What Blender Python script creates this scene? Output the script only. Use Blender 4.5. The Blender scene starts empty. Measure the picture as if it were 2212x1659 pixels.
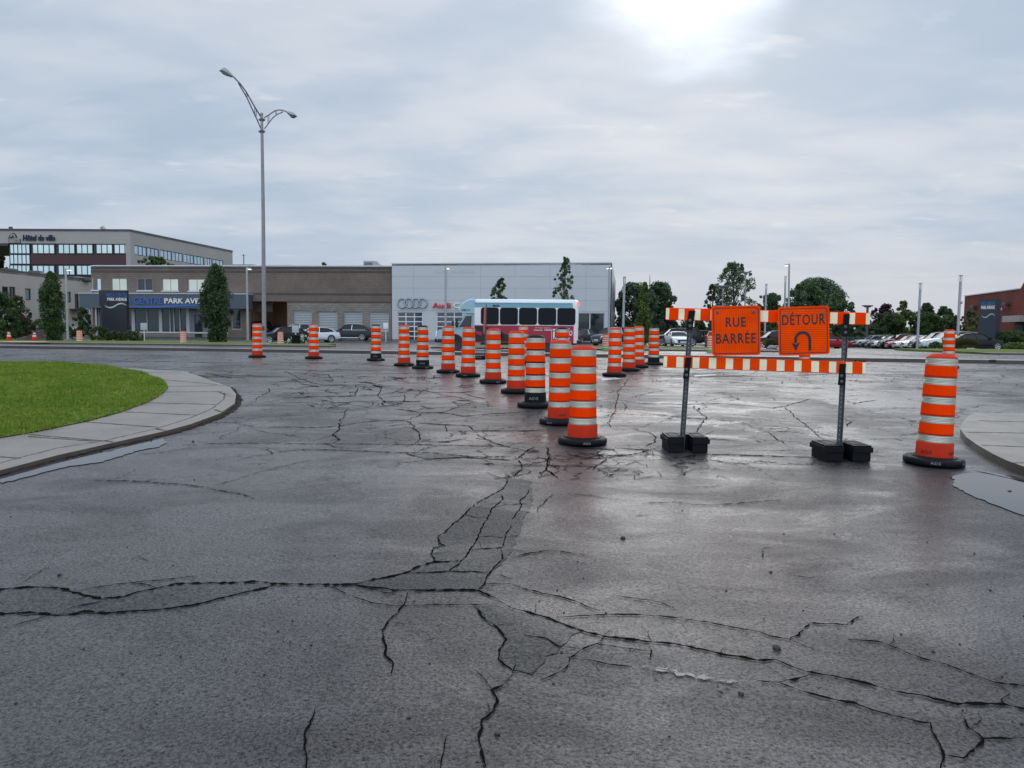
import bpy, bmesh, math, random
import numpy as np
from mathutils import Vector, Matrix
R=math.radians
random.seed(7); rng=np.random.default_rng(7)
scene=bpy.context.scene
# ---------------------------------------------------------------- camera
CAMZ=1.6; FPX=1615.0; CX,CY=1106.0,829.5; PITCH=R(4.16); ROLL=R(0.5)
camd=bpy.data.cameras.new('camera'); cam=bpy.data.objects.new('camera',camd); scene.collection.objects.link(cam)
camd.sensor_width=36; camd.lens=36*FPX/2212.0; camd.clip_start=.05; camd.clip_end=6000
CM=Matrix.Translation((0,0,CAMZ))@Matrix.Rotation(math.pi/2-PITCH,4,'X')@Matrix.Rotation(ROLL,4,'Z')
cam.matrix_world=CM; scene.camera=cam
scene.view_settings.view_transform='Standard'; scene.view_settings.look='None'
scene.view_settings.exposure=0.08; scene.view_settings.gamma=1.0
scene.cycles.use_denoising=True
try: scene.cycles.denoiser='OPENIMAGEDENOISE'
except Exception: pass
scene.cycles.max_bounces=6; scene.cycles.diffuse_bounces=3; scene.cycles.glossy_bounces=3
scene.cycles.transparent_max_bounces=8; scene.cycles.sample_clamp_indirect=4
# ---------------------------------------------------------------- sky and sun
SUN_EL=R(25.3); SUN_AZ=R(12.5)      # azimuth measured from +Y towards +X
world=bpy.data.worlds.new('World'); scene.world=world; world.use_nodes=True
nt=world.node_tree; nt.nodes.clear()
def N(t,**k):
    n=nt.nodes.new(t)
    for a,b in k.items(): setattr(n,a,b)
    return n
def Lk(a,b): nt.links.new(a,b)
def M_(op,a,b=None,c=None,clamp=False):
    n=N('ShaderNodeMath',operation=op); n.use_clamp=clamp
    for i,v in enumerate((a,b,c)):
        if v is None: continue
        if hasattr(v,'is_linked') or hasattr(v,'links'): Lk(v,n.inputs[i])
        else: n.inputs[i].default_value=v
    return n.outputs[0]
def MixC(f,a,b,mode='MIX'):
    n=N('ShaderNodeMix',data_type='RGBA',blend_type=mode)
    for s,v in ((n.inputs[0],f),(n.inputs[6],a),(n.inputs[7],b)):
        if hasattr(v,'links'): Lk(v,s)
        elif isinstance(v,(int,float)): s.default_value=v
        else: s.default_value=(*v,1)
    return n.outputs[2]
out=N('ShaderNodeOutputWorld'); 
sky=N('ShaderNodeTexSky'); sky.sky_type='NISHITA'; sky.sun_disc=False
sky.sun_elevation=SUN_EL; sky.sun_rotation=SUN_AZ; sky.air_density=1.5; sky.dust_density=2
bg1=N('ShaderNodeBackground'); Lk(sky.outputs[0],bg1.inputs[0]); bg1.inputs[1].default_value=.05
tc=N('ShaderNodeTexCoord'); sep=N('ShaderNodeSeparateXYZ'); Lk(tc.outputs['Generated'],sep.inputs[0])
zz=M_('MAXIMUM',sep.outputs[2],0.0); zd=M_('ADD',zz,.13)
px_=M_('DIVIDE',sep.outputs[0],zd); py_=M_('DIVIDE',sep.outputs[1],zd)
cmb=N('ShaderNodeCombineXYZ'); Lk(px_,cmb.inputs[0]); Lk(py_,cmb.inputs[1])
def noise(scale,detail,rough,vec,sx=1,sy=1,off=0,rot=0):
    mp=N('ShaderNodeMapping'); mp.inputs['Scale'].default_value=(sx,sy,1); mp.inputs['Location'].default_value=(off,off*.7,0)
    mp.inputs['Rotation'].default_value=(0,0,rot); Lk(vec,mp.inputs[0])
    n=N('ShaderNodeTexNoise'); n.inputs['Scale'].default_value=scale; n.inputs['Detail'].default_value=detail
    n.inputs['Roughness'].default_value=rough; n.inputs['Distortion'].default_value=.25; Lk(mp.outputs[0],n.inputs['Vector']); return n.outputs[0]
n1=noise(.8,5,.5,cmb.outputs[0],1,1.3,3.1,.35); n2=noise(2.3,7,.52,cmb.outputs[0],1,1.5,8.3,.2); n3=noise(3.1,5,.5,cmb.outputs[0],1,1.7,4.3,.5)
nn=M_('ADD',M_('MULTIPLY',n1,.62),M_('MULTIPLY',n2,.38))
cl=N('ShaderNodeMapRange'); cl.inputs['From Min'].default_value=.33; cl.inputs['From Max'].default_value=.68; cl.interpolation_type='SMOOTHERSTEP'; Lk(nn,cl.inputs[0])
cloud=MixC(cl.outputs[0],(.425,.530,.670),(.640,.690,.775))
# paler, warmer band towards the horizon, brighter towards the zenith
hz=N('ShaderNodeMapRange'); hz.inputs['From Min'].default_value=.20; hz.inputs['From Max'].default_value=0.0; Lk(sep.outputs[2],hz.inputs[0]); hz.interpolation_type='SMOOTHSTEP'
wsp=N('ShaderNodeMapRange'); wsp.inputs['From Min'].default_value=.60; wsp.inputs['From Max'].default_value=.76; wsp.interpolation_type='SMOOTHSTEP'; Lk(n3,wsp.inputs[0])
cloud=MixC(M_('MULTIPLY',wsp.outputs[0],.40),cloud,(.86,.86,.92))
hzc=MixC(M_('MULTIPLY',hz.outputs[0],.55),cloud,(.50,.59,.715))
side=N('ShaderNodeMapRange'); side.inputs['From Min'].default_value=-.05; side.inputs['From Max'].default_value=.6; Lk(sep.outputs[0],side.inputs[0])
hz2=N('ShaderNodeMapRange'); hz2.inputs['From Min'].default_value=.13; hz2.inputs['From Max'].default_value=.02; Lk(sep.outputs[2],hz2.inputs[0]); hz2.interpolation_type='SMOOTHSTEP'
col=MixC(M_('MULTIPLY',M_('MULTIPLY',side.outputs[0],hz2.outputs[0]),.6),hzc,(.64,.64,.68))
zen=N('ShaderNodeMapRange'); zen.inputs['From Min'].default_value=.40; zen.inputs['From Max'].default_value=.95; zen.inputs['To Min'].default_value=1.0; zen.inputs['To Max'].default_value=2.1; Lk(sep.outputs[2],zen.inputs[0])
back=N('ShaderNodeMapRange'); back.inputs['From Min'].default_value=.2; back.inputs['From Max'].default_value=-.8; back.inputs['To Min'].default_value=1.0; back.inputs['To Max'].default_value=1.8; Lk(sep.outputs[1],back.inputs[0])  # zenith and sky behind the camera boosted, unseen, to light drums and signs
# glow where the sun sits behind the cloud
sd=(math.sin(SUN_AZ)*math.cos(SUN_EL),math.cos(SUN_AZ)*math.cos(SUN_EL),math.sin(SUN_EL))
dt=N('ShaderNodeVectorMath',operation='DOT_PRODUCT'); Lk(tc.outputs['Generated'],dt.inputs[0]); dt.inputs[1].default_value=sd
ang=M_('ARCCOSINE',M_('MINIMUM',dt.outputs['Value'],1.0))
angn=M_('ADD',ang,M_('MULTIPLY',M_('SUBTRACT',n2,.5),.13))
g1=N('ShaderNodeMapRange'); g1.inputs['From Min'].default_value=.155; g1.inputs['From Max'].default_value=.0; Lk(angn,g1.inputs[0]); g1.interpolation_type='SMOOTHSTEP'
g2=N('ShaderNodeMapRange'); g2.inputs['From Min'].default_value=.50; g2.inputs['From Max'].default_value=.05; Lk(angn,g2.inputs[0]); g2.interpolation_type='SMOOTHSTEP'
glow=M_('ADD',M_('MULTIPLY',g1.outputs[0],1.0),M_('MULTIPLY',g2.outputs[0],.05))
col2=MixC(1.0,col,(.78,.80,.86),'MIX')
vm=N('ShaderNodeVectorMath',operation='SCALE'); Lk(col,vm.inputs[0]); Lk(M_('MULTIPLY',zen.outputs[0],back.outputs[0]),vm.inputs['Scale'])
gv=N('ShaderNodeVectorMath',operation='SCALE'); gv.inputs[0].default_value=(.98,.97,1.0); Lk(glow,gv.inputs['Scale'])
av=N('ShaderNodeVectorMath',operation='ADD'); Lk(vm.outputs[0],av.inputs[0]); Lk(gv.outputs[0],av.inputs[1])
bg2=N('ShaderNodeBackground'); Lk(av.outputs[0],bg2.inputs[0]); bg2.inputs[1].default_value=.97
mx=N('ShaderNodeMixShader'); mx.inputs[0].default_value=.93; Lk(bg1.outputs[0],mx.inputs[1]); Lk(bg2.outputs[0],mx.inputs[2]); Lk(mx.outputs[0],out.inputs[0])
sl=bpy.data.lights.new('sun','SUN'); sl.energy=.5; sl.angle=R(40); sl.color=(1,.96,.9)
so=bpy.data.objects.new('sun',sl); scene.collection.objects.link(so)
so.rotation_euler=Vector(sd).to_track_quat('Z','Y').to_euler()
# ---------------------------------------------------------------- geometry helpers
COL=scene.collection
_gy=[-12,0,8.8,14,18,22,26,32,40,48,56,66,72,80,88,110,5000]
_gz=[-.25,0,.26,.42,.51,.56,.58,.57,.52,.46,.36,.22,.22,.33,.38,.40,.40]
def ss(t): t=min(1,max(0,t)); return t*t*(3-2*t)
YB=[-12]+list(range(-10,22,2))+list(range(22,124,2))+[150,200,300,600,1500,4000]
XB=[8+3*i for i in range(22)]
def gz(X,Y):
    return float(np.interp(Y,_gy,_gz))-.55*ss((X-10)/16)*ss((Y-58)/30)
def ray(x,y):
    d=Vector(((x-CX)/FPX,-(y-CY)/FPX,-1)); d=CM.to_3x3()@d; return d
def P(x,y,Y):
    d=ray(x,y); t=Y/d.y; return Vector((d.x*t,Y,CAMZ+d.z*t))
def G(x,y,h=0.):
    d=ray(x,y)
    def F(Y): t=Y/d.y; return CAMZ+d.z*t-gz(d.x*t,Y)-h
    a=.8
    while a<300:
        b=a+(.1 if a<60 else .5)
        if F(b)<0: break
        a=b
    else: return P(x,y,300)
    for _ in range(30):
        m=(a+b)/2
        if F(m)<0: b=m
        else: a=m
    return P(x,y,b)
def gp(x,Y):          # ground point seen at column x at depth Y
    d=ray(x,712.); t=Y/d.y; return Vector((d.x*t,Y,gz(d.x*t,Y)))
def S(Y): return FPX/Y
class MB:
    def __init__(s): s.v=[];s.f=[];s.m=[];s.sm=[]
    def add(s,vs,fs,m=0,smooth=False,M=None):
        o=len(s.v)
        for p in vs:
            p=Vector(p)
            if M is not None: p=M@p
            s.v.append(tuple(p))
        for f in fs: s.f.append(tuple(o+i for i in f)); s.m.append(m); s.sm.append(smooth)
    def box(s,a,b,m=0,M=None):
        x0,y0,z0=a;x1,y1,z1=b
        vs=[(x0,y0,z0),(x1,y0,z0),(x1,y1,z0),(x0,y1,z0),(x0,y0,z1),(x1,y0,z1),(x1,y1,z1),(x0,y1,z1)]
        s.add(vs,[(0,3,2,1),(4,5,6,7),(0,1,5,4),(1,2,6,5),(2,3,7,6),(3,0,4,7)],m,False,M)
    def bbox(s,a,b,bv=.01,m=0,M=None):      # box with chamfered edges
        x0,y0,z0=a;x1,y1,z1=b; c=min(bv,(x1-x0)/2.01,(y1-y0)/2.01,(z1-z0)/2.01)
        bm=bmesh.new(); bmesh.ops.create_cube(bm,size=1)
        for v in bm.verts: v.co=Vector(((x0+x1)/2+v.co.x*(x1-x0),(y0+y1)/2+v.co.y*(y1-y0),(z0+z1)/2+v.co.z*(z1-z0)))
        bmesh.ops.bevel(bm,geom=bm.edges[:],offset=c,segments=2,affect='EDGES',profile=.6)
        bm.verts.index_update()
        s.add([v.co.copy() for v in bm.verts],[[v.index for v in f.verts] for f in bm.faces],m,True,M); bm.free()
    def prism(s,poly,z0,z1,m=0,M=None):     # poly in xy
        n=len(poly); vs=[(p[0],p[1],z0) for p in poly]+[(p[0],p[1],z1) for p in poly]
        fs=[tuple(range(n))[::-1],tuple(range(n,2*n))]+[(i,(i+1)%n,n+(i+1)%n,n+i) for i in range(n)]
        s.add(vs,fs,m,False,M)
    def prism_y(s,poly,y0,y1,m=0,M=None):   # poly in xz, extruded along y
        n=len(poly); vs=[(p[0],y0,p[1]) for p in poly]+[(p[0],y1,p[1]) for p in poly]
        fs=[tuple(range(n)),tuple(range(n,2*n))[::-1]]+[(i,n+i,n+(i+1)%n,(i+1)%n) for i in range(n)]
        s.add(vs,fs,m,False,M)
    def lathe(s,prof,n=32,m=0,M=None,smooth=True,cap0=False,cap1=False,sx=1,sy=1):
        vs=[];k=len(prof)
        for r,z in prof:
            for i in range(n):
                a=2*math.pi*i/n; vs.append((r*math.cos(a)*sx,r*math.sin(a)*sy,z))
        fs=[(j*n+i,j*n+(i+1)%n,(j+1)*n+(i+1)%n,(j+1)*n+i) for j in range(k-1) for i in range(n)]
        if cap0: fs.append(tuple(range(n))[::-1])
        if cap1: fs.append(tuple(range((k-1)*n,k*n)))
        s.add(vs,fs,m,smooth,M)
    def tube(s,pts,rad,n=8,m=0,M=None,cap=True):
        pts=[Vector(p) for p in pts]; k=len(pts)
        if not hasattr(rad,'__len__'): rad=[rad]*k
        vs=[];up=Vector((0,0,1))
        for i,p in enumerate(pts):
            t=(pts[min(i+1,k-1)]-pts[max(i-1,0)]).normalized()
            a=t.cross(up)
            if a.length<.1: a=t.cross(Vector((1,0,0)))
            a.normalize(); b=t.cross(a)
            for j in range(n):
                w=2*math.pi*j/n; vs.append(p+(a*math.cos(w)+b*math.sin(w))*rad[i])
        fs=[(j*n+i,(j+1)*n+i,(j+1)*n+(i+1)%n,j*n+(i+1)%n) for j in range(k-1) for i in range(n)]
        if cap: fs+= [tuple(range(n)),tuple(range((k-1)*n,k*n))[::-1]]
        s.add(vs,fs,m,True,M)
    def build(s,name,mats,parent=None,world=True):
        me=bpy.data.meshes.new(name); off=Vector((0,0,0))
        if parent is not None and world:
            q=parent
            while q is not None: off+=q.location; q=q.parent
        vs=[(x-off.x,y-off.y,z-off.z) for x,y,z in s.v] if off.length>0 else s.v
        me.from_pydata(vs,[],s.f)
        if not isinstance(mats,(list,tuple)): mats=[mats]
        for m in mats: me.materials.append(m)
        me.polygons.foreach_set('material_index',s.m); me.polygons.foreach_set('use_smooth',s.sm); me.update()
        bm=bmesh.new(); bm.from_mesh(me); bmesh.ops.recalc_face_normals(bm,faces=bm.faces); bm.to_mesh(me); bm.free()
        if any(s.sm):
            try: me.set_sharp_from_angle(angle=R(42))
            except Exception: pass
        o=bpy.data.objects.new(name,me); COL.objects.link(o)
        if parent is not None: o.parent=parent
        return o
def tag(o,label=None,cat=None,group=None,kind=None):
    if label: o['label']=label
    if cat: o['category']=cat
    if group: o['group']=group
    if kind: o['kind']=kind
    return o
def thing(name,label,cat,loc=(0,0,0),rz=0,group=None):
    o=bpy.data.objects.new(name,None); o.empty_display_size=.3; COL.objects.link(o)
    o.location=loc; o.rotation_euler=(0,0,rz); return tag(o,label,cat,group)
def dup(root,loc,rz=0,label=None,group=None,scale=None,rot=None):
    r=root.copy(); COL.objects.link(r); r.location=loc; r.rotation_euler=rot if rot else (0,0,rz)
    if scale: r.scale=scale
    if label: r['label']=label
    if group: r['group']=group
    for ch in list(root.children):
        c=ch.copy(); COL.objects.link(c); c.parent=r
        for g in ch.children:
            d=g.copy(); COL.objects.link(d); d.parent=c
    return r
# ---------------------------------------------------------------- materials
_mats={}
def mat(name,color=(.5,.5,.5),rough=.6,metal=0.,vary=0.,vscale=3.,bump=0.,bscale=20.,spec=.5,coat=0.,dirt=0.,trans=0.,emit=None,estr=0,rvary=0.,alpha=1.,sub=None):
    if name in _mats: return _mats[name]
    m=bpy.data.materials.new(name); m.use_nodes=True; t=m.node_tree; b=t.nodes['Principled BSDF']
    b.inputs['Base Color'].default_value=(*color,1); b.inputs['Roughness'].default_value=rough; b.inputs['Metallic'].default_value=metal
    b.inputs['Specular IOR Level'].default_value=spec; b.inputs['Coat Weight'].default_value=coat; b.inputs['Coat Roughness'].default_value=.05
    tcn=t.nodes.new('ShaderNodeTexCoord')
    def nz(sc,det=4,ro=.6):
        n=t.nodes.new('ShaderNodeTexNoise'); n.inputs['Scale'].default_value=sc; n.inputs['Detail'].default_value=det; n.inputs['Roughness'].default_value=ro
        t.links.new(tcn.outputs['Object'],n.inputs['Vector']); return n.outputs[0]
    last=None
    if vary:
        n=nz(vscale); mr=t.nodes.new('ShaderNodeMapRange'); mr.inputs['From Min'].default_value=.3; mr.inputs['From Max'].default_value=.7
        mr.inputs['To Min'].default_value=1-vary; mr.inputs['To Max'].default_value=1+vary; t.links.new(n,mr.inputs[0])
        vs=t.nodes.new('ShaderNodeVectorMath'); vs.operation='SCALE'; vs.inputs[0].default_value=color; t.links.new(mr.outputs[0],vs.inputs['Scale']); last=vs.outputs[0]
    if dirt:
        n=nz(vscale*2.3+1,6,.75); mr=t.nodes.new('ShaderNodeMapRange'); mr.inputs['From Min'].default_value=.56; mr.inputs['From Max'].default_value=.72
        mr.inputs['To Max'].default_value=dirt; t.links.new(n,mr.inputs[0])
        mi=t.nodes.new('ShaderNodeMix'); mi.data_type='RGBA'; t.links.new(mr.outputs[0],mi.inputs[0])
        if last is not None: t.links.new(last,mi.inputs[6])
        else: mi.inputs[6].default_value=(*color,1)
        mi.inputs[7].default_value=(.05,.045,.04,1); last=mi.outputs[2]
    if last is not None: t.links.new(last,b.inputs['Base Color'])
    if rvary:
        n=nz(vscale*1.7+.5); mr=t.nodes.new('ShaderNodeMapRange'); mr.inputs['From Min'].default_value=.3; mr.inputs['From Max'].default_value=.7
        mr.inputs['To Min'].default_value=max(.02,rough-rvary); mr.inputs['To Max'].default_value=min(1,rough+rvary); t.links.new(n,mr.inputs[0]); t.links.new(mr.outputs[0],b.inputs['Roughness'])
    if bump:
        n=nz(bscale,5); bp=t.nodes.new('ShaderNodeBump'); bp.inputs['Strength'].default_value=bump; bp.inputs['Distance'].default_value=.02; t.links.new(n,bp.inputs['Height']); t.links.new(bp.outputs[0],b.inputs['Normal'])
    if emit: b.inputs['Emission Color'].default_value=(*emit,1); b.inputs['Emission Strength'].default_value=estr
    if trans: b.inputs['Transmission Weight'].default_value=trans
    if alpha<1: b.inputs['Alpha'].default_value=alpha
    _mats[name]=m; return m
def nodes_of(m): return m.node_tree, m.node_tree.nodes['Principled BSDF']
class NT:   # tiny node writer
    def __init__(s,m): s.t=m.node_tree; s.b=s.t.nodes['Principled BSDF']; s.tc=s.t.nodes.new('ShaderNodeTexCoord')
    def n(s,ty,**k):
        n=s.t.nodes.new(ty)
        for a,b in k.items(): setattr(n,a,b)
        return n
    def l(s,a,b): s.t.links.new(a,b)
    def put(s,sock,v):
        if hasattr(v,'links'): s.l(v,sock)
        elif isinstance(v,(tuple,list)) and sock.type=='RGBA': sock.default_value=(*v,1)
        else: sock.default_value=v
    def math(s,op,a,b=None,clamp=False):
        n=s.n('ShaderNodeMath',operation=op); n.use_clamp=clamp; s.put(n.inputs[0],a)
        if b is not None: s.put(n.inputs[1],b)
        return n.outputs[0]
    def map(s,v,a,b,c=0.,d=1.,smooth=False):
        n=s.n('ShaderNodeMapRange'); n.inputs[1].default_value=a;n.inputs[2].default_value=b;n.inputs[3].default_value=c;n.inputs[4].default_value=d
        if smooth: n.interpolation_type='SMOOTHSTEP'
        s.l(v,n.inputs[0]); return n.outputs[0]
    def mapping(s,scale=(1,1,1),rot=(0,0,0),loc=(0,0,0),src='Object'):
        n=s.n('ShaderNodeMapping'); n.inputs['Scale'].default_value=scale;n.inputs['Rotation'].default_value=rot;n.inputs['Location'].default_value=loc
        s.l(s.tc.outputs[src],n.inputs[0]); return n.outputs[0]
    def noise(s,scale,detail=4,rough=.6,vec=None,dist=0):
        n=s.n('ShaderNodeTexNoise'); n.inputs['Scale'].default_value=scale;n.inputs['Detail'].default_value=detail;n.inputs['Roughness'].default_value=rough;n.inputs['Distortion'].default_value=dist
        s.l(vec if vec is not None else s.tc.outputs['Object'],n.inputs['Vector']); return n.outputs[0]
    def voro(s,scale,vec=None,feature='F1',rand=1.):
        n=s.n('ShaderNodeTexVoronoi',feature=feature); n.inputs['Scale'].default_value=scale; n.inputs['Randomness'].default_value=rand
        s.l(vec if vec is not None else s.tc.outputs['Object'],n.inputs['Vector']); return n
    def mix(s,f,a,b,mode='MIX'):
        n=s.n('ShaderNodeMix',data_type='RGBA',blend_type=mode); s.put(n.inputs[0],f); s.put(n.inputs[6],a); s.put(n.inputs[7],b); return n.outputs[2]
    def bump(s,h,strength,dist=.02,normal=None):
        n=s.n('ShaderNodeBump'); n.inputs['Strength'].default_value=strength; n.inputs['Distance'].default_value=dist; s.l(h,n.inputs['Height'])
        if normal is not None: s.l(normal,n.inputs['Normal'])
        return n.outputs[0]
# wet asphalt
def asphalt(name,base=.045,wet=1.0,tint=(1,.99,1.03),web=0.):
    m=mat(name,(base,)*3,.4); q=NT(m)
    fine=q.noise(62,3,.8); grit=q.noise(150,2,.7); coarse=q.noise(24,3,.65); pit=q.voro(38).outputs['Distance']; mid=q.noise(7,4,.6)
    big=q.noise(.35,4,.55,q.mapping((1,.55,1),(0,0,.35)),.6); big2=q.noise(1.1,6,.62,q.mapping((.7,1.3,1),(0,0,-.25)),1.0)
    v=q.math('MULTIPLY',q.map(fine,.33,.67,.30,1.75),q.map(coarse,.3,.7,.72,1.28))
    v=q.math('MULTIPLY',v,q.map(big,.3,.7,.85,1.15))
    pits=q.math('MULTIPLY',q.map(pit,.05,.26,1,0),q.map(q.noise(17,2,.5),.50,.58,0,1))
    agg=q.map(grit,.60,.70,0,1)
    cb=q.n('ShaderNodeVectorMath',operation='SCALE'); cb.inputs[0].default_value=tuple(base*t for t in tint); q.l(v,cb.inputs['Scale'])
    c=q.mix(q.math('MULTIPLY',agg,.4),cb.outputs[0],(.24,.23,.22)); c=q.mix(pits,c,(.008,.008,.008))
    w=q.math('ADD',q.math('MULTIPLY',big,.5),q.math('MULTIPLY',big2,.5))
    wt=q.map(w,.40,.60,0,1,True)
    film=q.math('MULTIPLY',q.map(big2,.585,.60,0,1),q.map(coarse,.36,.5,0,1))   # thin standing film
    sp=q.math('MULTIPLY',q.map(wt,0,1,.24*wet,.40*wet),q.map(fine,.36,.64,.40,1.5))
    sp=q.math('MULTIPLY',sp,q.math('SUBTRACT',1.,pits))
    ro=q.math('ADD',q.map(wt,0,1,.50,.34),q.map(coarse,.3,.7,-.08,.08)) if wet>.8 else q.math('ADD',q.map(wt,0,1,.62,.52),0.)
    if wet>.8: ro=q.math('MULTIPLY',ro,q.map(film,0,1,1,.55))
    if web:
        dv=q.n('ShaderNodeVectorMath',operation='ADD'); q.l(q.tc.outputs['Object'],dv.inputs[0])
        nn_=q.n('ShaderNodeTexNoise'); nn_.inputs['Scale'].default_value=1.6; nn_.inputs['Detail'].default_value=9; nn_.inputs['Roughness'].default_value=.68; q.l(q.tc.outputs['Object'],nn_.inputs['Vector'])
        sc=q.n('ShaderNodeVectorMath',operation='SCALE'); q.l(nn_.outputs['Color'],sc.inputs[0]); sc.inputs['Scale'].default_value=.75; q.l(sc.outputs[0],dv.inputs[1])
        tot=None; sy=q.n('ShaderNodeSeparateXYZ'); q.l(q.tc.outputs['Object'],sy.inputs[0])
        wid=q.map(sy.outputs[1],4,24,.011,.036)
        for scl,thr,ms,lo_ in ((.75,.8,.45,.47),(2.3,1.6,.8,.515),(6.5,2.5,.7,.60)):
            vo=q.voro(scl,dv.outputs[0],'DISTANCE_TO_EDGE'); d_=q.math('DIVIDE',vo.outputs['Distance'],q.math('MULTIPLY',wid,scl*.6/thr))
            line=q.map(d_,.35,1.,1,0); mk=q.map(q.noise(ms,3,.6,q.mapping((1,1,1),(0,0,0),(7*scl,3,0))),lo_,lo_+.05,0,1); line=q.math('MULTIPLY',line,mk)
            tot=line if tot is None else q.math('MAXIMUM',tot,line)
        rng_=q.math('MULTIPLY',q.map(sy.outputs[1],5.5,8,.0,1.,True),web); tot=q.math('MULTIPLY',tot,rng_)
        c=q.mix(tot,c,(.009,.008,.008)); sp=q.math('MULTIPLY',sp,q.math('SUBTRACT',1.,tot)); ro=q.math('MAXIMUM',ro,q.math('MULTIPLY',tot,.9))
    q.l(c,q.b.inputs['Base Color']); q.l(ro,q.b.inputs['Roughness']); q.l(sp,q.b.inputs['Specular IOR Level'])
    cw=q.math('MULTIPLY',q.map(wt,0,1,.32*wet**2,.66*wet**2),q.map(fine,.36,.60,.35,1.)); q.l(q.math('MULTIPLY',cw,q.math('SUBTRACT',1.,tot)) if web else cw,q.b.inputs['Coat Weight'])
    cr=q.map(wt,0,1,.34,.22); q.l(q.math('MULTIPLY',cr,q.map(film,0,1,1,.55)),q.b.inputs['Coat Roughness']); q.b.inputs['Coat IOR'].default_value=1.33
    q.l(q.bump(q.math('ADD',mid,q.math('MULTIPLY',fine,.25)),.35,.012),q.b.inputs['Coat Normal'])
    nb=q.bump(q.math('SUBTRACT',q.math('ADD',fine,q.math('MULTIPLY',coarse,.8)),q.math('MULTIPLY',pits,1.5)),1.,.010); nb=q.bump(mid,.25,.02,nb); q.l(nb,q.b.inputs['Normal'])
    return m
ASPH=asphalt('wet_asphalt',.028,1.,(1.12,1.,.99),web=.9); ASPH_DRY=asphalt('drying_asphalt',.050,.55,(1.02,1.0,.97))
CRACK=mat('crack_gap',(.008,.0075,.007),.9,spec=.0,bump=.4,bscale=60)
PATCHM=asphalt('worn_asphalt',.032,.80,(1.03,1.,.97))
WATER=mat('standing_water',(.03,.030,.031),.05,spec=.5); 
q=NT(WATER); q.l(q.bump(q.noise(26,3,.5,q.mapping((1,1,1))),.05,.01),q.b.inputs['Normal'])
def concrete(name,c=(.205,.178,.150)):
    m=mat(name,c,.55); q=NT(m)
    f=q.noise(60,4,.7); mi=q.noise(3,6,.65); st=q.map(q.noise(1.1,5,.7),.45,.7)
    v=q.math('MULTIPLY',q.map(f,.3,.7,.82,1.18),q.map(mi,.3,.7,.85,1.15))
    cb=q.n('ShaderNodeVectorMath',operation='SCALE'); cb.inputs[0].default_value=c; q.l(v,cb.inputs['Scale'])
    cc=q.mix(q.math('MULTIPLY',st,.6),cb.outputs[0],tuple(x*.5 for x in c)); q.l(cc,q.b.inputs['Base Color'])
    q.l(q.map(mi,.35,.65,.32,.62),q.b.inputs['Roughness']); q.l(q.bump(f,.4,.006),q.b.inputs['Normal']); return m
CONC=concrete('damp_concrete'); KERB=concrete('kerb_concrete',(.22,.20,.175)); KERBD=concrete('kerb_shaded_face',(.075,.062,.055)); KERBF=concrete('kerb_face',(.085,.072,.058))  # KERBD: shade on the median face painted in as dark concrete
def grassm(name,a,b,sc=1.):
    m=mat(name,a,.85,spec=.2); q=NT(m)
    f=q.noise(30*sc,5,.8); g=q.noise(.8*sc,5,.65); h=q.noise(5*sc,4,.6)
    c=q.mix(q.map(g,.35,.65),a,b); v=q.math('MULTIPLY',q.map(f,.25,.75,.45,1.5),q.map(h,.3,.7,.75,1.25))
    cb=q.n('ShaderNodeVectorMath',operation='SCALE'); q.l(c,cb.inputs[0]); q.l(v,cb.inputs['Scale']); q.l(cb.outputs[0],q.b.inputs['Base Color'])
    q.l(q.bump(f,.9,.04),q.b.inputs['Normal']); return m
GRASS=grassm('lawn_grass',(.10,.16,.016),(.15,.20,.022)); VERGE=grassm('verge_grass',(.085,.125,.022),(.14,.155,.035),.8); FIELD=grassm('field_grass',(.06,.09,.02),(.09,.11,.03),.3)
SOIL=mat('soil',(.045,.032,.025),.95,vary=.4,vscale=4,bump=.9,bscale=6)
# leaf materials
def leafm(name,c1,c2,tr=.25):
    m=mat(name,c1,.55,spec=.3); q=NT(m)
    f=q.noise(1.4,3,.6); g=q.noise(14,2,.5); c=q.mix(q.map(f,.35,.65),c1,c2); v=q.map(g,.3,.7,.6,1.4)
    cb=q.n('ShaderNodeVectorMath',operation='SCALE'); q.l(c,cb.inputs[0]); q.l(v,cb.inputs['Scale']); q.l(cb.outputs[0],q.b.inputs['Base Color'])
    tb=q.n('ShaderNodeBsdfTranslucent'); q.l(cb.outputs[0],tb.inputs[0]); mx=q.n('ShaderNodeMixShader'); mx.inputs[0].default_value=tr
    q.l(q.b.outputs[0],mx.inputs[1]); q.l(tb.outputs[0],mx.inputs[2]); q.l(mx.outputs[0],q.t.nodes['Material Output'].inputs[0]); return m
LEAF_DK=leafm('leaf_dark',(.042,.078,.032),(.068,.108,.044)); LEAF_MD=leafm('leaf_mid',(.055,.10,.028),(.085,.135,.038)); LEAF_LT=leafm('leaf_light',(.11,.165,.035),(.15,.20,.05))
LEAF_OL=leafm('leaf_olive',(.055,.075,.022),(.10,.095,.04)); LEAF_PU=leafm('leaf_purple',(.045,.018,.030),(.06,.03,.04)); LEAF_BR=leafm('leaf_russet',(.075,.060,.035),(.055,.075,.025)); LEAF_BL=leafm('leaf_bluegreen_haze',(.080,.130,.070),(.115,.165,.090))  # blue-green leaf also paints distance haze into the far crowns
BARK=mat('bark',(.09,.07,.055),.9,vary=.3,vscale=6,bump=.8,bscale=14)
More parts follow.
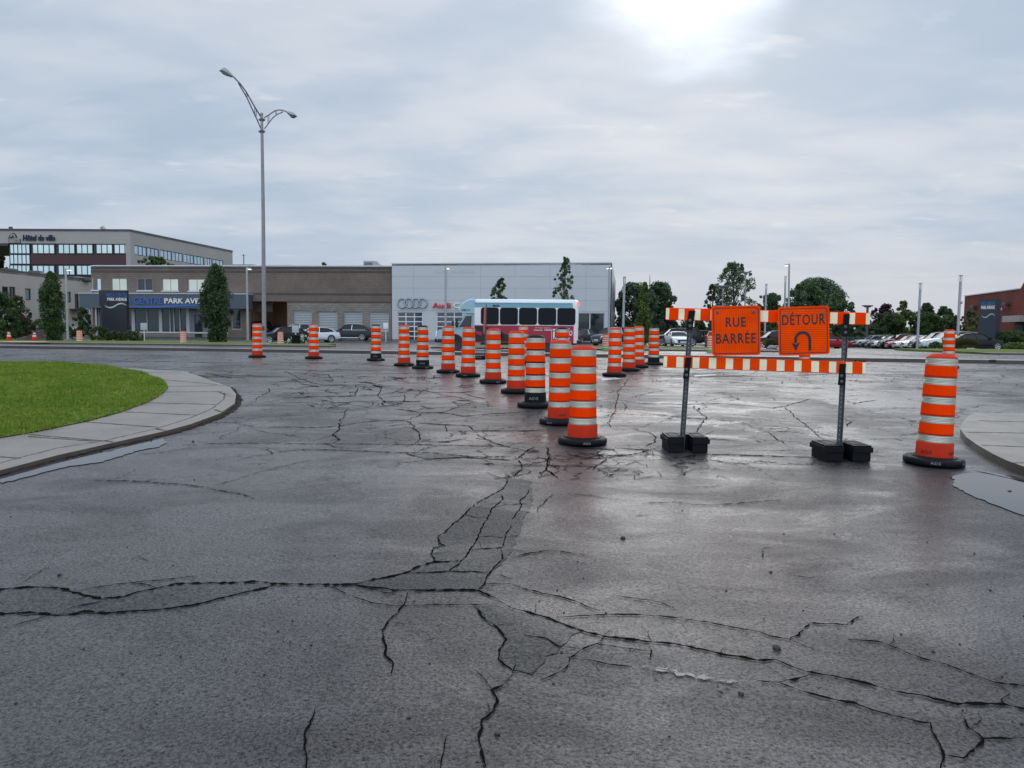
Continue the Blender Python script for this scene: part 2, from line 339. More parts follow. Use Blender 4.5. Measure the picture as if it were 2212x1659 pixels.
# sheeting, plastic, rubber, metals
def sheeting(name,c,ribs=None,wear=.5,rough=.38):
    m=mat(name,c,rough,spec=.02); q=NT(m)
    sc=q.noise(16,6,.75,q.mapping((1,1,1)),1.2); st=q.noise(60,3,.6,q.mapping((1,1,.12)),.3)
    d=q.math('MULTIPLY',q.map(sc,.60,.70,0,1),q.map(st,.45,.62,0,1)); d2=q.map(q.noise(5,4,.6),.35,.75,1.06,.82)
    cb=q.n('ShaderNodeVectorMath',operation='SCALE'); cb.inputs[0].default_value=c; q.l(d2,cb.inputs['Scale'])
    cc=q.mix(q.math('MULTIPLY',d,wear),cb.outputs[0],(.05,.035,.03)); 
    if ribs:
        wv=q.n('ShaderNodeTexWave',wave_type='BANDS',bands_direction=ribs[0]); wv.inputs['Scale'].default_value=ribs[1]; wv.inputs['Distortion'].default_value=.4
        wv.inputs['Detail'].default_value=2; q.l(q.tc.outputs['Object'],wv.inputs[0])
        cc=q.mix(q.math('MULTIPLY',q.map(wv.outputs[1],.55,.95),ribs[2]),cc,ribs[3]); q.l(q.bump(wv.outputs[1],.3,.004),q.b.inputs['Normal'])
    q.l(cc,q.b.inputs['Base Color']); return m
ORANGE_SH=sheeting('orange_sheeting',(1.0,.052,.001),None,.9,.5)
WHITE_SH=sheeting('silver_sheeting',(.50,.49,.41),None,1.,.36); WHITE_SH.node_tree.nodes['Principled BSDF'].inputs['Metallic'].default_value=.75
ORANGE_PL=mat('orange_plastic',(.50,.032,.010),.5,spec=.10,vary=.10,vscale=6,dirt=.25)
BLACK_PL=mat('black_plastic',(.006,.007,.009),.5,vary=.2,vscale=5,spec=.12)
RUBBER=mat('black_rubber',(.006,.0065,.008),.5,spec=.15,vary=.25,vscale=8,bump=.25,bscale=30,rvary=.12)
GALV=mat('galvanised_steel',(.11,.115,.115),.5,.3,vary=.2,vscale=9,rvary=.1)
STEEL=mat('light_pole_metal',(.36,.37,.39),.5,.25,vary=.1,vscale=2)
LAMPGREY=mat('lamp_grey_metal',(.25,.245,.25),.5,.1,vary=.12,vscale=2)
LAMPDK=mat('lamp_dark_metal',(.075,.075,.085),.5,.2)
CREAM_SH=sheeting('cream_sheeting',(.93,.91,.62),None,.35,.3)
SIGN_V=sheeting('orange_sign_ribbed_upright',(1.0,.080,.002),('X',17,.45,(.55,.03,.004)),.5,.3)
SIGN_H=sheeting('orange_sign_ribbed_level',(1.0,.080,.002),('Z',13,.55,(.60,.035,.004)),.3,.3)
BAR_OR=sheeting('orange_bar_ribbed',(1.0,.075,.003),('X',17,.35,(.60,.03,.004)),.3,.3)
BLACKINK=mat('black_lettering',(.012,.010,.010),.5)
DKRED=mat('dark_border_ink',(.10,.008,.006),.5)
WHITEP=mat('white_paint',(.75,.76,.77),.4,vary=.06,vscale=4)
GLASSD=mat('dark_glass',(.012,.015,.018),.05,spec=.6)
HEADL=mat('headlamp_glass',(.5,.52,.55),.08,.3,spec=.7); TAILL=mat('tail_lamp',(.35,.01,.01),.15,spec=.6)
TYRE=mat('tyre_rubber',(.013,.013,.014),.75,bump=.3,bscale=40); RIM=mat('alloy_rim',(.5,.51,.53),.3,.8); RIMD=mat('dark_rim',(.03,.03,.035),.4,.3)
TRIM=mat('black_trim',(.015,.015,.017),.5); CHROME=mat('chrome',(.75,.76,.78),.12,1.)
LIT=mat('lit_lamp',(.9,.85,.7),.4,emit=(1,.9,.7),estr=1.6)
# ---------------------------------------------------------------- text
def text_verts(s,bold=0.,shear=0.,spacing=1.):
    cu=bpy.data.curves.new('txt','FONT'); cu.body=s; cu.size=1; cu.offset=bold; cu.shear=shear; cu.space_character=spacing; cu.resolution_u=3
    ob=bpy.data.objects.new('txt',cu); me=bpy.data.meshes.new_from_object(ob)
    vs=[v.co.copy() for v in me.vertices]; fs=[tuple(p.vertices) for p in me.polygons]
    bpy.data.objects.remove(ob); bpy.data.meshes.remove(me); bpy.data.curves.remove(cu)
    x0=min(v.x for v in vs);x1=max(v.x for v in vs);y0=min(v.y for v in vs);y1=max(v.y for v in vs)
    return [((v.x-x0)/(x1-x0),(v.y-y0)/(y1-y0)) for v in vs],fs,(x1-x0)/(y1-y0)
def text_flat(mb,s,fn,m=0,bold=0.,shear=0.,spacing=1.):   # fn maps (u,v) in 0..1 to a point
    vs,fs,_=text_verts(s,bold,shear,spacing); mb.add([fn(u,v) for u,v in vs],fs,m)
# ---------------------------------------------------------------- ground sheets
def cut_poly(poly,dz,fine=None):
    bm=bmesh.new(); vs=[bm.verts.new((p[0],p[1],0)) for p in poly]
    try: bm.faces.new(vs)
    except ValueError: pass
    bmesh.ops.triangulate(bm,faces=bm.faces[:])
    ys=[p[1] for p in poly]; xs=[p[0] for p in poly]
    for y in YB:
        if min(ys)<y<max(ys): bmesh.ops.bisect_plane(bm,geom=bm.verts[:]+bm.edges[:]+bm.faces[:],plane_co=(0,y,0),plane_no=(0,1,0))
    if max(ys)>56:
        for x in XB:
            if min(xs)<x<max(xs): bmesh.ops.bisect_plane(bm,geom=bm.verts[:]+bm.edges[:]+bm.faces[:],plane_co=(x,0,0),plane_no=(1,0,0))
    bmesh.ops.triangulate(bm,faces=bm.faces[:])
    for v in bm.verts: v.co.z=gz(v.co.x,v.co.y)+dz
    bm.verts.index_update()
    V=[v.co.copy() for v in bm.verts]; F=[[v.index for v in f.verts] for f in bm.faces]; bm.free()
    # faces up
    out=[]
    for f in F:
        a,b,c=(V[i] for i in f[:3])
        out.append(f if (b-a).cross(c-a).z>0 else f[::-1])
    return V,out
def sheet(name,poly,dz,m,kind='structure',label=None,extra=None):
    mb=MB(); V,F=cut_poly(poly,dz); mb.add(V,F)
    if extra: extra(mb)
    o=mb.build(name,m); 
    if kind: tag(o,kind=kind)
    if label: tag(o,label)
    return o
def raised(name,poly,h,tm,fm,base=0.,extra=None,mats=()):
    mb=MB(); V,F=cut_poly(poly,base+h); mb.add(V,F,0)
    n=len(poly)
    for i in range(n):
        a=Vector(poly[i][:2]);b=Vector(poly[(i+1)%n][:2]); L=(b-a).length; k=max(1,int(L/1.0))
        ts=[j/k for j in range(k+1)]
        for y in YB:
            if min(a.y,b.y)<y<max(a.y,b.y): ts.append((y-a.y)/(b.y-a.y))
        ts=sorted(set(ts)); pr=[a.lerp(b,t) for t in ts]
        vs=[(p.x,p.y,gz(p.x,p.y)+base-.05) for p in pr]+[(p.x,p.y,gz(p.x,p.y)+base+h) for p in pr]; q_=len(pr)
        mb.add(vs,[(j,j+1,q_+j+1,q_+j) for j in range(q_-1)],1)
    if extra: extra(mb)
    return tag(mb.build(name,[tm,fm,*mats]),kind='structure')
def ribbon(mb,pts,w,dz,m=0,jit=.5,step=.06,taper=True,raw=False,wander=0.,spur=0.):
    """thin ragged strip lying on the ground through world points"""
    P_=[Vector((p[0],p[1])) for p in pts]; out=[]; Lt=sum((b-a).length for a,b in zip(P_[:-1],P_[1:]))
    if wander: step=max(.018,step*.4,Lt/400)
    for a,b in zip(P_[:-1],P_[1:]):
        L=(b-a).length; k=max(1,min(160,int(L/step)))
        for j in range(k): out.append(a.lerp(b,j/k))
    out.append(P_[-1]); n=len(out)
    if n<2: return
    L_=[];R_=[]; w1=w2=0; C=[]
    for i,p in enumerate(out):
        t=(out[min(i+1,n-1)]-out[max(i-1,0)]); 
        if t.length<1e-6: t=Vector((1,0))
        t.normalize(); no=Vector((-t.y,t.x)); w1=.90*w1+.45*random.uniform(-1,1); w2=.3*w2+.8*random.uniform(-1,1)
        ww=w*(1+jit*random.uniform(-.9,.9))*.5
        if taper: ww*=min(1,.35+(i+.4)/6,(n-i-.6)/6+.3)
        e=min(1,i/5,(n-1-i)/5) if wander else 1
        c=p+no*((w1*wander+w2*wander*.45)*e+(0 if wander else w2*w*1.1*jit)); C.append((c,no))
        ov=Vector((no.x*ww*.75,no.y*ww*(.9+.13*max(0,p.y)))); L_.append(c+ov);R_.append(c-ov)
    vs=[(v.x,v.y,gz(v.x,v.y)+dz) for v in L_+R_]
    mb.add(vs,[(i+1,i,n+i,n+i+1) for i in range(n-1)],m)
    if spur:
        i=random.randint(3,12)
        while i<n-3:
            c,no=C[i]; sg=random.choice((-1,1)); L=random.uniform(.25,1.)*spur; q_=[c]; d_=no*sg+Vector((random.uniform(-.9,.9),random.uniform(-.9,.9)))*.7
            for k in range(3): d_=(d_+Vector((random.uniform(-.5,.5),random.uniform(-.5,.5)))).normalized(); q_.append(q_[-1]+d_*L/3)
            ribbon(mb,q_,w*.42,dz,m,.5,step,True,False,wander*.6); i+=random.randint(6,40)
def tr(pts,s=.5,ox=0.,oy=933.2,h=0.): return [G(ox+x*s,oy+y*s,h) for x,y in pts]
BIG=1500
sheet('ground',[(-BIG,-12),(BIG,-12),(BIG,4000),(-BIG,4000)],-.06,FIELD)
# cracks traced on the pavement, part of the road surface
BL=[[((-900,760),(-400,700),(0,680),(60,675),(140,672),(260,676),(320,690),(390,712),(440,723),(530,718),(600,697),(680,678),(760,660),(850,656),(1000,655),(1090,650),(1180,660),(1300,660),(1430,664),(1530,662),(1600,645),(1700,625),(1770,605),(1810,585),(1880,565),(1980,560)),2.6],
[((-700,830),(-300,770),(0,790),(70,784),(160,786),(240,795),(320,788),(360,778),(450,787),(560,778),(680,770),(800,757),(900,735),(1000,710),(1100,685),(1180,668)),1.7],
[((0,857),(80,835),(200,800),(240,795)),.9],[((440,735),(380,748),(310,760),(270,785)),1.1],[((60,672),(120,640),(180,600),(230,575)),.8],
[((330,690),(450,668),(560,655),(700,645),(850,625)),.8],[((560,655),(620,660),(680,678)),.8],[((820,650),(850,620)),.6],
[((1530,662),(1600,675),(1700,687),(1850,688),(2000,683),(2065,685),(2120,710),(2212,765)),1.6],
[((1770,612),(1850,610),(1950,603),(2050,605),(2100,612)),1.2],
[((1880,560),(1870,530),(1885,505),(1930,495),(1905,485),(1895,455),(1930,425),(1960,395),(2010,360),(2035,330),(2080,300),(2140,270),(2175,245),(2200,195)),1.7],
[((1940,600),(1980,575),(2010,540),(2035,500),(2060,440),(2090,390),(2130,330),(2170,290),(2165,270)),1.5],
[((2020,512),(2100,505),(2170,500),(2180,460),(2212,400)),1.1],[((2070,455),(2120,452),(2180,462)),.8],[((2010,360),(2060,372),(2100,370)),.7],[((2130,330),(2180,315),(2212,318)),.7],
[((2165,505),(2170,550),(2130,590),(2100,620),(2090,660),(2065,685)),1.1],[((2100,610),(2160,620),(2212,640)),1.],[((2090,660),(2150,658),(2212,660)),1.],
[((1450,680),(1520,715),(1600,740),(1700,755),(1900,750),(2050,750),(2150,748)),.8],[((1550,672),(1640,690),(1720,705),(1755,722)),.9],
[((1760,695),(1750,740),(1720,780),(1690,810),(1650,860),(1645,900),(1655,940),(1650,965),(1690,1000),(1690,1050)),1.4],
[((2050,755),(2090,810),(2150,850),(2185,900),(2160,945),(2150,985),(2180,1010),(2212,1030)),1.4],
[((2212,1055),(2180,1095),(2125,1120),(2150,1170),(2140,1210),(2090,1250),(2070,1320),(2080,1390),(2100,1452)),1.9],
[((2060,1040),(2100,1080),(2125,1120)),.7],[((1365,1185),(1350,1250),(1330,1300),(1330,1370),(1325,1470)),1.2],[((1330,1300),(1370,1292)),.7],[((1930,1315),(1920,1370),(1900,1470)),.8],
[((380,210),(500,212),(600,215),(700,222),(800,228),(900,240),(960,255),(1050,268),(1100,290)),1.1],[((600,215),(680,205)),.8],[((920,235),(1000,210),(1100,180),(1200,155),(1280,135),(1350,120)),.9],
[((780,60),(900,52),(1100,50),(1400,52),(1700,54),(2000,60),(2212,65)),1.1],[((1180,90),(1300,78),(1450,78),(1600,85),(1750,92),(1850,90),(1950,100),(2080,110),(2212,105)),1.6],
[((1750,92),(1830,118),(2000,110),(2100,118),(2212,123)),1.2],[((1000,130),(1100,105),(1180,95),(1150,75)),.9],[((1400,50),(1460,70),(1560,72)),.9],[((600,97),(700,90),(800,70),(860,60)),1.],
[((600,540),(640,560)),.5]]
BR=[[((0,765),(60,780),(120,795),(180,810),(250,840),(320,865),(400,885),(500,895),(580,905),(700,915),(800,935),(900,958),(1000,975),(1060,990),(1140,990),(1200,1015),(1300,1040),(1400,1060),(1530,1085),(1650,1120),(1800,1140),(1920,1178),(2000,1175),(2130,1185),(2230,1206),(2700,1300)),2.0],
[((0,660),(60,683),(130,700),(200,715),(270,735),(340,765),(380,775)),1.2],
[((190,805),(260,800),(350,798),(480,795),(620,797),(720,805),(830,822),(950,848),(1050,865),(1120,890),(1200,900),(1240,880),(1285,830),(1380,835),(1450,838),(1500,800)),1.1],
[((1200,900),(1260,925),(1330,955)),.8],[((1450,900),(1580,912),(1650,935),(1760,980),(1880,1010),(1980,1050),(2080,1085),(2230,1105),(2600,1150)),1.3],
[((2080,1085),(2150,1130),(2110,1160),(2130,1185)),1.1],[((580,905),(600,950),(595,990)),1.],[((900,958),(915,935)),.7],
[((400,885),(370,920),(300,945),(250,980),(240,1020),(190,1050),(120,1080)),1.1],[((370,920),(480,935),(590,952)),1.],[((400,880),(435,850)),.6],
[((50,880),(150,895),(200,925),(290,940)),.8],[((250,980),(330,990),(420,1005),(520,1020)),.9],[((1060,1080),(1150,1085),(1230,1070),(1300,1050)),1.2],[((0,1045),(20,1000),(10,985)),.7],[((0,1045),(140,1050)),.7],
[((1160,1090),(1230,1115),(1320,1145),(1400,1165),(1480,1175),(1560,1205),(1650,1230),(1750,1255),(1810,1260),(1815,1300),(1845,1350),(1865,1400),(1850,1470)),1.5],
[((1865,1400),(1950,1415),(1990,1370),(2020,1330),(1960,1280),(1940,1220)),1.2],[((2020,1330),(2120,1330),(2230,1325)),1.3],[((1480,1160),(1510,1185)),.8],
[((560,310),(700,305),(800,318),(900,318),(1000,308),(1100,300),(1180,295)),.9],[((760,240),(860,240),(900,230)),.8],[((450,710),(560,728),(640,740),(720,775)),.8],
[((0,545),(80,525),(170,512),(250,525),(320,533)),1.],[((0,510),(80,525)),.8],[((0,120),(100,115),(200,120),(400,115),(560,90),(650,60)),1.],[((150,60),(160,140),(110,200),(180,190)),.9],
[((0,380),(40,340),(30,300),(60,280),(75,240)),1.1],[((110,350),(115,330),(180,270)),.9],[((0,315),(60,312)),.8],[((830,97),(1000,103),(1300,110)),1.],[((750,115),(900,128),(1000,155)),1.],[((1065,510),(1110,502),(1155,510)),.7],[((1080,510),(1085,550)),1.2],
[((1190,620),(1280,632),(1350,630)),.6],[((520,362),(600,362)),.7],[((240,270),(330,275),(500,300)),.7],[((200,800),(190,806)),.8],[((1470,830),(1475,812),(1520,800)),.7]]
ML=[((600,215),(760,200),(880,175)),((690,150),(720,165),(780,195),(900,230)),((860,190),(1000,180),(1120,165)),((900,230),(1020,232),(1180,220),(1320,190),(1480,185)),((680,300),(850,292),(1080,290),(1090,260),(1100,240)),
((1080,290),(1200,285),(1300,265),(1340,240)),((1180,225),(1220,245),(1200,285),(1250,320),(1190,345)),((1350,280),(1360,320),(1250,345),(1190,350)),((1300,360),(1380,372),(1450,382),(1560,380),(1680,400),(1900,382),(2050,375)),
((1450,382),(1430,400),(1360,425),(1180,430),(1000,455),(850,462),(600,460)),((1360,425),(1400,450),(1420,500),(1410,550)),((1560,380),(1650,345),(1750,320)),((1440,440),(1600,450),(1750,455)),((1580,450),(1585,490)),
((960,550),(990,530),(940,500),(1000,470)),((-300,100),(0,98),(270,105),(600,100),(1150,115),(1400,128)),((-885,55),(-400,62),(0,68),(200,50),(340,45)),((1500,270),(1750,268)),((250,165),(400,190)),((600,245),(605,260),(530,310)),
((1700,450),(1750,480),(2000,485),(2150,475)),((1750,500),(1850,550),(2000,585)),((1980,640),(2010,680),(1960,720),(1930,745)),((2075,570),(2000,610),(1960,640)),((2150,575),(2140,640),(2145,700),(2200,745)),((1400,300),(1480,250),(1530,235)),((960,200),(930,170),(700,160)),
((1480,540),(1600,545),(1700,520)),((1160,160),(1500,168)),((1500,120),(2200,150)),((1040,360),(1000,420),(960,500))]
MR=[((380,190),(350,230),(320,270),(315,305),(300,350),(290,390),(265,435),(280,465)),((320,310),(430,330),(700,335),(900,330),(1180,355),(1240,345),(1380,305)),((340,320),(370,345),(355,370)),((740,340),(770,380),(800,405),(770,440),(755,490)),
((1240,345),(1290,395),(1350,440),(1420,500),(1460,530)),((430,380),(700,410),(1000,430),(1080,465),(1150,490),(1250,560)),((1080,465),(1350,470)),((380,465),(450,480),(520,500),(540,540),(470,570)),((300,575),(400,582),(560,590)),
((100,605),(300,620),(500,610),(570,625)),((800,610),(1000,615),(1300,628),(1420,628)),((860,650),(1000,665),(1080,690)),((720,205),(1000,215),(1250,240),(1500,250)),((730,520),(900,530),(1000,540)),((1560,410),(1610,430),(1590,460)),((1100,285),(1180,300),(1190,315)),
((1640,170),(1900,180),(2212,178)),((380,170),(600,160),(900,168)),((200,600),(250,640),(180,700)),((100,575),(300,585),(330,620)),((1500,300),(1620,330),(1760,310)),((1700,230),(1850,240),(1950,260))]
def road_extra(mb):
    # worn, duller slivers of pavement lying between the cracks
    for pts,(s,ox,oy) in ((((0,681),(140,674),(320,692),(440,724),(600,698),(760,662),(1000,657),(1178,662),(1000,708),(900,733),(680,768),(450,785),(240,793),(0,788)),(.5,0,933.2)),
        (((1535,664),(1770,606),(1880,563),(1872,530),(1930,493),(1898,455),(1960,397),(2035,332),(2140,272),(2200,200),(2290,210),(2300,300),(2250,420),(2212,520),(2170,560),(2110,615),(2070,684),(1850,686),(1700,685)),(.5,0,933.2)),
        (((2055,757),(2150,750),(2330,800),(2520,860),(2420,930),(2300,1050),(2215,1030),(2160,985),(2185,900),(2150,850)),(.5,0,933.2)),
        (((1755,95),(1850,92),(1950,102),(2080,112),(2212,123),(2000,112),(1840,118)),(.5,0,933.2))):
        w_=[Vector(p[:2]) for p in tr(pts,s,ox,oy)]; o_=[]
        for a,b in zip(w_,w_[1:]+w_[:1]):
            L=(b-a).length; k=max(2,int(L/.06))
            for j in range(k):
                p=a.lerp(b,j/k); o_.append((p.x+random.uniform(-1,1)*(.02 if j else 0),p.y+random.uniform(-1,1)*(.02 if j else 0)))
        V,F=cut_poly(o_,.003); mb.add(V,F,2)
    for pts,w in BL: ribbon(mb,tr(pts),.0025+w*.0055,.006,1,jit=.9,wander=.011,spur=.16)
    for pts,w in BR: ribbon(mb,tr(pts,.5,1106.),.0025+w*.0055,.006,1,jit=.9,wander=.011,spur=.16)
    for pts in ML: ribbon(mb,tr(pts,.3907,345.6,743.),.015,.006,1,step=.12,jit=.7,wander=.03,spur=.6)
    for pts in MR: ribbon(mb,tr(pts,.3907,1209.7,743.),.013,.006,1,step=.12,jit=.7,wander=.025,spur=.5)
    rr=random.Random(5)
    # hairline crazing round the joint in front of the drums
    for i in range(70):
        x=rr.uniform(1050,1560); y=rr.uniform(968,1035); pts=[(x,y)]
        for k in range(rr.randint(2,5)): x+=rr.uniform(-26,32); y+=rr.uniform(-7,8); pts.append((x,y))
        ribbon(mb,[G(*p) for p in pts],.009,.006,1,step=.08,wander=.012)
    for i in range(60):
        x=rr.uniform(640,1040); y=rr.uniform(812,880); pts=[(x,y)]
        for k in range(rr.randint(2,4)): x+=rr.uniform(-30,34); y+=rr.uniform(-5,6); pts.append((x,y))
        ribbon(mb,[G(*p) for p in pts],.016,.006,1,step=.15,wander=.02)
    for i in range(40):
        x=rr.uniform(0,2212); y=rr.uniform(796,815); pts=[(x,y)]
        for k in range(rr.randint(2,4)): x+=rr.uniform(20,90); y+=rr.uniform(-2,2.5); pts.append((x,y))
        ribbon(mb,[G(*p) for p in pts],.02,.006,1,step=.3)
sheet('road',[(-160,-11.5),(160,-11.5),(160,160),(-160,160)],0.,[ASPH,CRACK,PATCHM],extra=road_extra)
# painted stop line remnants
LINEP=mat('worn_road_paint',(.42,.42,.42),.5,vary=.3,vscale=8,dirt=.6)
mb=MB()
for pts in (((1522,794),(1590,791),(1606,795),(1500,800)),((1300,817.5),(1330,816),(1345,819),(1300,823)),((1500,811),(1545,809),(1548,811),(1500,814))):
    V,F=cut_poly([G(*p)[:2] for p in pts],.007); mb.add(V,F)
tag(mb.build('stop_line',LINEP),kind='structure')
# puddles
def puddle(pts,label,dz=.007,n=6,j=.12):
    w=[G(*p) for p in pts]; out=[]; rr=random.Random(len(pts)*7+int(pts[0][0]))
    for a,b in zip(w,w[1:]+w[:1]):
        for k in range(n):
            p=a.lerp(b,k/n); L=(b-a).length*.10*min(1,1); 
            if k: p=p+Vector((rr.uniform(-1,1)*L*j*4,rr.uniform(-1,1)*L*j*4,0))
            out.append((p.x,p.y))
    return sheet('puddle',out,dz,WATER,label=label)
puddle([(0,1034),(40,1015),(110,1000),(170,988),(212,976),(236,978),(262,968),(300,957),(352,948),(360,956),(345,966),(300,974),(255,988),(215,1000),(150,1008),(80,1026),(0,1046)],'long shallow puddle along the left kerb')
puddle([(2058,1030),(2080,1024),(2110,1022),(2150,1028),(2212,1044),(2240,1052),(2240,1130),(2212,1115),(2150,1092),(2100,1072),(2060,1052)],'puddle beside the right hand drum')
puddle([(1386,1441),(1410,1444),(1450,1450),(1500,1460),(1560,1469),(1600,1478),(1560,1475),(1500,1466),(1440,1453)],'narrow puddle in the near pavement',j=.5)
puddle([(2100,1014),(2140,1022),(2190,1030),(2240,1044),(2240,1047),(2180,1034),(2120,1020)],'wet seam below the right kerb',j=.05)
# ---------------------------------------------------------------- median, far carriageway kerb, verges
def med(X): return 29.2-.21*X
xs=[-70,-50,-30,-15,0,15,30,50,80]
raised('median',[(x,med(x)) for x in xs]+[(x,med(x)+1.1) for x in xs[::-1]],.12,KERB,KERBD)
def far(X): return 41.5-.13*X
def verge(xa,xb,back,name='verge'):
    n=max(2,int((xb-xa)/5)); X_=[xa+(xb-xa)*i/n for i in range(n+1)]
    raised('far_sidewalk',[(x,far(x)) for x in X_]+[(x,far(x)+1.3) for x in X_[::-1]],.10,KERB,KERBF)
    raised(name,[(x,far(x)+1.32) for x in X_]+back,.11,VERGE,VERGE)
# left verge (ends at the driveway), middle verge, right verge
pB=[G(774,738)[:2],G(700,734)[:2],G(640,732)[:2],G(560,733)[:2]]
verge(-70,-10.4,[(-11.5,46.5),(-12.5,53),(-15,60),(-20,66),(-32,70),(-50,75),(-70,78)],)
verge(-4.6,14.6,[(14.6,44),(14,50),(12,53.5),(2,54.5),(-3,52),(-4.6,48)])
verge(24.5,75,[(75,60),(45,57),(33,56),(27,53),(25,48)])
# left corner island: pavement with kerb, lawn
sw=[(140,784),(212,790),(337,799),(400,802),(445,817),(497,836),(510,851),(507,871),(475,893),(412,916),(357,931),(245,956),(125,983),(0,1016),(-150,1052)]
gr=[(-300,778),(0,782),(137,784),(225,791),(300,803),(350,821),(364,838),(350,852),(320,869),(262,891),(187,911),(82,933),(0,947),(-150,985)]
H1=.048
swW=[tuple(G(x,y,H1)[:2]) for x,y in sw]; grW=[tuple(G(x,y,H1)[:2]) for x,y in gr]
JOINT=mat('paving_joint',(.03,.028,.024),.9)  # dark joints between the paving slabs
def joints(mb):
    for a,b in (((364,835),(497,833)),((355,847),(482,846)),((320,870),(465,874)),((270,890),(425,897)),((188,912),(340,923)),((64,939),(225,953)),((0,987),(45,990)),((350,820),(470,831)),((300,805),(392,804)),((60,943),(200,953))):
        ribbon(mb,[G(*a,H1),G(*b,H1)],.011,H1+.004,2,jit=.5,taper=False,wander=.004)
    inner=[(0,1001),(45,988),(125,968),(225,952),(337,926),(412,903),(462,881),(484,861),(486,848)]
    ribbon(mb,[G(x,y,H1) for x,y in inner],.014,H1+.004,2,jit=.5,taper=False,wander=.006)
    ribbon(mb,[G(x,y,H1) for x,y in ((470,846),(484,852),(500,851))],.03,H1+.004,2)
    ribbon(mb,[G(x,y,H1) for x,y in ((484,855),(506,856))],.02,H1+.004,2)
    for a,b in (((337,926),(358,930)),((225,952),(246,955)),((462,885),(478,889))): ribbon(mb,[G(*a,H1),G(*b,H1)],.02,H1+.004,2,taper=False)
back=[(-22,swW[-1][1]),(-22,26)]
poly=[tuple(G(-300,779,H1)[:2])]+swW+[(swW[-1][0]-6,swW[-1][1]-.6),(-40,swW[-1][1]+2)]
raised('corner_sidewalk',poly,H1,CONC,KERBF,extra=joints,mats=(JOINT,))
lawnpoly=grW+[(grW[-1][0]-8,grW[-1][1]+.6),(-40,grW[-1][1]+5)]
sheet('lawn',lawnpoly,H1+.012,GRASS)
# grass blades
def pip(x,y,poly):
    c=False;n=len(poly);j=n-1
    for i in range(n):
        xi,yi=poly[i];xj,yj=poly[j]
        if (yi>y)!=(yj>y) and x<(xj-xi)*(y-yi)/(yj-yi)+xi: c=not c
        j=i
    return c
def blades(name,poly,n,h,m,zb,seed,near=None,edge=0.,cat=None):
    rr=np.random.default_rng(seed); xs_=[p[0] for p in poly]; ys_=[p[1] for p in poly]; V=[];F=[];c=0
    x0,x1,y0,y1=max(min(xs_),-20),max(xs_),min(ys_),max(ys_)
    while c<n:
        y=y0+(y1-y0)*rr.random()**1.6; x=rr.uniform(x0,x1)
        if abs(x)>.85*y+.8: continue
        x+=rr.normal(0,edge); y+=rr.normal(0,edge*.6)
        if not pip(x,y,poly) and rr.random()>.04: 
            continue
        if not pip(x,y,poly) and not pip(x-.12,y+.12,poly): continue
        cl=math.sin(x*2.1+math.sin(y*1.3)*2)*math.sin(y*1.7+x)*.35+1
        hh=h*cl*rr.uniform(.5,1.3); a=rr.uniform(0,6.28); w=.004*(1+y*.08); lx,ly=rr.normal(0,hh*.45,2); z=gz(x,y)+zb
        i=len(V); dx,dy=math.cos(a)*w,math.sin(a)*w
        V+= [(x-dx,y-dy,z),(x+dx,y+dy,z),(x+lx*.4+dx*.7,y+ly*.4+dy*.7,z+hh*.6),(x+lx,y+ly,z+hh),(x+lx*.4-dx*.7,y+ly*.4-dy*.7,z+hh*.6)]
        F.append((i,i+1,i+2,i+3,i+4)); c+=1
    me=bpy.data.meshes.new(name); me.from_pydata(V,[],F); me.materials.append(m); me.update()
    o=bpy.data.objects.new(name,me); COL.objects.link(o); return tag(o,label='short green lawn grass with clover patches inside the corner pavement' if cat else None,cat=cat,kind='stuff')
BLADE=leafm('blade_green',(.13,.22,.02),(.21,.27,.035),.3)
blades('grass',grW+[(-20,grW[-1][1]+2)],85000,.045,BLADE,H1+.01,3,cat='grass')
# dirt and small weeds caught in the gutters
mb=MB(); DIRT=mat('gutter_dirt',(.035,.028,.020),.95,vary=.5,vscale=7,bump=.8,bscale=30,spec=.1)
gl_=[Vector(p) for p in swW[2:]]; cen=Vector((-9.,14.)) 
for k_,(w_,o_) in enumerate(((.07,.02),(.05,.07),(.10,.0))):
    ribbon(mb,[p+(p-cen).normalized()*o_ for p in gl_],w_,.0075+.001*k_,0,jit=.95,step=.15,wander=.03,taper=False)
rr_=random.Random(3)
for i in range(260):
    t=rr_.random()*(len(gl_)-1); a=gl_[int(t)]; b=gl_[min(int(t)+1,len(gl_)-1)]; p=a.lerp(b,t%1)+(a-cen).normalized()*abs(rr_.gauss(.03,.06)); r_=rr_.uniform(.004,.018); z=gz(p.x,p.y)+.008
    n_=5; mb.add([(p.x+r_*rr_.uniform(.6,1.3)*math.cos(6.28*j/n_),p.y+r_*rr_.uniform(.6,1.3)*math.sin(6.28*j/n_),z) for j in range(n_)]+[(p.x,p.y,z+r_*.6)],[(j,(j+1)%n_,n_) for j in range(n_)])
tag(mb.build('gutter_dirt',DIRT),'dark dirt and grit gathered along the left kerb','dirt',kind='stuff')
# right corner pavement
sr=[(2240,892),(2107,892),(2091,899),(2078,914),(2074,926),(2087,944),(2110,960),(2142,979),(2176,995),(2212,1008),(2300,1040)]
srW=[tuple(G(x,y,.085)[:2]) for x,y in sr]
def joints2(mb):
    for a,b in (((2112,909),(2230,912)),((2086,934),(2230,936)),((2120,962),(2230,966)),((2190,1000),(2235,1000))):
        ribbon(mb,[G(*a,.085),G(*b,.085)],.010,.089,2,jit=.4,taper=False,wander=.004)
raised('right_sidewalk',srW+[(9,srW[-1][1]),(14,srW[-1][1]+2),(14,srW[0][1])],.085,CONC,KERBF,extra=joints2,mats=(JOINT,))
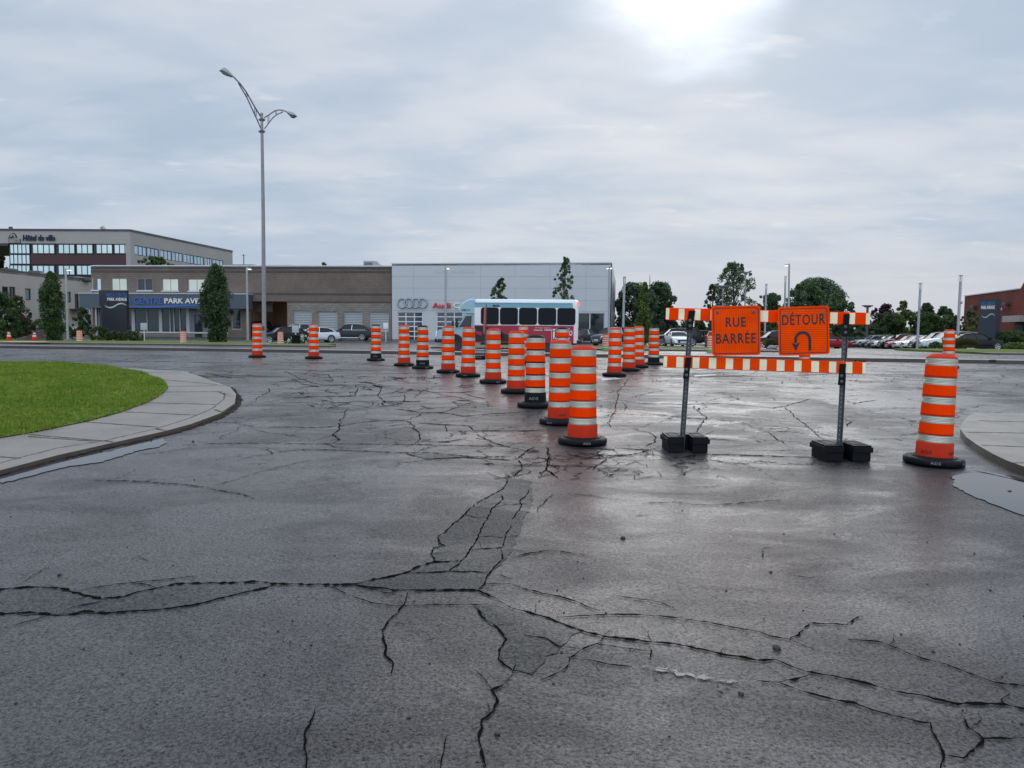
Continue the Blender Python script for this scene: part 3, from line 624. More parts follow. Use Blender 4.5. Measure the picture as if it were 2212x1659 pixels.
# loose stones scattered on the road
mb=MB(); rr=random.Random(11)
st=[(G(1346,1164),.02),(G(1678,1402),.022),(G(1601,1500),.015),(G(128,1243),.017),(G(417,955),.02),(G(1255,1001),.02),(G(1510,884),.025),(G(1074,1587),.014),(G(1167,1022),.016),(G(2181,1063),.02),(G(1665,1237),.012)]
for i in range(150): st.append((G(rr.gauss(1900,200) if i%2 else rr.uniform(600,2200),rr.uniform(806,832)),rr.uniform(.008,.02)))
for i in range(90): st.append((G(rr.uniform(0,2212),rr.uniform(850,1600)),rr.uniform(.004,.009)))
for p,r_ in st:
    bm=bmesh.new(); bmesh.ops.create_icosphere(bm,subdivisions=1,radius=r_)
    for v in bm.verts: v.co*=rr.uniform(.7,1.15); v.co.z*=.7
    bm.verts.index_update(); mb.add([v.co+p+Vector((0,0,r_*.3)) for v in bm.verts],[[v.index for v in f.verts] for f in bm.faces]); bm.free()
STONE=mat('dark_stone',(.03,.028,.026),.8)
o=mb.build('loose_stones',STONE); tag(o,'small dark stones scattered over the wet pavement','stones',kind='stuff')
# ---------------------------------------------------------------- traffic drums
def wrap(mb,s,rad,z0,h,a0,m=0,bold=.01,out=.0015):
    vs,fs,asp=text_verts(s,bold,0,1.1); w=h*asp*1.25
    V=[]
    for u,v in vs:
        a=a0+(u-.5)*w/rad; V.append(((rad+out)*math.sin(a),-(rad+out)*math.cos(a),z0+v*h))
    mb.add(V,fs,m)
def make_drum(black,label,n=28,hi=True):
    t=thing('traffic_drum',label,'traffic drum',(0,0,0),0,'striped traffic drums on the road and verge')
    PL=BLACK_PL if black else ORANGE_PL
    rad=lambda z:.163-(z-.22)*.018
    b=MB(); ns=44 if hi else n
    prof=[(.150,.05),(.178,.055),(.176,.215),(.172,.226),(rad(.23)-.004,.228)]
    for k in range(5):
        z=.228+.2*k
        if k<4: prof+=[(rad(z+.078)-.004,z+.078),(rad(z+.08)+.004,z+.08),(rad(z+.092)+.004,z+.092),(rad(z+.094)-.004,z+.094),(rad(z+.2)-.004,z+.2)]
    # first segment white then ring then orange/white pairs
    prof+=[(rad(1.1)-.004,1.10),(.149,1.105),(.143,1.118),(.104,1.146),(.094,1.150),(.086,1.143),(.084,1.09),(.0,1.085)]
    b.lathe(prof,ns); b.build('body',PL,t)
    c=MB(); c.lathe([(.286,.0),(.292,.010),(.290,.048),(.280,.062),(.262,.068),(.258,.066),(.222,.068),(.215,.080),(.190,.082),(.178,.075),(.172,.05)],ns,cap0=True); c.build('rubber_base',RUBBER,t)
    for k in range(5):
        z=.228+.2*k; w=MB(); w.lathe([(rad(z)-.004,z),(rad(z)+.001,z+.001),(rad(z)+.001,z+.012)]+[(rad(z)+(.0012 if j%2 else -.0022),z+.012+.0065*j) for j in range(1,8)]+[(rad(z+.075)+.001,z+.062),(rad(z+.075)+.001,z+.075),(rad(z+.075)-.004,z+.076)],ns)
        w.build('white_band',WHITE_SH,t)
    for k in range(4):
        z=.228+.2*k+.096; w=MB(); w.lathe([(rad(z)-.004,z),(rad(z)+.001,z+.001),(rad(z+.102)+.001,z+.102),(rad(z+.103)-.004,z+.103)],ns)
        w.build('orange_band',ORANGE_SH,t)
    return t
def add_text(t,specs):
    for s,r_,z,h,a,m in specs:
        mb=MB(); wrap(mb,s,r_,z,h,a,0,.012); mb.build('lettering',m,t,False)
GREYINK=mat('grey_lettering',(.22,.22,.23),.6)
DG='traffic drums standing on the wet road'
drumO=make_drum(False,'orange capped drum nearest the camera, front of the diagonal row, torn lowest white band')
drumB=make_drum(True,'black capped drum with black foot, third from the front of the row')
def place(t,x,Y=None,yb=None,lean=(0,0),rz=0):
    p=G(x,yb) if yb is not None else gp(x,Y)
    t.location=p+Vector((0,0,.006)); t.rotation_euler=(R(lean[0]),R(lean[1]),rz); return t
protoO=drumO; protoB=drumB
TOPSPEC={'base':('ADS',.2945,.018,.028,0.,GREYINK)}
place(drumO,1258,yb=957,rz=.4)
place(drumB,1156,yb=878,rz=.2)
drums=[(1210,914,0,'orange drum directly behind the front drum, ADS printed on its orange foot','b'),
 (1115,848,0,'orange capped drum fourth from the front, glowing bands, just left of the black capped one',''),
 (1065,827,0,'orange drum standing in front of the thin sign post and bus door',''),
 (1011,813,0,'orange drum in front of the bus driver door, right of a slightly farther one',''),
 (968,805,0,'orange drum in front of the bus bonnet',''),
 (913,796,1,'black capped drum with a lettered black foot, left of the bus bonnet',''),
 (873,790,0,'orange drum below the four ring emblem, left of a black footed drum',''),
 (812,779,1,'black footed drum in front of the brown building right end',''),
 (678,775,0,'orange drum alone in front of the white sedan, right of the tall street lamp',''),
 (556,772,0,'orange drum in front of the tall street lamp foot, farthest left on the road',''),
 (1130,786,0,'orange drum half hidden behind the front row, in front of the bus side',''),
 (1214,812,1,'black capped drum hidden behind the two front drums, below the bus rear',''),
 (1327,812,0,'orange drum, nearest of the right hand group of four',''),
 (1358,801,0,'orange drum second of the right hand group, overlapping the one behind',''),
 (1379,794,0,'orange drum with a dark diamond mark, third of the right hand group',''),
 (1412,788,1,'black footed drum at the left end of the barricade bars',''),
 (1737,794,1,'drum behind the detour sign, only its foot showing below the sign',''),
 (2048,795,0,'orange drum standing behind the leaning right hand drum','')]
placed=[]
for x,y,bl,lab,f in drums:
    src=protoB if bl else protoO
    p=G(x,y); o=dup(src,p+Vector((0,0,.006)),0,lab); o.rotation_euler=(R(random.uniform(-.7,.7)),R(random.uniform(-.9,.9)),random.uniform(0,6.28)); placed.append((x,o))
    if x==1379: o.scale=(1,1,1.02)
    if x==1737: o.scale=(.97,.97,.62)
pr=G(2016,1001); right=dup(protoO,pr+Vector((0,0,.006)),0,'leaning orange drum beside the puddle at the right pavement corner'); right.rotation_euler=(0,R(1.9),0)
add_text(right,[('ADS',.178,.11,.034,.62,BLACKINK),('ADS',.178,.11,.034,-.95,BLACKINK),('ADS',.2915,.02,.028,-.45,GREYINK),('ADS',.2915,.02,.028,.75,GREYINK)])
for x,o in placed:
    if x in(1210,): o.rotation_euler=(o.rotation_euler[0],o.rotation_euler[1],0); add_text(o,[('ADS',.178,.115,.03,.12,BLACKINK),('ADS',.2915,.02,.024,-.6,GREYINK)])
    if x in(1065,1011,873,968): o.rotation_euler=(o.rotation_euler[0],o.rotation_euler[1],0); add_text(o,[('ADS',.2915,.02,.026,.4 if x!=1011 else -.2,GREYINK)])
    if x in(913,812): o.rotation_euler=(o.rotation_euler[0],o.rotation_euler[1],0); add_text(o,[('ADS',.178,.12,.04,.05,GREYINK),('ADS',.2915,.02,.026,.5,GREYINK)])
    if x==1379:
        o.rotation_euler=(o.rotation_euler[0],o.rotation_euler[1],0); q_=MB(); r_=.1555
        q_.add([((r_)*math.sin(a),-(r_)*math.cos(a),z) for a,z in ((0.,.66),(.25,.60),(0.,.555),(-.25,.60))],[(0,1,2,3)]); q_.build('diamond_mark',BLACKINK,o,False)
add_text(drumB,[('ADS',.178,.115,.045,-.2,GREYINK)]); drumB.rotation_euler=(0,0,0)
drumO.rotation_euler=(0,0,0); add_text(drumO,[('ADS',.2915,.018,.026,.08,GREYINK)])
# small drums in the far verge, no rubber base, green lower rim
GREENP=mat('green_plastic',(.10,.42,.08),.5); WORNO=sheeting('worn_orange_sheeting',(.80,.12,.03),None,.4,.45); PALEW=sheeting('worn_white_sheeting',(.62,.60,.55),None,.4,.45)
def make_small(label):
    t=thing('verge_drum',label,'traffic drum',(0,0,0),0,'small striped drums along the far verge')
    b=MB(); b.lathe([(.0,.0),(.20,.0),(.195,.14),(.16,.86),(.13,.89),(.0,.89)],20); b.build('body',ORANGE_PL,t)
    g=MB(); g.lathe([(.202,.0),(.197,.15)],20); g.build('green_rim',GREENP,t)
    for k in range(6):
        z=.15+.12*k; rr_=lambda z_:.197-(z_-.14)*.049
        for nm,zz_,m_ in (('white_band',z,PALEW),('orange_band',z+.06,WORNO)):
            w=MB(); w.lathe([(rr_(zz_)+.001,zz_+.001),(rr_(zz_+.059)+.001,zz_+.059)],20); w.build(nm,m_,t)
    return t
sm=make_small('small striped drum on the lawn right of the dark pylon sign')
sm.location=G(396,744)
for x,y,lab,sc in ((172,741,'small striped drum on the left lawn between the lamp post and the dark pylon sign',(1,1,1)),(606,746,'small green rimmed drum on the lawn in front of the black car',(1,1,1)),(1308,757,'small faded drum half hidden behind the nearest right hand road drum',(1,1,1)),(1535,761,'small green rimmed drum between the barricade post and road closed sign',(1,1,1))):
    dup(sm,G(x,y),0,lab,scale=sc)
# ---------------------------------------------------------------- barricade with two signs
bar=thing('road_barricade','two rail orange and cream barricade carrying the road closed and detour signs on black weights','barricade')
pL=G(1474,972); pR=G(1811,991)
pL=pL+Vector((0,0,.0)); 
bar.location=(pL+pR)/2
def onplane(x,y,off=0.):   # point of the vertical barricade plane seen at pixel (x, y)
    d=ray(x,y); o=Vector((0,0,CAMZ)); u=(pR-pL); u.z=0; n=Vector((u.y,-u.x,0)).normalized(); 
    if n.y>0: n=-n
    q0=pL+n*off; t=(q0-o).dot(n)/d.dot(n); return o+d*t
UN=(pR-pL); UN.z=0; UN.normalize(); NN=Vector((UN.y,-UN.x,0)); NN=NN if NN.y<0 else -NN
def slab(mb,c4,off,th,m=0):   # quad given by four pixel corners, with thickness
    a=[onplane(x,y,off) for x,y in c4]; b=[p-NN*th for p in a]
    mb.add(a+b,[(0,1,2,3),(7,6,5,4),(0,4,5,1),(1,5,6,2),(2,6,7,3),(3,7,4,0)],m)
# posts: U channel, pale discs painting the light seen through its holes
for nm,top,bot in (('post',(1493,670),(1472,980)),('post',(1828,677),(1810.5,1001))):
    mb=MB(); a=onplane(*bot,-.01); b=onplane(*top,-.01); ax=(b-a).normalized(); w=.030
    def prof(p): return [p-UN*w+NN*.012,p-UN*w*.8+NN*.012,p-UN*w*.55-NN*.022,p+UN*w*.55-NN*.022,p+UN*w*.8+NN*.012,p+UN*w+NN*.012,p+UN*w*.62-NN*.03,p-UN*w*.62-NN*.03]
    A=prof(a);B=prof(b); mb.add(A+B,[(i,(i+1)%8,8+(i+1)%8,8+i) for i in range(8)]+[tuple(range(8)),tuple(range(8,16))],0)
    L=(b-a).length; k=int(L/.05)
    for i in range(k):
        c=a+ax*(.06+i*.05); r_=.0055
        mb.add([c+NN*-.0205+UN*math.cos(t)*r_+ax*math.sin(t)*r_ for t in [j*math.pi/4 for j in range(8)]],[tuple(range(8))],1)
    HOLE=mat('hole_light_painted',(.55,.56,.58),.6)
    mb.build(nm,[GALV,HOLE],bar)
# rails
def rail(tl,tr_,br,bl,stripes,m_or,label):
    mb=MB(); slab(mb,(tl,tr_,br,bl),.03,.022,0); o=mb.build('rail',[CREAM_SH],bar); tag(o,label)
    for a,b in stripes:
        L=lambda p,q_,t:(p[0]+(q_[0]-p[0])*t,p[1]+(q_[1]-p[1])*t)
        m2=MB(); m2.add([onplane(*L(bl,br,a),.0315),onplane(*L(bl,br,b),.0315),onplane(*L(tl,tr_,b),.0315),onplane(*L(tl,tr_,a),.0315)],[(0,1,2,3)]); m2.build('orange_stripe',m_or,o)
    m3=MB()
    for (p,q_) in ((tl,tr_),(bl,br)):
        m3.tube([onplane(*p,.025),onplane(*q_,.025)],.006,6,0)
    m3.build('edge_trim',ORANGE_SH,o)
    return o
bs=[(148,222),(280,353),(407,483),(543,618),(678,756),(812,890),(948,1027),(1090,1168),(1227,1305),(1367,1447),(1505,1582),(1635,1715)]
rail((1434,769.5),(1870.5,783),(1870,807.5),(1433,793),[((a-120)/1622,(b-120)/1622) for a,b in bs],BAR_OR,'lower striped rail')
tsr=[(168,243),(290,370),(418,498),(560,640),(690,770),(820,895),(960,1038),(1090,1170),(1225,1300),(1380,1455),(1515,1608),(1655,1742)]
rail((1439,665.5),(1880,676.5),(1879,701),(1438,690),[((a-142)/1633,(b-142)/1633) for a,b in tsr],ORANGE_SH,'upper striped rail')
# black clamp plates with bolts
for x0,y0,x1,y1,xs_ in ((1485,671,1499,712,0),(1478,772,1491,818,0),(1821,678,1834,726,0),(1812,786,1826,832,0)):
    mb=MB(); d=3 if x0<1700 else 2
    slab(mb,((x0+d,y0),(x1+d,y0),(x1-d,y1),(x0-d,y1)),.042,.012,0); pl=mb.build('clamp_plate',BLACK_PL,bar)
    for yy in (y1-20,y1-8):
        c=onplane((x0+x1)/2-d*.5,yy,.046); m2=MB(); rot=Matrix.Translation(c)@Matrix.Rotation(math.pi/2,4,'X'); m2.lathe([(.017,-.004),(.017,.002),(.008,.003),(.008,.010),(0,.011)],14,M=rot); m2.build('bolt',GALV,pl)
# ballast weights
for cx,cy,w,lab in ((1478,972,91,'left black ballast'),(1815,991,104,'right black ballast')):
    p=G(cx,cy); s_=FPX/p.y; hw=w/s_/2*1.0; d=.20; hz_=.175
    t=tag(MB().build('ballast_weight',RUBBER,bar) if False else None) if False else None
    mb=MB(); 
    # U shaped block open towards the camera, stepped lower half
    def ushape(k,z0,z1):
        hwk=hw-k; dk=d-k; sl=.050
        poly=[(-hwk,-dk),(-sl,-dk),(-sl,.03),(sl,.03),(sl,-dk),(hwk,-dk),(hwk,dk),(-hwk,dk)]
        return poly
    for k,z0,z1 in ((.018,.0,.10),(.0,.10,hz_-.02)):
        mb.prism([(x+p.x,y+p.y) for x,y in ushape(k,0,0)],p.z+z0,p.z+z1)
    mb.prism([(x+p.x,y+p.y) for x,y in ushape(.014,0,0)],p.z+hz_-.02,p.z+hz_)
    for sx in (-1,1):
        x0,x1=(p.x-hw+.05,p.x-.075) if sx<0 else (p.x+.075,p.x+hw-.05)
        for a,b,c,e in ((x0,x1,p.y-.13,p.y-.122),(x0,x1,p.y+.122,p.y+.13),(x0,x0+.008,p.y-.122,p.y+.122),(x1-.008,x1,p.y-.122,p.y+.122)): mb.box((a,c,p.z+hz_),(b,e,p.z+hz_+.005))
    o=mb.build('ballast_weight',RUBBER,bar)
    if hasattr(o.data,'polygons'):
        bv=o.modifiers.new('bevel','BEVEL'); bv.width=.012; bv.segments=2; bv.limit_method='ANGLE'
# signs
def rounded(x0,x1,y0,y1,r_,n=6):
    pts=[]
    for cx,cy,a0 in ((x1-r_,y1-r_,0),(x0+r_,y1-r_,90),(x0+r_,y0+r_,180),(x1-r_,y0+r_,270)):
        for k in range(n+1): a=R(a0+90*k/n); pts.append((cx+r_*math.cos(a),cy+r_*math.sin(a)))
    return pts
def sign(c4,m,label,marks):
    tl,tr_,br,bl=c4
    def W(u,v,off=.075):   # u right 0..1, v up 0..1
        a=(bl[0]+(br[0]-bl[0])*u,bl[1]+(br[1]-bl[1])*u); b=(tl[0]+(tr_[0]-tl[0])*u,tl[1]+(tr_[1]-tl[1])*u)
        return onplane(a[0]+(b[0]-a[0])*v,a[1]+(b[1]-a[1])*v,off)
    mb=MB(); out=rounded(0,1,0,1,.06); n=len(out); f=[W(u,v) for u,v in out]; k=[p-NN*.004 for p in f]
    mb.add(f+k,[tuple(range(n)),tuple(range(n,2*n))[::-1]]+[(i,(i+1)%n,n+(i+1)%n,n+i) for i in range(n)])
    o=mb.build('sign_panel',m,bar); tag(o,label)
    a=rounded(.035,.965,.035,.965,.05); b=rounded(.052,.948,.052,.948,.04); mb=MB()
    mb.add([W(u,v,.0765) for u,v in a]+[W(u,v,.0765) for u,v in b],[(i,(i+1)%n,n+(i+1)%n,n+i) for i in range(n)]); mb.build('border_line',DKRED,o)
    for s,(u0,v0,u1,v1),bold in marks:
        mb=MB(); text_flat(mb,s,lambda u,v:W(u0+(u1-u0)*u,v0+(v1-v0)*v,.0768),0,bold,0,1.15); mb.build('lettering',BLACKINK,o)
    return o,W
s1,W1=sign(((1536.5,661.5),(1642.5,659.5),(1643,767),(1538.5,769)),SIGN_V,'orange RUE BARRÉE sign with upright ribs',[('RUE',(.29,.575,.70,.77),.018),('BARRÉE',(.085,.245,.905,.50),.018)])
s2,W2=sign(((1680,663.5),(1791,660),(1792.5,765),(1682,768.5)),SIGN_H,'orange DÉTOUR sign with a U turn arrow and level ribs',[('DÉTOUR',(.08,.62,.92,.89),.016)])
# U turn arrow
mb=MB(); c=(.475,.30); r0,r1=.110,.165; arc=[];n=18
for k in range(n+1):
    a=math.pi*k/n; arc.append((c[0]+r1*math.cos(a),c[1]+.02+r1*1.05*math.sin(a),c[0]+r0*math.cos(a),c[1]+.02+r0*1.0*math.sin(a)))
pts=[(c[0]+r1,.085,c[0]+r0,.085)]+arc+[(c[0]-r1,.25,c[0]-r0,.25)]
vs=[];
for a,b,c_,d_ in pts: vs+=[W2(a,b,.0768),W2(c_,d_,.0768)]
mb.add(vs,[(2*i,2*i+2,2*i+3,2*i+1) for i in range(len(pts)-1)])
ac=c[0]-(r0+r1)/2
mb.add([W2(ac-.085,.26,.0768),W2(ac,.225,.0768),W2(ac+.085,.26,.0768),W2(ac,.085,.0768)],[(0,1,3),(1,2,3)])
mb.build('u_turn_arrow',BLACKINK,s2)
for W,o,bl_ in ((W1,s1,((.13,.87),(.865,.865))),(W2,s2,((.155,.835),(.87,.845)))):
    for u,v in bl_:
        c_=W(u,v,.077); m2=MB(); rot=Matrix.Translation(c_)@Matrix.Rotation(math.pi/2,4,'X'); m2.lathe([(.017,-.003),(.017,.002),(.009,.003),(.009,.010),(0,.011)],14,M=rot); m2.build('bolt',GALV,o)
        m2=MB(); m2.tube([W(u,v,.072),W(u,v,.035)],.008,8); m2.build('spacer_bolt',GALV,o)
# edge-on delineator sign on a rubber foot
p=G(1040,776); t=thing('marker_sign','thin sign seen edge on, standing on an ADS rubber foot in front of the bus','road sign',p)
s_=FPX/p.y
mb=MB(); mb.bbox((p.x-.32,p.y-.2,p.z),(p.x+.14,p.y+.2,p.z+.13),.03); o=mb.build('rubber_foot',RUBBER,t)
m2=MB(); text_flat(m2,'ADS',lambda u,v:Vector((p.x-.2+.2*u,p.y-.203,p.z+.05+.04*v)),0,.01); m2.build('lettering',GREYINK,o)
pa=P(1047,776,p.y); pb=P(1050.8,656,p.y)
mb=MB(); mb.tube([pa,pb],.018,8); mb.build('pole',GALV,t)
mb=MB(); c0=P(1050,664,p.y); c1=P(1048.5,694,p.y); c2=P(1048,717,p.y)
for (a,b) in ((c0,c2),): 
    mb.add([a+Vector((-.012,-.03,0)),a+Vector((-.05,-.45,0)),b+Vector((-.05,-.45,0)),b+Vector((-.012,-.03,0)),a+Vector((.0,-.03,0)),a+Vector((-.04,-.452,0)),b+Vector((-.04,-.452,0)),b+Vector((.0,-.03,0))],[(0,1,2,3),(7,6,5,4),(0,4,5,1),(1,5,6,2),(2,6,7,3),(3,7,4,0)])
mb.build('sign_panel',mat('faded_red_sheeting',(.55,.07,.05),.5,vary=.2),t)
# ---------------------------------------------------------------- facades
class Seg:
    def __init__(s,p0,p1,zb=None):
        s.p0=Vector((p0[0],p0[1],0)); s.p1=Vector((p1[0],p1[1],0)); s.u=(s.p1-s.p0).normalized(); s.L=(s.p1-s.p0).length
        n=Vector((s.u.y,-s.u.x,0)); mid=(s.p0+s.p1)/2
        if n.dot(-mid)<0: n=-n
        s.n=n; s.zb=gz(mid.x,mid.y)-.3 if zb is None else zb
    def W(s,a,z,d=0.): p=s.p0+s.u*a+s.n*d; return Vector((p.x,p.y,z))
    def px(s,x,y,d=0.):
        dr=ray(x,y); o=Vector((0,0,CAMZ)); q0=s.p0+s.n*d; t=(q0-o).dot(s.n)/dr.dot(s.n); h=o+dr*t; return ((h-s.p0).dot(s.u),h.z)
    def rect(s,x0,y0,x1,y1,d=0.):
        a,z1=s.px(x0,y0,d); b,z0=s.px(x1,y1,d); return (a,b,z0,z1)
    def box(s,mb,a0,a1,z0,z1,d0,d1,m=0):
        c=[s.W(a,z,d) for z in (z0,z1) for a,d in ((a0,d0),(a1,d0),(a1,d1),(a0,d1))]
        mb.add(c,[(0,3,2,1),(4,5,6,7),(0,1,5,4),(1,2,6,5),(2,3,7,6),(3,0,4,7)],m)
    def wall(s,mb,a0,a1,z0,z1,holes=(),depth=.25,m=0,d=0.,topz=None):
        hs=[(max(a0,h[0]),min(a1,h[1]),max(z0,h[2]),min(z1,h[3])) for h in holes]
        A=sorted({a0,a1,*[h[0] for h in hs],*[h[1] for h in hs]}); Z=sorted({z0,z1,*[h[2] for h in hs],*[h[3] for h in hs]})
        for i in range(len(A)-1):
            for j in range(len(Z)-1):
                ca,cz=(A[i]+A[i+1])/2,(Z[j]+Z[j+1])/2
                if any(h[0]<ca<h[1] and h[2]<cz<h[3] for h in hs): continue
                mb.add([s.W(A[i],Z[j],d),s.W(A[i+1],Z[j],d),s.W(A[i+1],Z[j+1],d),s.W(A[i],Z[j+1],d)],[(0,1,2,3)],m)
        for h in hs:
            q=[(h[0],h[2]),(h[1],h[2]),(h[1],h[3]),(h[0],h[3])]
            for k in range(4):
                p,r=q[k],q[(k+1)%4]; mb.add([s.W(*p,d),s.W(*r,d),s.W(*r,d-depth),s.W(*p,d-depth)],[(0,1,2,3)],m)
    def window(s,parent,r,glass,frame,cols=1,rows=1,fw=.06,d=-.15,name='window',label=None,blind=None):
        a0,a1,z0,z1=r; f=MB()
        s.box(f,a0,a0+fw,z0,z1,d-.02,d+.05); s.box(f,a1-fw,a1,z0,z1,d-.02,d+.05); s.box(f,a0+fw,a1-fw,z0,z0+fw,d-.02,d+.05); s.box(f,a0+fw,a1-fw,z1-fw,z1,d-.02,d+.05)
        for i in range(1,cols): a=a0+(a1-a0)*i/cols; s.box(f,a-fw/2,a+fw/2,z0+fw,z1-fw,d-.02,d+.045)
        for i in range(1,rows): z=z0+(z1-z0)*i/rows; s.box(f,a0+fw,a1-fw,z-fw/2,z+fw/2,d-.02,d+.047)
        o=f.build(name,frame,parent); 
        if label: tag(o,label)
        g=MB(); g.add([s.W(a0+fw*.5,z0+fw*.5,d),s.W(a1-fw*.5,z0+fw*.5,d),s.W(a1-fw*.5,z1-fw*.5,d),s.W(a0+fw*.5,z1-fw*.5,d)],[(0,1,2,3)])
        g.build('pane',glass,o); return o
    def text(s,parent,t,r,m,d=.1,bold=.0,th=.08,name='lettering',label=None,shear=0,sp=1.):
        a0,a1,z0,z1=r; mb=MB(); vs,fs,_=text_verts(t,bold,shear,sp); V=[s.W(a0+(a1-a0)*u,z0+(z1-z0)*v,d) for u,v in vs]
        # give the letters thickness: back copy and rim
        n=len(V); B=[p-s.n*th for p in V]; 
        from collections import Counter
        ec=Counter()
        for f in fs:
            for i in range(len(f)): e=(f[i],f[(i+1)%len(f)]); ec[tuple(sorted(e))]+=1
        rim=[(a,b,n+b,n+a) for (a,b),c in ec.items() if c==1]
        mb.add(V+B,list(fs)+rim); o=mb.build(name,m,parent); 
        if label: tag(o,label)
        return o
def bmat(name,c,c2,w=.4,h=.2,mort=.012,sc=1.,axis='XZ',rough=.8):
    m=mat(name,c,rough,spec=.2); q=NT(m)
    sp=q.n('ShaderNodeSeparateXYZ'); q.l(q.tc.outputs['Object'],sp.inputs[0]); cb=q.n('ShaderNodeCombineXYZ'); q.l(sp.outputs[0 if axis=='XZ' else 1],cb.inputs[0]); q.l(sp.outputs[2],cb.inputs[1])
    b=q.n('ShaderNodeTexBrick'); q.l(cb.outputs[0],b.inputs[0]); b.inputs['Color1'].default_value=(*c,1); b.inputs['Color2'].default_value=(*c2,1); b.inputs['Mortar'].default_value=(*[x*.6 for x in c],1)
    b.inputs['Scale'].default_value=1; b.inputs['Mortar Size'].default_value=mort; b.inputs['Brick Width'].default_value=w; b.inputs['Row Height'].default_value=h; b.inputs['Bias'].default_value=-.1
    v=q.map(q.noise(.4,5,.6),.3,.7,.85,1.15); sc_=q.n('ShaderNodeVectorMath',operation='SCALE'); q.l(b.outputs[0],sc_.inputs[0]); q.l(v,sc_.inputs['Scale']); q.l(sc_.outputs[0],q.b.inputs['Base Color'])
    q.l(q.bump(b.outputs[1],.4,.02),q.b.inputs['Normal']); return m
BLOCK=bmat('split_block_wall',(.190,.152,.125),(.165,.134,.110),.32,.26,.02); BLOCKD=mat('dark_block_band',(.075,.062,.058),.8,vary=.2,vscale=2)
BLOCKL=bmat('rough_block_wall',(.27,.24,.21),(.20,.18,.16),.42,.22,.02)
CAPW=mat('pale_metal_cap',(.55,.57,.60),.4,.2); FASC=mat('slate_fascia',(.065,.085,.110),.45,vary=.05,vscale=1)
BLIND=mat('window_blinds',(.42,.45,.46),.4,spec=.6); q=NT(BLIND)
wv=q.n('ShaderNodeTexWave',wave_type='BANDS',bands_direction='Z'); wv.inputs['Scale'].default_value=1.6; wv.inputs['Distortion'].default_value=.6; q.l(q.tc.outputs['Object'],wv.inputs[0])
q.l(q.mix(wv.outputs[1],(.12,.14,.15),(.50,.53,.54)),q.b.inputs['Base Color'])
MIRR=mat('mirror_glass_green',(.46,.56,.55),.06,1.,vary=.10,vscale=.6); MIRB=mat('mirror_glass_blue',(.42,.56,.66),.06,1.,vary=.12,vscale=.6); CREAMG=mat('mirror_glass_cream',(.52,.53,.44),.1,1.,vary=.10,vscale=.5)
GLS=mat('shop_glass',(.02,.03,.032),.04,spec=.55,vary=.4,vscale=.5); GLT=mat('teal_glass',(.02,.045,.045),.06,spec=.4)
FRW=mat('pale_frame',(.42,.43,.44),.5); FRD=mat('dark_frame',(.02,.024,.028),.5); BLUEL=mat('blue_letters',(.045,.16,.50),.4); BLUEE=mat('blue_wave',(.03,.12,.42),.35); WHL=mat('white_letters',(.80,.80,.80),.4); GREYW=mat('grey_wave',(.42,.43,.44),.4)
def body(mb,pts,z0,z1,m=0): mb.prism(pts,z0,z1,m)
# ---- brown block building
pE=gp(847,88); uE=Vector((-math.cos(R(5)),math.sin(R(5)))); 
def solveX(xpx,p0,u):
    d=ray(xpx,712.); # intersect in plan
    # p0+u*t = d*s
    det=u.x*(-d.y)-u.y*(-d.x); t=(-p0.x*(-d.y)+p0.y*(-d.x))/det; return (p0.x+u.x*t,p0.y+u.y*t)
A=solveX(191,pE,uE); s=Seg(A,(pE.x,pE.y)); 
bb=thing('block_building','long brown block building with slate fascia and blinds, behind the parked cars','building',((A[0]+pE.x)/2,(A[1]+pE.y)/2,.3))
ztop=s.px(520,575.5)[1]; zg=s.zb; 
aR=s.L
win=[(228,696,253,724),(278,696,316,726),(342,696.5,382,726),(405,697,446,727.5),(469,697.5,512,727.5)]
# upper windows, in photo pixels (from the enlarged crop): x0,y0,x1,y1
up=[(197.5,601.5,218,626.5),(240.5,601.5,274,627),(296,602,329,627.5),(350,602.5,385,628),(406,603,443,628.5)]
holes=[s.rect(*w) for w in up]
gar=s.rect(538.5,650.8,621,733); holes.append((gar[0],gar[1],zg,gar[3]))
blinds=[(634,670.5,674,712),(687,672,729,716),(743,673.5,783,716),(798,674,840,717)]
hb=[s.rect(*w) for w in blinds]; holes+=hb
shop=[(279,696,284,731),(311,696,340,731)]
st0=s.px(200,696)[0]; st1=s.px(492,696)[0]; zs0=s.px(350,717.5)[1]; zs1=s.px(350,665)[1]
holes.append((st0,st1,zg,zs1)); w2=s.rect(499,666.5,521,712); holes.append(w2)
mb=MB(); s.wall(mb,1.2,aR,zg,ztop,holes,.3,0)
# rounded left corner and remaining sides
arc=[]; 
for k in range(7):
    a=math.pi/2*k/6; c=s.W(1.2,0,-1.2); arc.append(c-s.u*1.2*math.sin(a)+s.n*1.2*math.cos(a))
for k in range(6):
    a,b=arc[k],arc[k+1]; mb.add([(b.x,b.y,zg),(a.x,a.y,zg),(a.x,a.y,ztop),(b.x,b.y,ztop)],[(0,1,2,3)],0,True)
D=26
bl=s.W(0,0,-D); br=s.W(aR,0,-D); c0=arc[-1]; c1=s.W(aR,0,0)
for a,b in ((bl,c0),(br,bl),(c1,br)): mb.add([(a.x,a.y,zg),(b.x,b.y,zg),(b.x,b.y,ztop),(a.x,a.y,ztop)],[(0,1,2,3)])
mb.build('wall',BLOCK,bb)
rf=MB(); rf.prism([(p.x,p.y) for p in [*arc,bl,br,c1]],ztop-.35,ztop-.1); rf.build('roof',mat('roof_membrane',(.2,.2,.2),.9),bb)
cp=MB(); 
s.box(cp,1.1,aR,ztop,ztop+.13,-.3,.08,0)
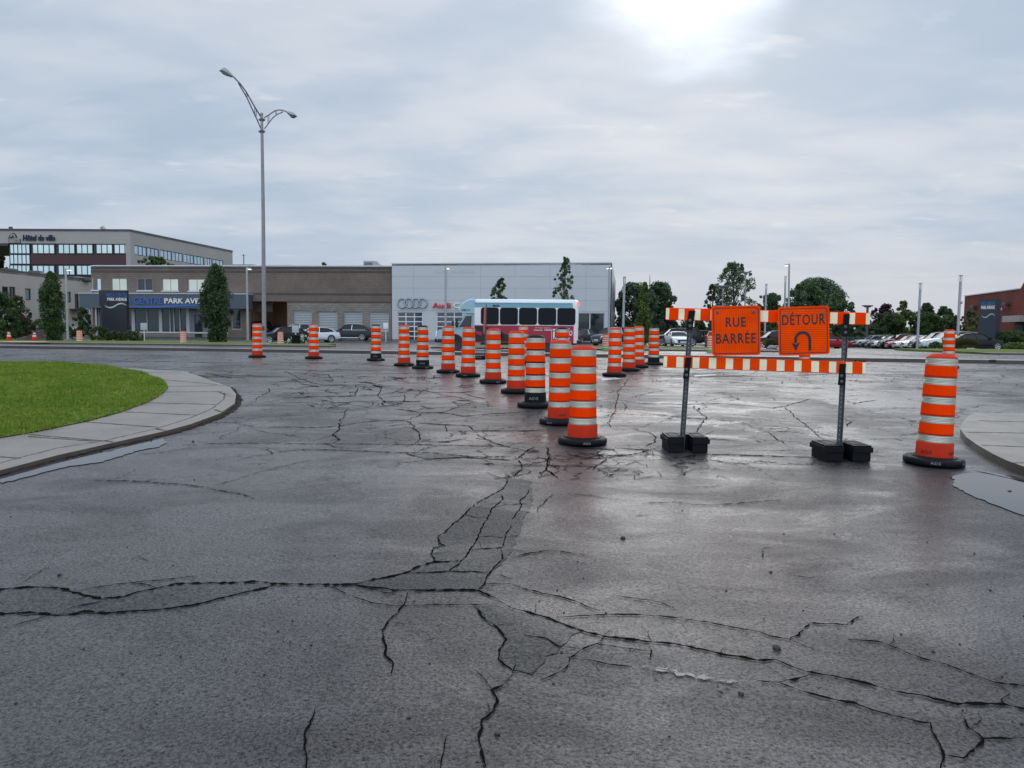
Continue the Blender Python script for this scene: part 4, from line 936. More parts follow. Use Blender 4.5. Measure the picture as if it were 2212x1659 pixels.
for k in range(6):
    a,b=arc[k],arc[k+1]; oa=(a-s.W(1.2,0,-1.2)).normalized()*.08; ob=(b-s.W(1.2,0,-1.2)).normalized()*.08
    cp.add([(b.x+ob.x,b.y+ob.y,ztop),(a.x+oa.x,a.y+oa.y,ztop),(a.x+oa.x,a.y+oa.y,ztop+.13),(b.x+ob.x,b.y+ob.y,ztop+.13)],[(0,1,2,3)])
cp.add([(c0.x-.08,c0.y,ztop),(bl.x-.08,bl.y,ztop),(bl.x-.08,bl.y,ztop+.13),(c0.x-.08,c0.y,ztop+.13)],[(0,1,2,3)])
cp.build('roof_edge',CAPW,bb)
for (y0,y1,a0,m_,nm) in ((578.5,580.5,0,BLOCKD,'dark_band'),(585,589.5,0,BLOCKD,'dark_band'),(633.5,637.5,s.px(492,634)[0],BLOCKD,'dark_band'),(650.5,653.5,s.px(622,650)[0],BLOCKD,'dark_band')):
    z1=s.px(700,y0)[1]; z0=s.px(700,y1)[1]; mb=MB(); s.box(mb,max(a0,1.2),aR-.02,z0,z1,-.05,.03)
    if a0==0:
        for k in range(6):
            a,b=arc[k],arc[k+1]; oa=(a-s.W(1.2,0,-1.2)).normalized()*.03; ob=(b-s.W(1.2,0,-1.2)).normalized()*.03
            mb.add([(b.x+ob.x,b.y+ob.y,z0),(a.x+oa.x,a.y+oa.y,z0),(a.x+oa.x,a.y+oa.y,z1),(b.x+ob.x,b.y+ob.y,z1)],[(0,1,2,3)])
    mb.build(nm,m_,bb)
# rougher pale blockwork low on the right
lw=MB(); a0=s.px(621,660)[0]; s.wall(lw,a0,aR-.05,zg,s.px(700,654.5)[1],hb,.02,0,d=.025); lw.build('rough_wall_facing',BLOCKL,bb)
sill=MB()
for w in holes[:5]: s.box(sill,w[0]-.1,w[1]+.1,w[2]-.12,w[2],-.05,.06)
sill.build('window_sills',CAPW,bb)
for i,w in enumerate(holes[:5]): s.window(bb,w,(MIRR,CREAMG,GLS,CREAMG,CREAMG)[i],FRW if i!=2 else FRW,2,1,.05,d=-.12)
for w in hb: s.window(bb,w,BLIND,FRW,2 if w is hb[0] else 1,1,.09)
s.window(bb,w2,GLS,FRW,1,1,.09)
# open garage bay: lit room seen through it
mb=MB(); g0,g1,_,gz1=gar; IN=mat('bay_interior_wall',(.15,.125,.10),.85,vary=.1,vscale=.5)
for (a,b,c,d) in (((g0-1,zg,-8),(g1+1,zg,-8),(g1+1,gz1+.5,-8),(g0-1,gz1+.5,-8)),((g0-1,gz1+.4,-.3),(g1+1,gz1+.4,-.3),(g1+1,gz1+.4,-8),(g0-1,gz1+.4,-8)),((g1+.3,zg,-.3),(g1+.3,zg,-8),(g1+.3,gz1+.5,-8),(g1+.3,gz1+.5,-.3)),((g0-.3,zg,-.3),(g0-.3,zg,-8),(g0-.3,gz1+.5,-8),(g0-.3,gz1+.5,-.3))):
    mb.add([s.W(*p) for p in (a,b,c,d)],[(0,1,2,3)])
mb.build('garage_bay_interior',IN,bb)
mb=MB(); s.box(mb,g0,g0+(g1-g0)*.42,gz1-1.2,gz1,-2.2,-2.0); mb.build('raised_door_panel',mat('bay_door',(.16,.13,.10),.6),bb)
l=s.rect(602,684,610,693); mb=MB(); s.box(mb,l[0],l[1],l[2],l[3],-6.6,-6.3); mb.build('wall_lamp',mat('amber_lamp',(.9,.6,.2),.5,emit=(1,.55,.12),estr=2.5),bb)
lg=bpy.data.lights.new('bay_light','POINT'); lg.energy=45; lg.color=(1,.75,.45); lg.shadow_soft_size=.3; lo=bpy.data.objects.new('bay_light',lg); COL.objects.link(lo); lo.location=s.W((l[0]+l[1])/2,l[3]-.2,-5.6)
# storefront below the fascia
nP=[(279,284),(290,338),(346,400),(403,0)]
gm=MB(); zfl=zs0
mull=[213,232,243,254,272,287,317,346,366.5,375,388,405,452,470]
gl=MB(); gl.add([s.W(st0,zfl,-.15),s.W(st1,zfl,-.15),s.W(st1,zs1,-.15),s.W(st0,zs1,-.15)],[(0,1,2,3)]); gp_=gl.build('storefront_glass',GLT,bb)
for x in mull:
    a=s.px(x,690)[0]; wd=.2 if x in(287,346,405) else .05
    mb=MB(); s.box(mb,a-wd,a+wd,zfl,zs1,-.2,-.05); mb.build('mullion',FRW,bb)
mb=MB(); s.box(mb,st0,st1,zfl-.12,zfl+.05,-.3,.05); mb.build('storefront_sill',CAPW,bb)
mb=MB(); s.box(mb,st0,st1,zg,zfl-.12,-.28,-.02); mb.build('storefront_plinth',BLOCKL,bb)
dr=s.rect(404,671,470,733); mb=MB(); s.box(mb,dr[0],dr[1],zg,zs1-.1,-.16,-.08); o=mb.build('entrance_surround',mat('grey_blue_panel',(.14,.16,.19),.5),bb)
d2=s.rect(420,680,437,724); s.window(bb,(d2[0],d2[1],zg+.3,d2[3]),GLS,FRD,1,1,.1,d=-.02,name='entrance_door')
# fascia canopy with the shop name
fr=s.rect(171,634,533,667,1.6); mb=MB(); s.box(mb,s.px(171,640,1.6)[0],s.px(533,640,1.6)[0],fr[2],fr[3],-.02,1.6); fa=mb.build('fascia',FASC,bb)
mb=MB(); s.box(mb,s.px(171,640,1.6)[0]-.05,s.px(533,640,1.6)[0]+.05,fr[3],fr[3]+.09,-.02,1.66); mb.build('fascia_cap',CAPW,fa)
for k,x in enumerate((195,207.5)): # thin canopy posts at the left
    a=s.px(x,700,1.3)[0]; mb=MB(); s.box(mb,a-.07,a+.07,zg,fr[2],1.15,1.3); mb.build('canopy_post',FRW,bb)
s.text(bb,'MÉGA CENTRE',s.rect(240,639,351,656.5,1.7),BLUEL,1.72,-.008,.1,label='blue outlined channel lettering on the slate fascia')
s.text(bb,'PARK AVENUE',s.rect(355,644.3,463,656,1.7),WHL,1.72,.01,.1,label='white channel lettering on the slate fascia')
def wave(sg,parent,x0,x1,y,amp,th,m,d,name='wave_emblem',ph=0,cyc=1.):
    mb=MB(); n=30; T=[];B=[]
    for k in range(n+1):
        t=k/n; x=x0+(x1-x0)*t; yy=y-amp*math.sin(2*math.pi*(t*cyc+ph)); w=th*math.sin(math.pi*min(1,max(0.02,t)))**.4
        T.append(sg.W(*sg.px(x,yy-w/2,d),d)); B.append(sg.W(*sg.px(x,yy+w/2,d),d))
    mb.add(T+B,[(i,n+1+i,n+2+i,i+1) for i in range(n)]); return mb.build(name,m,parent)
wave(s,bb,258,455,661.5,1.8,4.2,BLUEE,1.66,ph=.45)
# rooftop plant
def rooftop(name,label,cat,x0,x1,y0,y1,back,m,tap=0.):
    a0,_=s.px(x0,y1,-back); a1,_=s.px(x1,y1,-back); z1=s.px((x0+x1)/2,y0,-back)[1]; c=s.W((a0+a1)/2,ztop-.1,-back); t=thing(name,label,cat,c)
    mb=MB(); s.box(mb,a0,a1-.35*(a1-a0),ztop-.1,z1,-back-1.6,-back); mb.build('casing',m,t)
    mb=MB(); w=a1-a0; q0=[(a1-.35*w,z1),(a1-.1*w,z1-.1),(a1,z1-.45*(z1-ztop)),(a1,ztop-.1),(a1-.35*w,ztop-.1)]
    f=[s.W(a,z,-back+.0) for a,z in q0]; b_=[s.W(a,z,-back-1.5) for a,z in q0]; mb.add(f+b_,[(0,1,2,3,4),(9,8,7,6,5)]+[(i,(i+1)%5,5+(i+1)%5,5+i) for i in range(5)]); mb.build('hood',m,t)
    mb=MB()
    for k in range(5): z=ztop+(z1-ztop)*(.2+.13*k); s.box(mb,a0+.1,a1-.42*w,z,z+.05,-back,-back+.03)
    mb.build('louvre',FRD,t); return t
rooftop('rooftop_unit','grey ventilation unit on the right end of the brown building roof','air unit',785,819,563.5,576,2.5,STEEL)
for i,(x0,x1) in enumerate(((495,545),(561,630))):
    a0=s.px(x0,573,-9)[0];a1=s.px(x1,573,-9)[0]; z1=s.px(600,572.5 if i else 571,-9)[1]; t=thing('roof_curb','low dark curb box on the brown roof, '+('left of the tall lamp' if i==0 else 'just right of the tall lamp'),'roof box',s.W(a0,ztop,-9)); mb=MB(); s.box(mb,a0,a1,ztop-.2,z1,-11,-9); mb.build('casing',LAMPGREY,t)
# ---- white showroom
gE=R(8.2); uS=Vector((math.cos(gE),-math.sin(gE))); p0=P(847,700,87.6); p1=solveX(1317.5,p0,uS)
s=Seg((p0.x,p0.y),p1); aR=s.L; zg=s.zb; ztop=s.px(1080,569.3)[1]
sh=thing('showroom','white panelled car showroom with four silver rings, behind the small bus','building',((p0.x+p1[0])/2,(p0.y+p1[1])/2,.3))
PAN=mat('white_wall_panel',(.50,.52,.53),.45,vary=.03,vscale=.3,spec=.4); q=NT(PAN)
sp=q.n('ShaderNodeSeparateXYZ'); q.l(q.tc.outputs['Object'],sp.inputs[0])
gd=[s.rect(858,673.5,913,729.5),s.rect(942.5,673.5,1000,730),s.rect(1030,673.5,1085,730),s.rect(1243,675.5,1305,726)]
gd=[(a,b,zg+.1 if i<3 else c,d) for i,(a,b,c,d) in enumerate(gd)]
mb=MB(); s.wall(mb,0,aR,zg,ztop,gd,.3)
D=34
for a,b in ((s.W(0,0,-D),s.W(0,0,0)),(s.W(aR,0,0),s.W(aR,0,-D)),(s.W(aR,0,-D),s.W(0,0,-D))): mb.add([(a.x,a.y,zg),(b.x,b.y,zg),(b.x,b.y,ztop),(a.x,a.y,ztop)],[(0,1,2,3)])
mb.build('wall',PAN,sh)
mb=MB(); c=[s.W(0,0,0),s.W(aR,0,0),s.W(aR,0,-D),s.W(0,0,-D)]; mb.prism([(p.x,p.y) for p in c],ztop-.2,ztop-.05); mb.build('roof',mat('roof_membrane'),sh)
mb=MB(); s.box(mb,-.05,aR+.05,ztop,ztop+.10,-.2,.06); mb.build('roof_edge',CAPW,sh)
SEAM=mat('panel_seam',(.22,.24,.26),.7)
for y in (597.5,622.5,649,671.5):
    z=s.px(1080,y+ (0))[1]; mb=MB(); s.box(mb,.0,aR,z-.012,z+.012,.0,.006); mb.build('panel_seam',SEAM,sh)
zs_=[s.px(1080,y)[1] for y in (570,597.5,622.5,649,671.5)]
for x,rows in ((893,(0,1,2)),(966,(0,1)),(1038,(0,1,2)),(1113,(0,2)),(1188,(0,1)),(1266,(0,1,2,3))):
    a=s.px(x,600)[0]
    for r_ in rows: mb=MB(); s.box(mb,a-.01,a+.01,zs_[r_+1]+.015,zs_[r_]-.02,.0,.005); mb.build('panel_seam',SEAM,sh)
for g in gd[:3]: s.window(sh,g,mat('garage_glass',(.05,.065,.075),.08,spec=.7,vary=.2,vscale=.4),WHITEP,3,6,.10,name='garage_door')
s.window(sh,gd[3],GLS,WHITEP,2,1,.08,label='large dark showroom window')
# four rings
for k,x in enumerate((868.7,883.4,898.2,912.6)):
    a,z=s.px(x,654.8,.15); r_=abs(s.px(x+9.7,654.8,.15)[0]-a); cc=s.W(a,z,.15+.03*(k%2)); mb=MB(); n=28; m_=8; V=[]
    for i in range(n):
        t=2*math.pi*i/n; d0=s.u*math.cos(t)+Vector((0,0,1))*math.sin(t)
        for j in range(m_):
            w=2*math.pi*j/m_; V.append(cc+d0*(r_+.085*math.cos(w))+s.n*.07*math.sin(w))
    mb.add(V,[(i*m_+j,((i+1)%n)*m_+j,((i+1)%n)*m_+(j+1)%m_,i*m_+(j+1)%m_) for i in range(n) for j in range(m_)],0,True); mb.build('ring',mat('brushed_ring',(.32,.36,.42),.25,.9),sh)
REDL=mat('red_letters',(.55,.005,.02),.35)
s.text(sh,'Audi',s.rect(933.5,654,973,665.6,.2),REDL,.2,.02,.12,label='red channel lettering')
s.text(sh,'Centre',s.rect(979.5,654,1037,665.6,.2),WHL,.2,.005,.10,label='white channel lettering')
GH=mat('ghost_lettering',(.44,.465,.50),.5)
s.text(sh,'PARK AVENUE',s.rect(938,584.5,1026,591.5,.01),GH,.012,.02,.01,label='faded trace of old lettering')
# metal side strip
mb=MB(); e=s.W(aR+.05,0,.0); 
ps=Seg((p1[0]+.1,p1[1]),tuple(P(1328.5,700,115)[:2]),zg)
MET=mat('ribbed_side_metal',(.30,.33,.36),.3,.8,vary=.3,vscale=1.2)
mb.add([ps.W(0,zg,0),ps.W(ps.L,zg,0),ps.W(ps.L,ztop-.0,0),ps.W(0,ztop,0),ps.W(0,zg,-.8),ps.W(ps.L,zg,-.8),ps.W(ps.L,ztop,-.8),ps.W(0,ztop,-.8)],[(0,1,2,3),(4,5,6,7),(0,1,5,4),(3,2,6,7),(1,2,6,5)]); mb.build('metal_side_cladding',MET,sh)
# ---- town hall
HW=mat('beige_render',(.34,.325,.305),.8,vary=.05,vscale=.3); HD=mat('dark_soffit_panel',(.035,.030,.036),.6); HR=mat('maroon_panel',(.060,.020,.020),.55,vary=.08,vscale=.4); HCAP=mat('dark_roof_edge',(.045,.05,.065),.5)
pc=gp(287,140); u1=R(1.6)
pl=(pc.x-math.cos(u1)*60,pc.y+math.sin(u1)*60); s=Seg(pl,(pc.x,pc.y)); zt=s.px(287,499.5)[1]; th=thing('town_hall','three storey beige town hall with mirrored windows and maroon band, far left','building',(pc.x,pc.y,.3)); zg=s.zb; L=s.L
a_l=s.px(18.5,560)[0]; zw1=s.px(200,526.5)[1]
mb=MB(); s.wall(mb,0,L,zw1,zt,(),.3)
mb.build('upper_wall',HW,th)
rows=[(526.5,548.5),(572,594.5)]
HCOL=[(69,123.5),(129,166.5),(167.5,209.5),(213,249),(250,287)]
cols=[(68,118),(124,161.5),(163.5,200.5),(206,243),(245,281.5)]
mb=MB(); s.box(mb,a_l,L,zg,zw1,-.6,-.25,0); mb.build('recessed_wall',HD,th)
z0=s.px(150,571)[1]; z1=s.px(150,550)[1]; mb=MB(); s.box(mb,s.px(66,560)[0],L-.6,z0,z1,-.25,-.05); mb.build('maroon_band',HR,th)
mb=MB(); s.box(mb,L-.9,L,zg,zw1,-.6,0.); mb.build('corner_pier',HW,th)
mb=MB(); s.box(mb,0,L+.1,zt,zt+.35,-.3,.12); mb.build('roof_edge',HCAP,th)
for (y0,y1) in rows:
    for i,(x0,x1) in enumerate(cols): s.window(th,s.rect(x0,y0+.6,x1,y1),MIRR,FRD,4 if i==0 else 3,1,.14,d=-.12)
s.window(th,s.rect(19.5,527,64.5,548.5),MIRR,FRD,5,1,.13,d=-.1,name='curtain_wall'); s.window(th,s.rect(19.5,549.3,65,571),MIRR,FRD,5,1,.13,d=-.1,name='curtain_wall'); s.window(th,s.rect(19.5,572,65,595),MIRR,FRD,5,1,.13,d=-.1,name='curtain_wall')
mb=MB(); ap=s.px(14,560)[0]; s.box(mb,ap,a_l-.3,zg,zw1-1.2,-8,-7.2); mb.build('soffit_column',mat('pale_column',(.25,.27,.32),.6),th)
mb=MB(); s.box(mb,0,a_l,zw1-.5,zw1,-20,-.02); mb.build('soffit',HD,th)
s.text(th,'Hôtel de ville',s.rect(49,507,119,520.5,.1),mat('navy_letters',(.008,.014,.035),.5),.2,.022,.15,label='navy channel lettering',shear=.12)
# emblem: sheaf over waves on a navy backing
mb=MB(); e=[(18.5,525),(18.5,513),(21,507),(26,503.5),(31,503.5),(35,508),(36,513.5),(44,516),(44,525)]
V=[s.W(*s.px(x,y,.1),.12) for x,y in e]; n=len(V); mb.add(V+[v-s.n*.1 for v in V],[tuple(range(n)),tuple(range(n,2*n))[::-1]]+[(i,(i+1)%n,n+(i+1)%n,n+i) for i in range(n)]); em=mb.build('emblem',mat('navy_letters'),th)
EB=mat('emblem_cream',(.42,.40,.30),.6); mb=MB()
for k in range(9):
    a=R(-20+k*25); r0,r1=.15,.62; c=s.px(27.5,511,.13)
    p=lambda r_,o_:s.W(c[0]+math.cos(a+o_)*r_,c[1]+math.sin(a+o_)*r_,.14)
    mb.add([p(r0,0),p(r1*.7,-.22),p(r1,0.1),p(r1*.7,.12)],[(0,1,2,3)])
for y in (515.5,517.5,519.3):
    T=[s.W(*s.px(19.5+k*2.3,y-.5+.8*math.sin(k*.7),.13),.14) for k in range(11)]; B=[s.W(*s.px(19.5+k*2.3,y+.55+.8*math.sin(k*.7),.13),.14) for k in range(11)]; mb.add(T+B,[(i,11+i,12+i,i+1) for i in range(10)])
mb.add([s.W(*s.px(x,y,.13),.14) for x,y in ((19.5,524.5),(42.5,524.5),(42.5,520.8),(19.5,520.8))],[(0,1,2,3)]); mb.build('emblem_relief',EB,em)
s.text(em,'La Prairie',s.rect(20.5,521.3,41.5,523.9,.14),mat('navy_letters'),.15,.03,.01,name='emblem_lettering')
# side wall
pf=P(505,700,177); s2=Seg((pc.x,pc.y),(pf.x,pf.y),zg); zA=s2.px(289,499.5)[1]; zB=s2.px(504,543.5)[1]; zt2=(zA+zB)/2
sidew=[(290.5,529,319,557),(346-26,534,343,560),(346,539.5,371,563),(372.5,543,394,566),(397,547.5,418,569),(419.5,550.5,438.5,571),(442,554,459,573),(460,557,476,574.5)]
hs=[]
zwt=s2.px(291,529.3)[1]; zwb=s2.px(291,550.5)[1]
edges=[(290.5,317.5),(318.5,343),(346.5,371),(372,394.5),(397.5,418.5),(419.5,440),(443,458.5),(459.5,482)]
for x0,x1 in edges: hs.append((s2.px(x0,545)[0],s2.px(x1,545)[0],zwb,zwt))
mb=MB(); s2.wall(mb,0,s2.L,zg,zt,hs,.3); 
bk=[s2.W(s2.L,0,0),s2.W(s2.L,0,-40)]
mb.add([(bk[0].x,bk[0].y,zg),(bk[1].x,bk[1].y,zg),(bk[1].x,bk[1].y,zt),(bk[0].x,bk[0].y,zt)],[(0,1,2,3)]); mb.build('side_wall',HW,th)
mb=MB(); s2.box(mb,0,s2.L,zt,zt+.35,-.3,.12); mb.build('roof_edge',HCAP,th)
for h in hs: s2.window(th,h,MIRB,FRD,3,1,.14,d=-.12)
mb=MB(); mb.prism([(pl[0],pl[1]+.3),(pc.x,pc.y+.3),(pf.x-.3,pf.y),(pf.x-50,pf.y)],zt-.4,zt-.2); mb.build('roof',mat('roof_membrane'),th)
# roof antennas
def mast(x,y0,Y,zb_,label,name='roof_antenna',kind=0):
    p=P(x,y0,Y); t=thing(name,label,'antenna',(p.x,p.y,zb_)); mb=MB(); mb.tube([(p.x,p.y,zb_),(p.x,p.y,p.z)],.06,6); mb.build('pole',LAMPDK,t)
    mb=MB()
    if kind==0: mb.box((p.x-.35,p.y-.2,p.z-.3),(p.x+.2,p.y+.2,p.z+.1))
    elif kind==1:
        for k in range(4): mb.tube([(p.x-.5+k*.1,p.y,p.z-.2-.1*k),(p.x+.4+k*.15,p.y,p.z+.1-.25*k)],.05,5)
        mb.tube([(p.x+1.1,p.y,zb_),(p.x+1.1,p.y,p.z-.4)],.05,5); mb.tube([(p.x,p.y,p.z-.6),(p.x+1.6,p.y,p.z-.5)],.04,5)
    else: mb.box((p.x-.5,p.y-.15,p.z-.05),(p.x+.5,p.y+.15,p.z+.08))
    mb.build('head',LAMPDK,t)
mast(24,491,142,zt+.1,'small camera mast on the town hall roof above the emblem')
mast(221,489.5,142,zt+.1,'cluster of aerials on the town hall roof, right of the lettering',kind=1)
# ---- low beige building on the far left
q0=P(-40,700,91); q1=P(215,700,116); sb=Seg((q0.x,q0.y),(q1.x,q1.y)); zt3=sb.px(2,584.8)[1]; zt3b=sb.px(190,604.8)[1]; zt3=(zt3+zt3b)/2; zg=sb.zb
lb=thing('beige_annex','low beige rendered building with narrow windows, behind the left bushes','building',(q0.x,q0.y,.3))
wn=[(4.4,618.6,19,646),(20,619,34,647),(54,622.6,67.5,649),(145,630,154,653.6)]; hh=[sb.rect(*w) for w in wn]; dd=sb.rect(161,634.5,171,667); hh2=hh+[dd]
BE=mat('pinkish_beige_render',(.40,.365,.335),.8,vary=.04,vscale=.3)
mb=MB(); sb.wall(mb,0,sb.L,zg,zt3,hh2,.25); e=sb.W(sb.L,0,-25); f=sb.W(sb.L,0,0); g_=sb.W(0,0,-25)
for a,b in ((f,e),(e,g_)): mb.add([(a.x,a.y,zg),(b.x,b.y,zg),(b.x,b.y,zt3),(a.x,a.y,zt3)],[(0,1,2,3)])
mb.build('wall',BE,lb)
mb=MB(); sb.box(mb,0,sb.L,zt3,zt3+.22,-.3,.1); mb.build('roof_edge',HCAP,lb); mb=MB(); mb.prism([tuple(v[:2]) for v in (sb.W(0,0,0),f,e,g_)],zt3-.3,zt3-.1); mb.build('roof',mat('roof_membrane'),lb)
for i,w in enumerate(hh): sb.window(lb,w,GLS if i<2 else mat('teal_pane',(.10,.18,.19),.1,.5),FRD,1,1,.12)
sb.window(lb,dd,FRD,FRD,1,1,.1,name='door')
mb=MB(); zl=sb.px(160,667)[1]; a0=sb.px(150,667)[0]; a1=sb.px(172,667)[0]; sb.box(mb,a0,a1,zl-.15,zl,0,1.4); 
for a in np.linspace(a0,a1,4): mb.tube([sb.W(a,zl,1.35),sb.W(a,zl+1.1,1.35)],.03,5)
mb.tube([sb.W(a0,zl+1.1,1.35),sb.W(a1,zl+1.1,1.35)],.03,5); mb.build('landing',LAMPDK,lb)
for i,(x0,x1,y0) in enumerate(((0,25,579.5),(29,51,585.8),(60,82,584.5),(85,105,589),(144,157,597),(158,170,597.5),(172,189,599.5))):
    yy=P((x0+x1)/2,y0,112); yy0=P(x0,y0,112);yy1=P(x1,y0,112); t=thing('roof_vent','dark low roof unit on the annex, '+['at its far left end','second from the left','below the curtain wall','right of centre below the first windows','behind the lamp post head','between the lamp post and brown building','touching the brown building corner'][i],'roof unit',(yy.x,yy.y,zt3-.2))
    mb=MB(); mb.bbox((yy0.x,112,zt3-.2),(yy1.x,113.5,yy.z),.1); mb.build('casing',(LAMPDK,LAMPGREY)[i%2],t)
# ---- red brick building on the right
r0=P(2081,700,97); r1=P(2300,700,70); sr_=Seg((r0.x,r0.y),(r1.x,r1.y)); zt4=sr_.px(2082,641)[1]; zt5=sr_.px(2203,624)[1]; zt4=(zt4+zt5)/2
RB=bmat('red_brick',(.20,.055,.040),(.16,.045,.035),.6,.2,.02,axis='YZ')
rb=thing('brick_building','red brick building with stepped parapet at the far right edge','building',(r0.x,r0.y,.1)); zg=sr_.zb-1
mb=MB(); aS=sr_.px(2203,640)[0]; aS2=sr_.px(2212,640)[0]; zt6=sr_.px(2212,606)[1]; sr_.wall(mb,0,aS,zg,zt4)
mb.add([sr_.W(aS,zg,0),sr_.W(aS2,zg,0),sr_.W(aS2,zt6,0),sr_.W(aS,zt4,0)],[(0,1,2,3)]); mb.add([sr_.W(aS2,zg,0),sr_.W(sr_.L,zg,0),sr_.W(sr_.L,zt6,0),sr_.W(aS2,zt6,0)],[(0,1,2,3)])
a,b=sr_.W(0,0,0),sr_.W(0,0,-30); mb.add([(a.x,a.y,zg),(b.x,b.y,zg),(b.x,b.y,zt4),(a.x,a.y,zt4)],[(0,1,2,3)]); a,b=sr_.W(sr_.L,0,0),sr_.W(sr_.L,0,-30); c_=sr_.W(0,0,-30); mb.add([(a.x,a.y,zg),(b.x,b.y,zg),(b.x,b.y,zt6),(a.x,a.y,zt6)],[(0,1,2,3)]); mb.add([(c_.x,c_.y,zg),(b.x,b.y,zg),(b.x,b.y,zt4),(c_.x,c_.y,zt4)],[(0,1,2,3)]); mb.build('wall',RB,rb)
mb=MB(); sr_.box(mb,0,aS,zt4,zt4+.12,-.3,.08); mb.build('roof_edge',CAPW,rb)
mb=MB(); mb.prism([tuple(v[:2]) for v in (sr_.W(0,0,-.1),sr_.W(sr_.L,0,-.1),sr_.W(sr_.L,0,-30),sr_.W(0,0,-30))],zt4-.3,zt4-.1); mb.build('roof',mat('roof_membrane'),rb)
for x,y,k in ((2107,662,0),(2178,656,1)):
    r_=sr_.rect(x-3,y-2.5,x+4,y+2); mb=MB(); sr_.box(mb,r_[0],r_[1],r_[2],r_[3],0,.5); mb.build('wall_lamp',LAMPDK,rb)
r_=sr_.rect(2192,683,2230,695); mb=MB(); sr_.box(mb,r_[0],r_[1],r_[2],r_[3],0,1.2); mb.build('hanging_sign_box',mat('grey_box',(.35,.33,.31),.6,vary=.2),rb)
r_=sr_.rect(2195,697,2210,728); mb=MB(); sr_.box(mb,r_[0],r_[1],r_[2],r_[3],0,.06); mb.build('doorway',FRD,rb)
r_=sr_.rect(2166,665,2173,670); mb=MB(); sr_.box(mb,r_[0],r_[1],r_[2],r_[3],.4,.6); mb.build('flood_lamp',WHITEP,rb)
# ---- pylon signs
PYL=mat('pylon_navy',(.010,.013,.022),.35); 
def pylon(label,Y,xa,xb,yt,yb,dx,depth,ang,lines,wv_,Mt,lower=None):
    p=P(xa,yt,Y); u=Vector((math.cos(ang),math.sin(ang))); e=solveX(xb,p,u); sg=Seg((p.x,p.y),e); zt_=sg.px((xa+xb)/2,yt)[1]; zb_=gz(p.x,p.y)
    t=thing('pylon_sign',label,'pylon sign',((p.x+e[0])/2,(p.y+e[1])/2,zb_)); mb=MB(); sg.box(mb,0,sg.L,zb_-.1,zt_,-depth,0); 
    if lower: sg.box(mb,-.18,sg.L*.3,sg.px(xa,lower)[1],zt_+.0,-depth-.02,.02)
    o=mb.build('pylon_body',Mt,t)
    for tx,r_,m_,b_ in lines: sg.text(t,tx,sg.rect(*r_,.04),m_,.05,b_,.04)
    wave(sg,t,*wv_,GREYW,.05)
    return t
pylon('dark navy pylon sign on the left lawn, in front of the slate fascia',74,217.5,274,627,733,0,.5,R(-3),[('MÉGA CENTRE',(230,631.5,274.5,641),BLUEL,-.004),('PARK AVENUE',(232,643,273.5,650),WHL,.008)],(226,274,660,-4.5,3.4),PYL,661)
pylon('slate pylon sign beside the red brick wall, at the right edge',67,2116,2150,645,742,0,1.0,R(-52),[('OCCASION',(2120,652.5,2148.5,659),mat('dull_blue_letters',(.08,.20,.42),.5),.0),('PARK AVENUE',(2119.5,660.5,2148.5,667.5),WHL,.02)],(2120,2150,682,-3.8,2.6),mat('pylon_slate',(.025,.035,.048),.4))
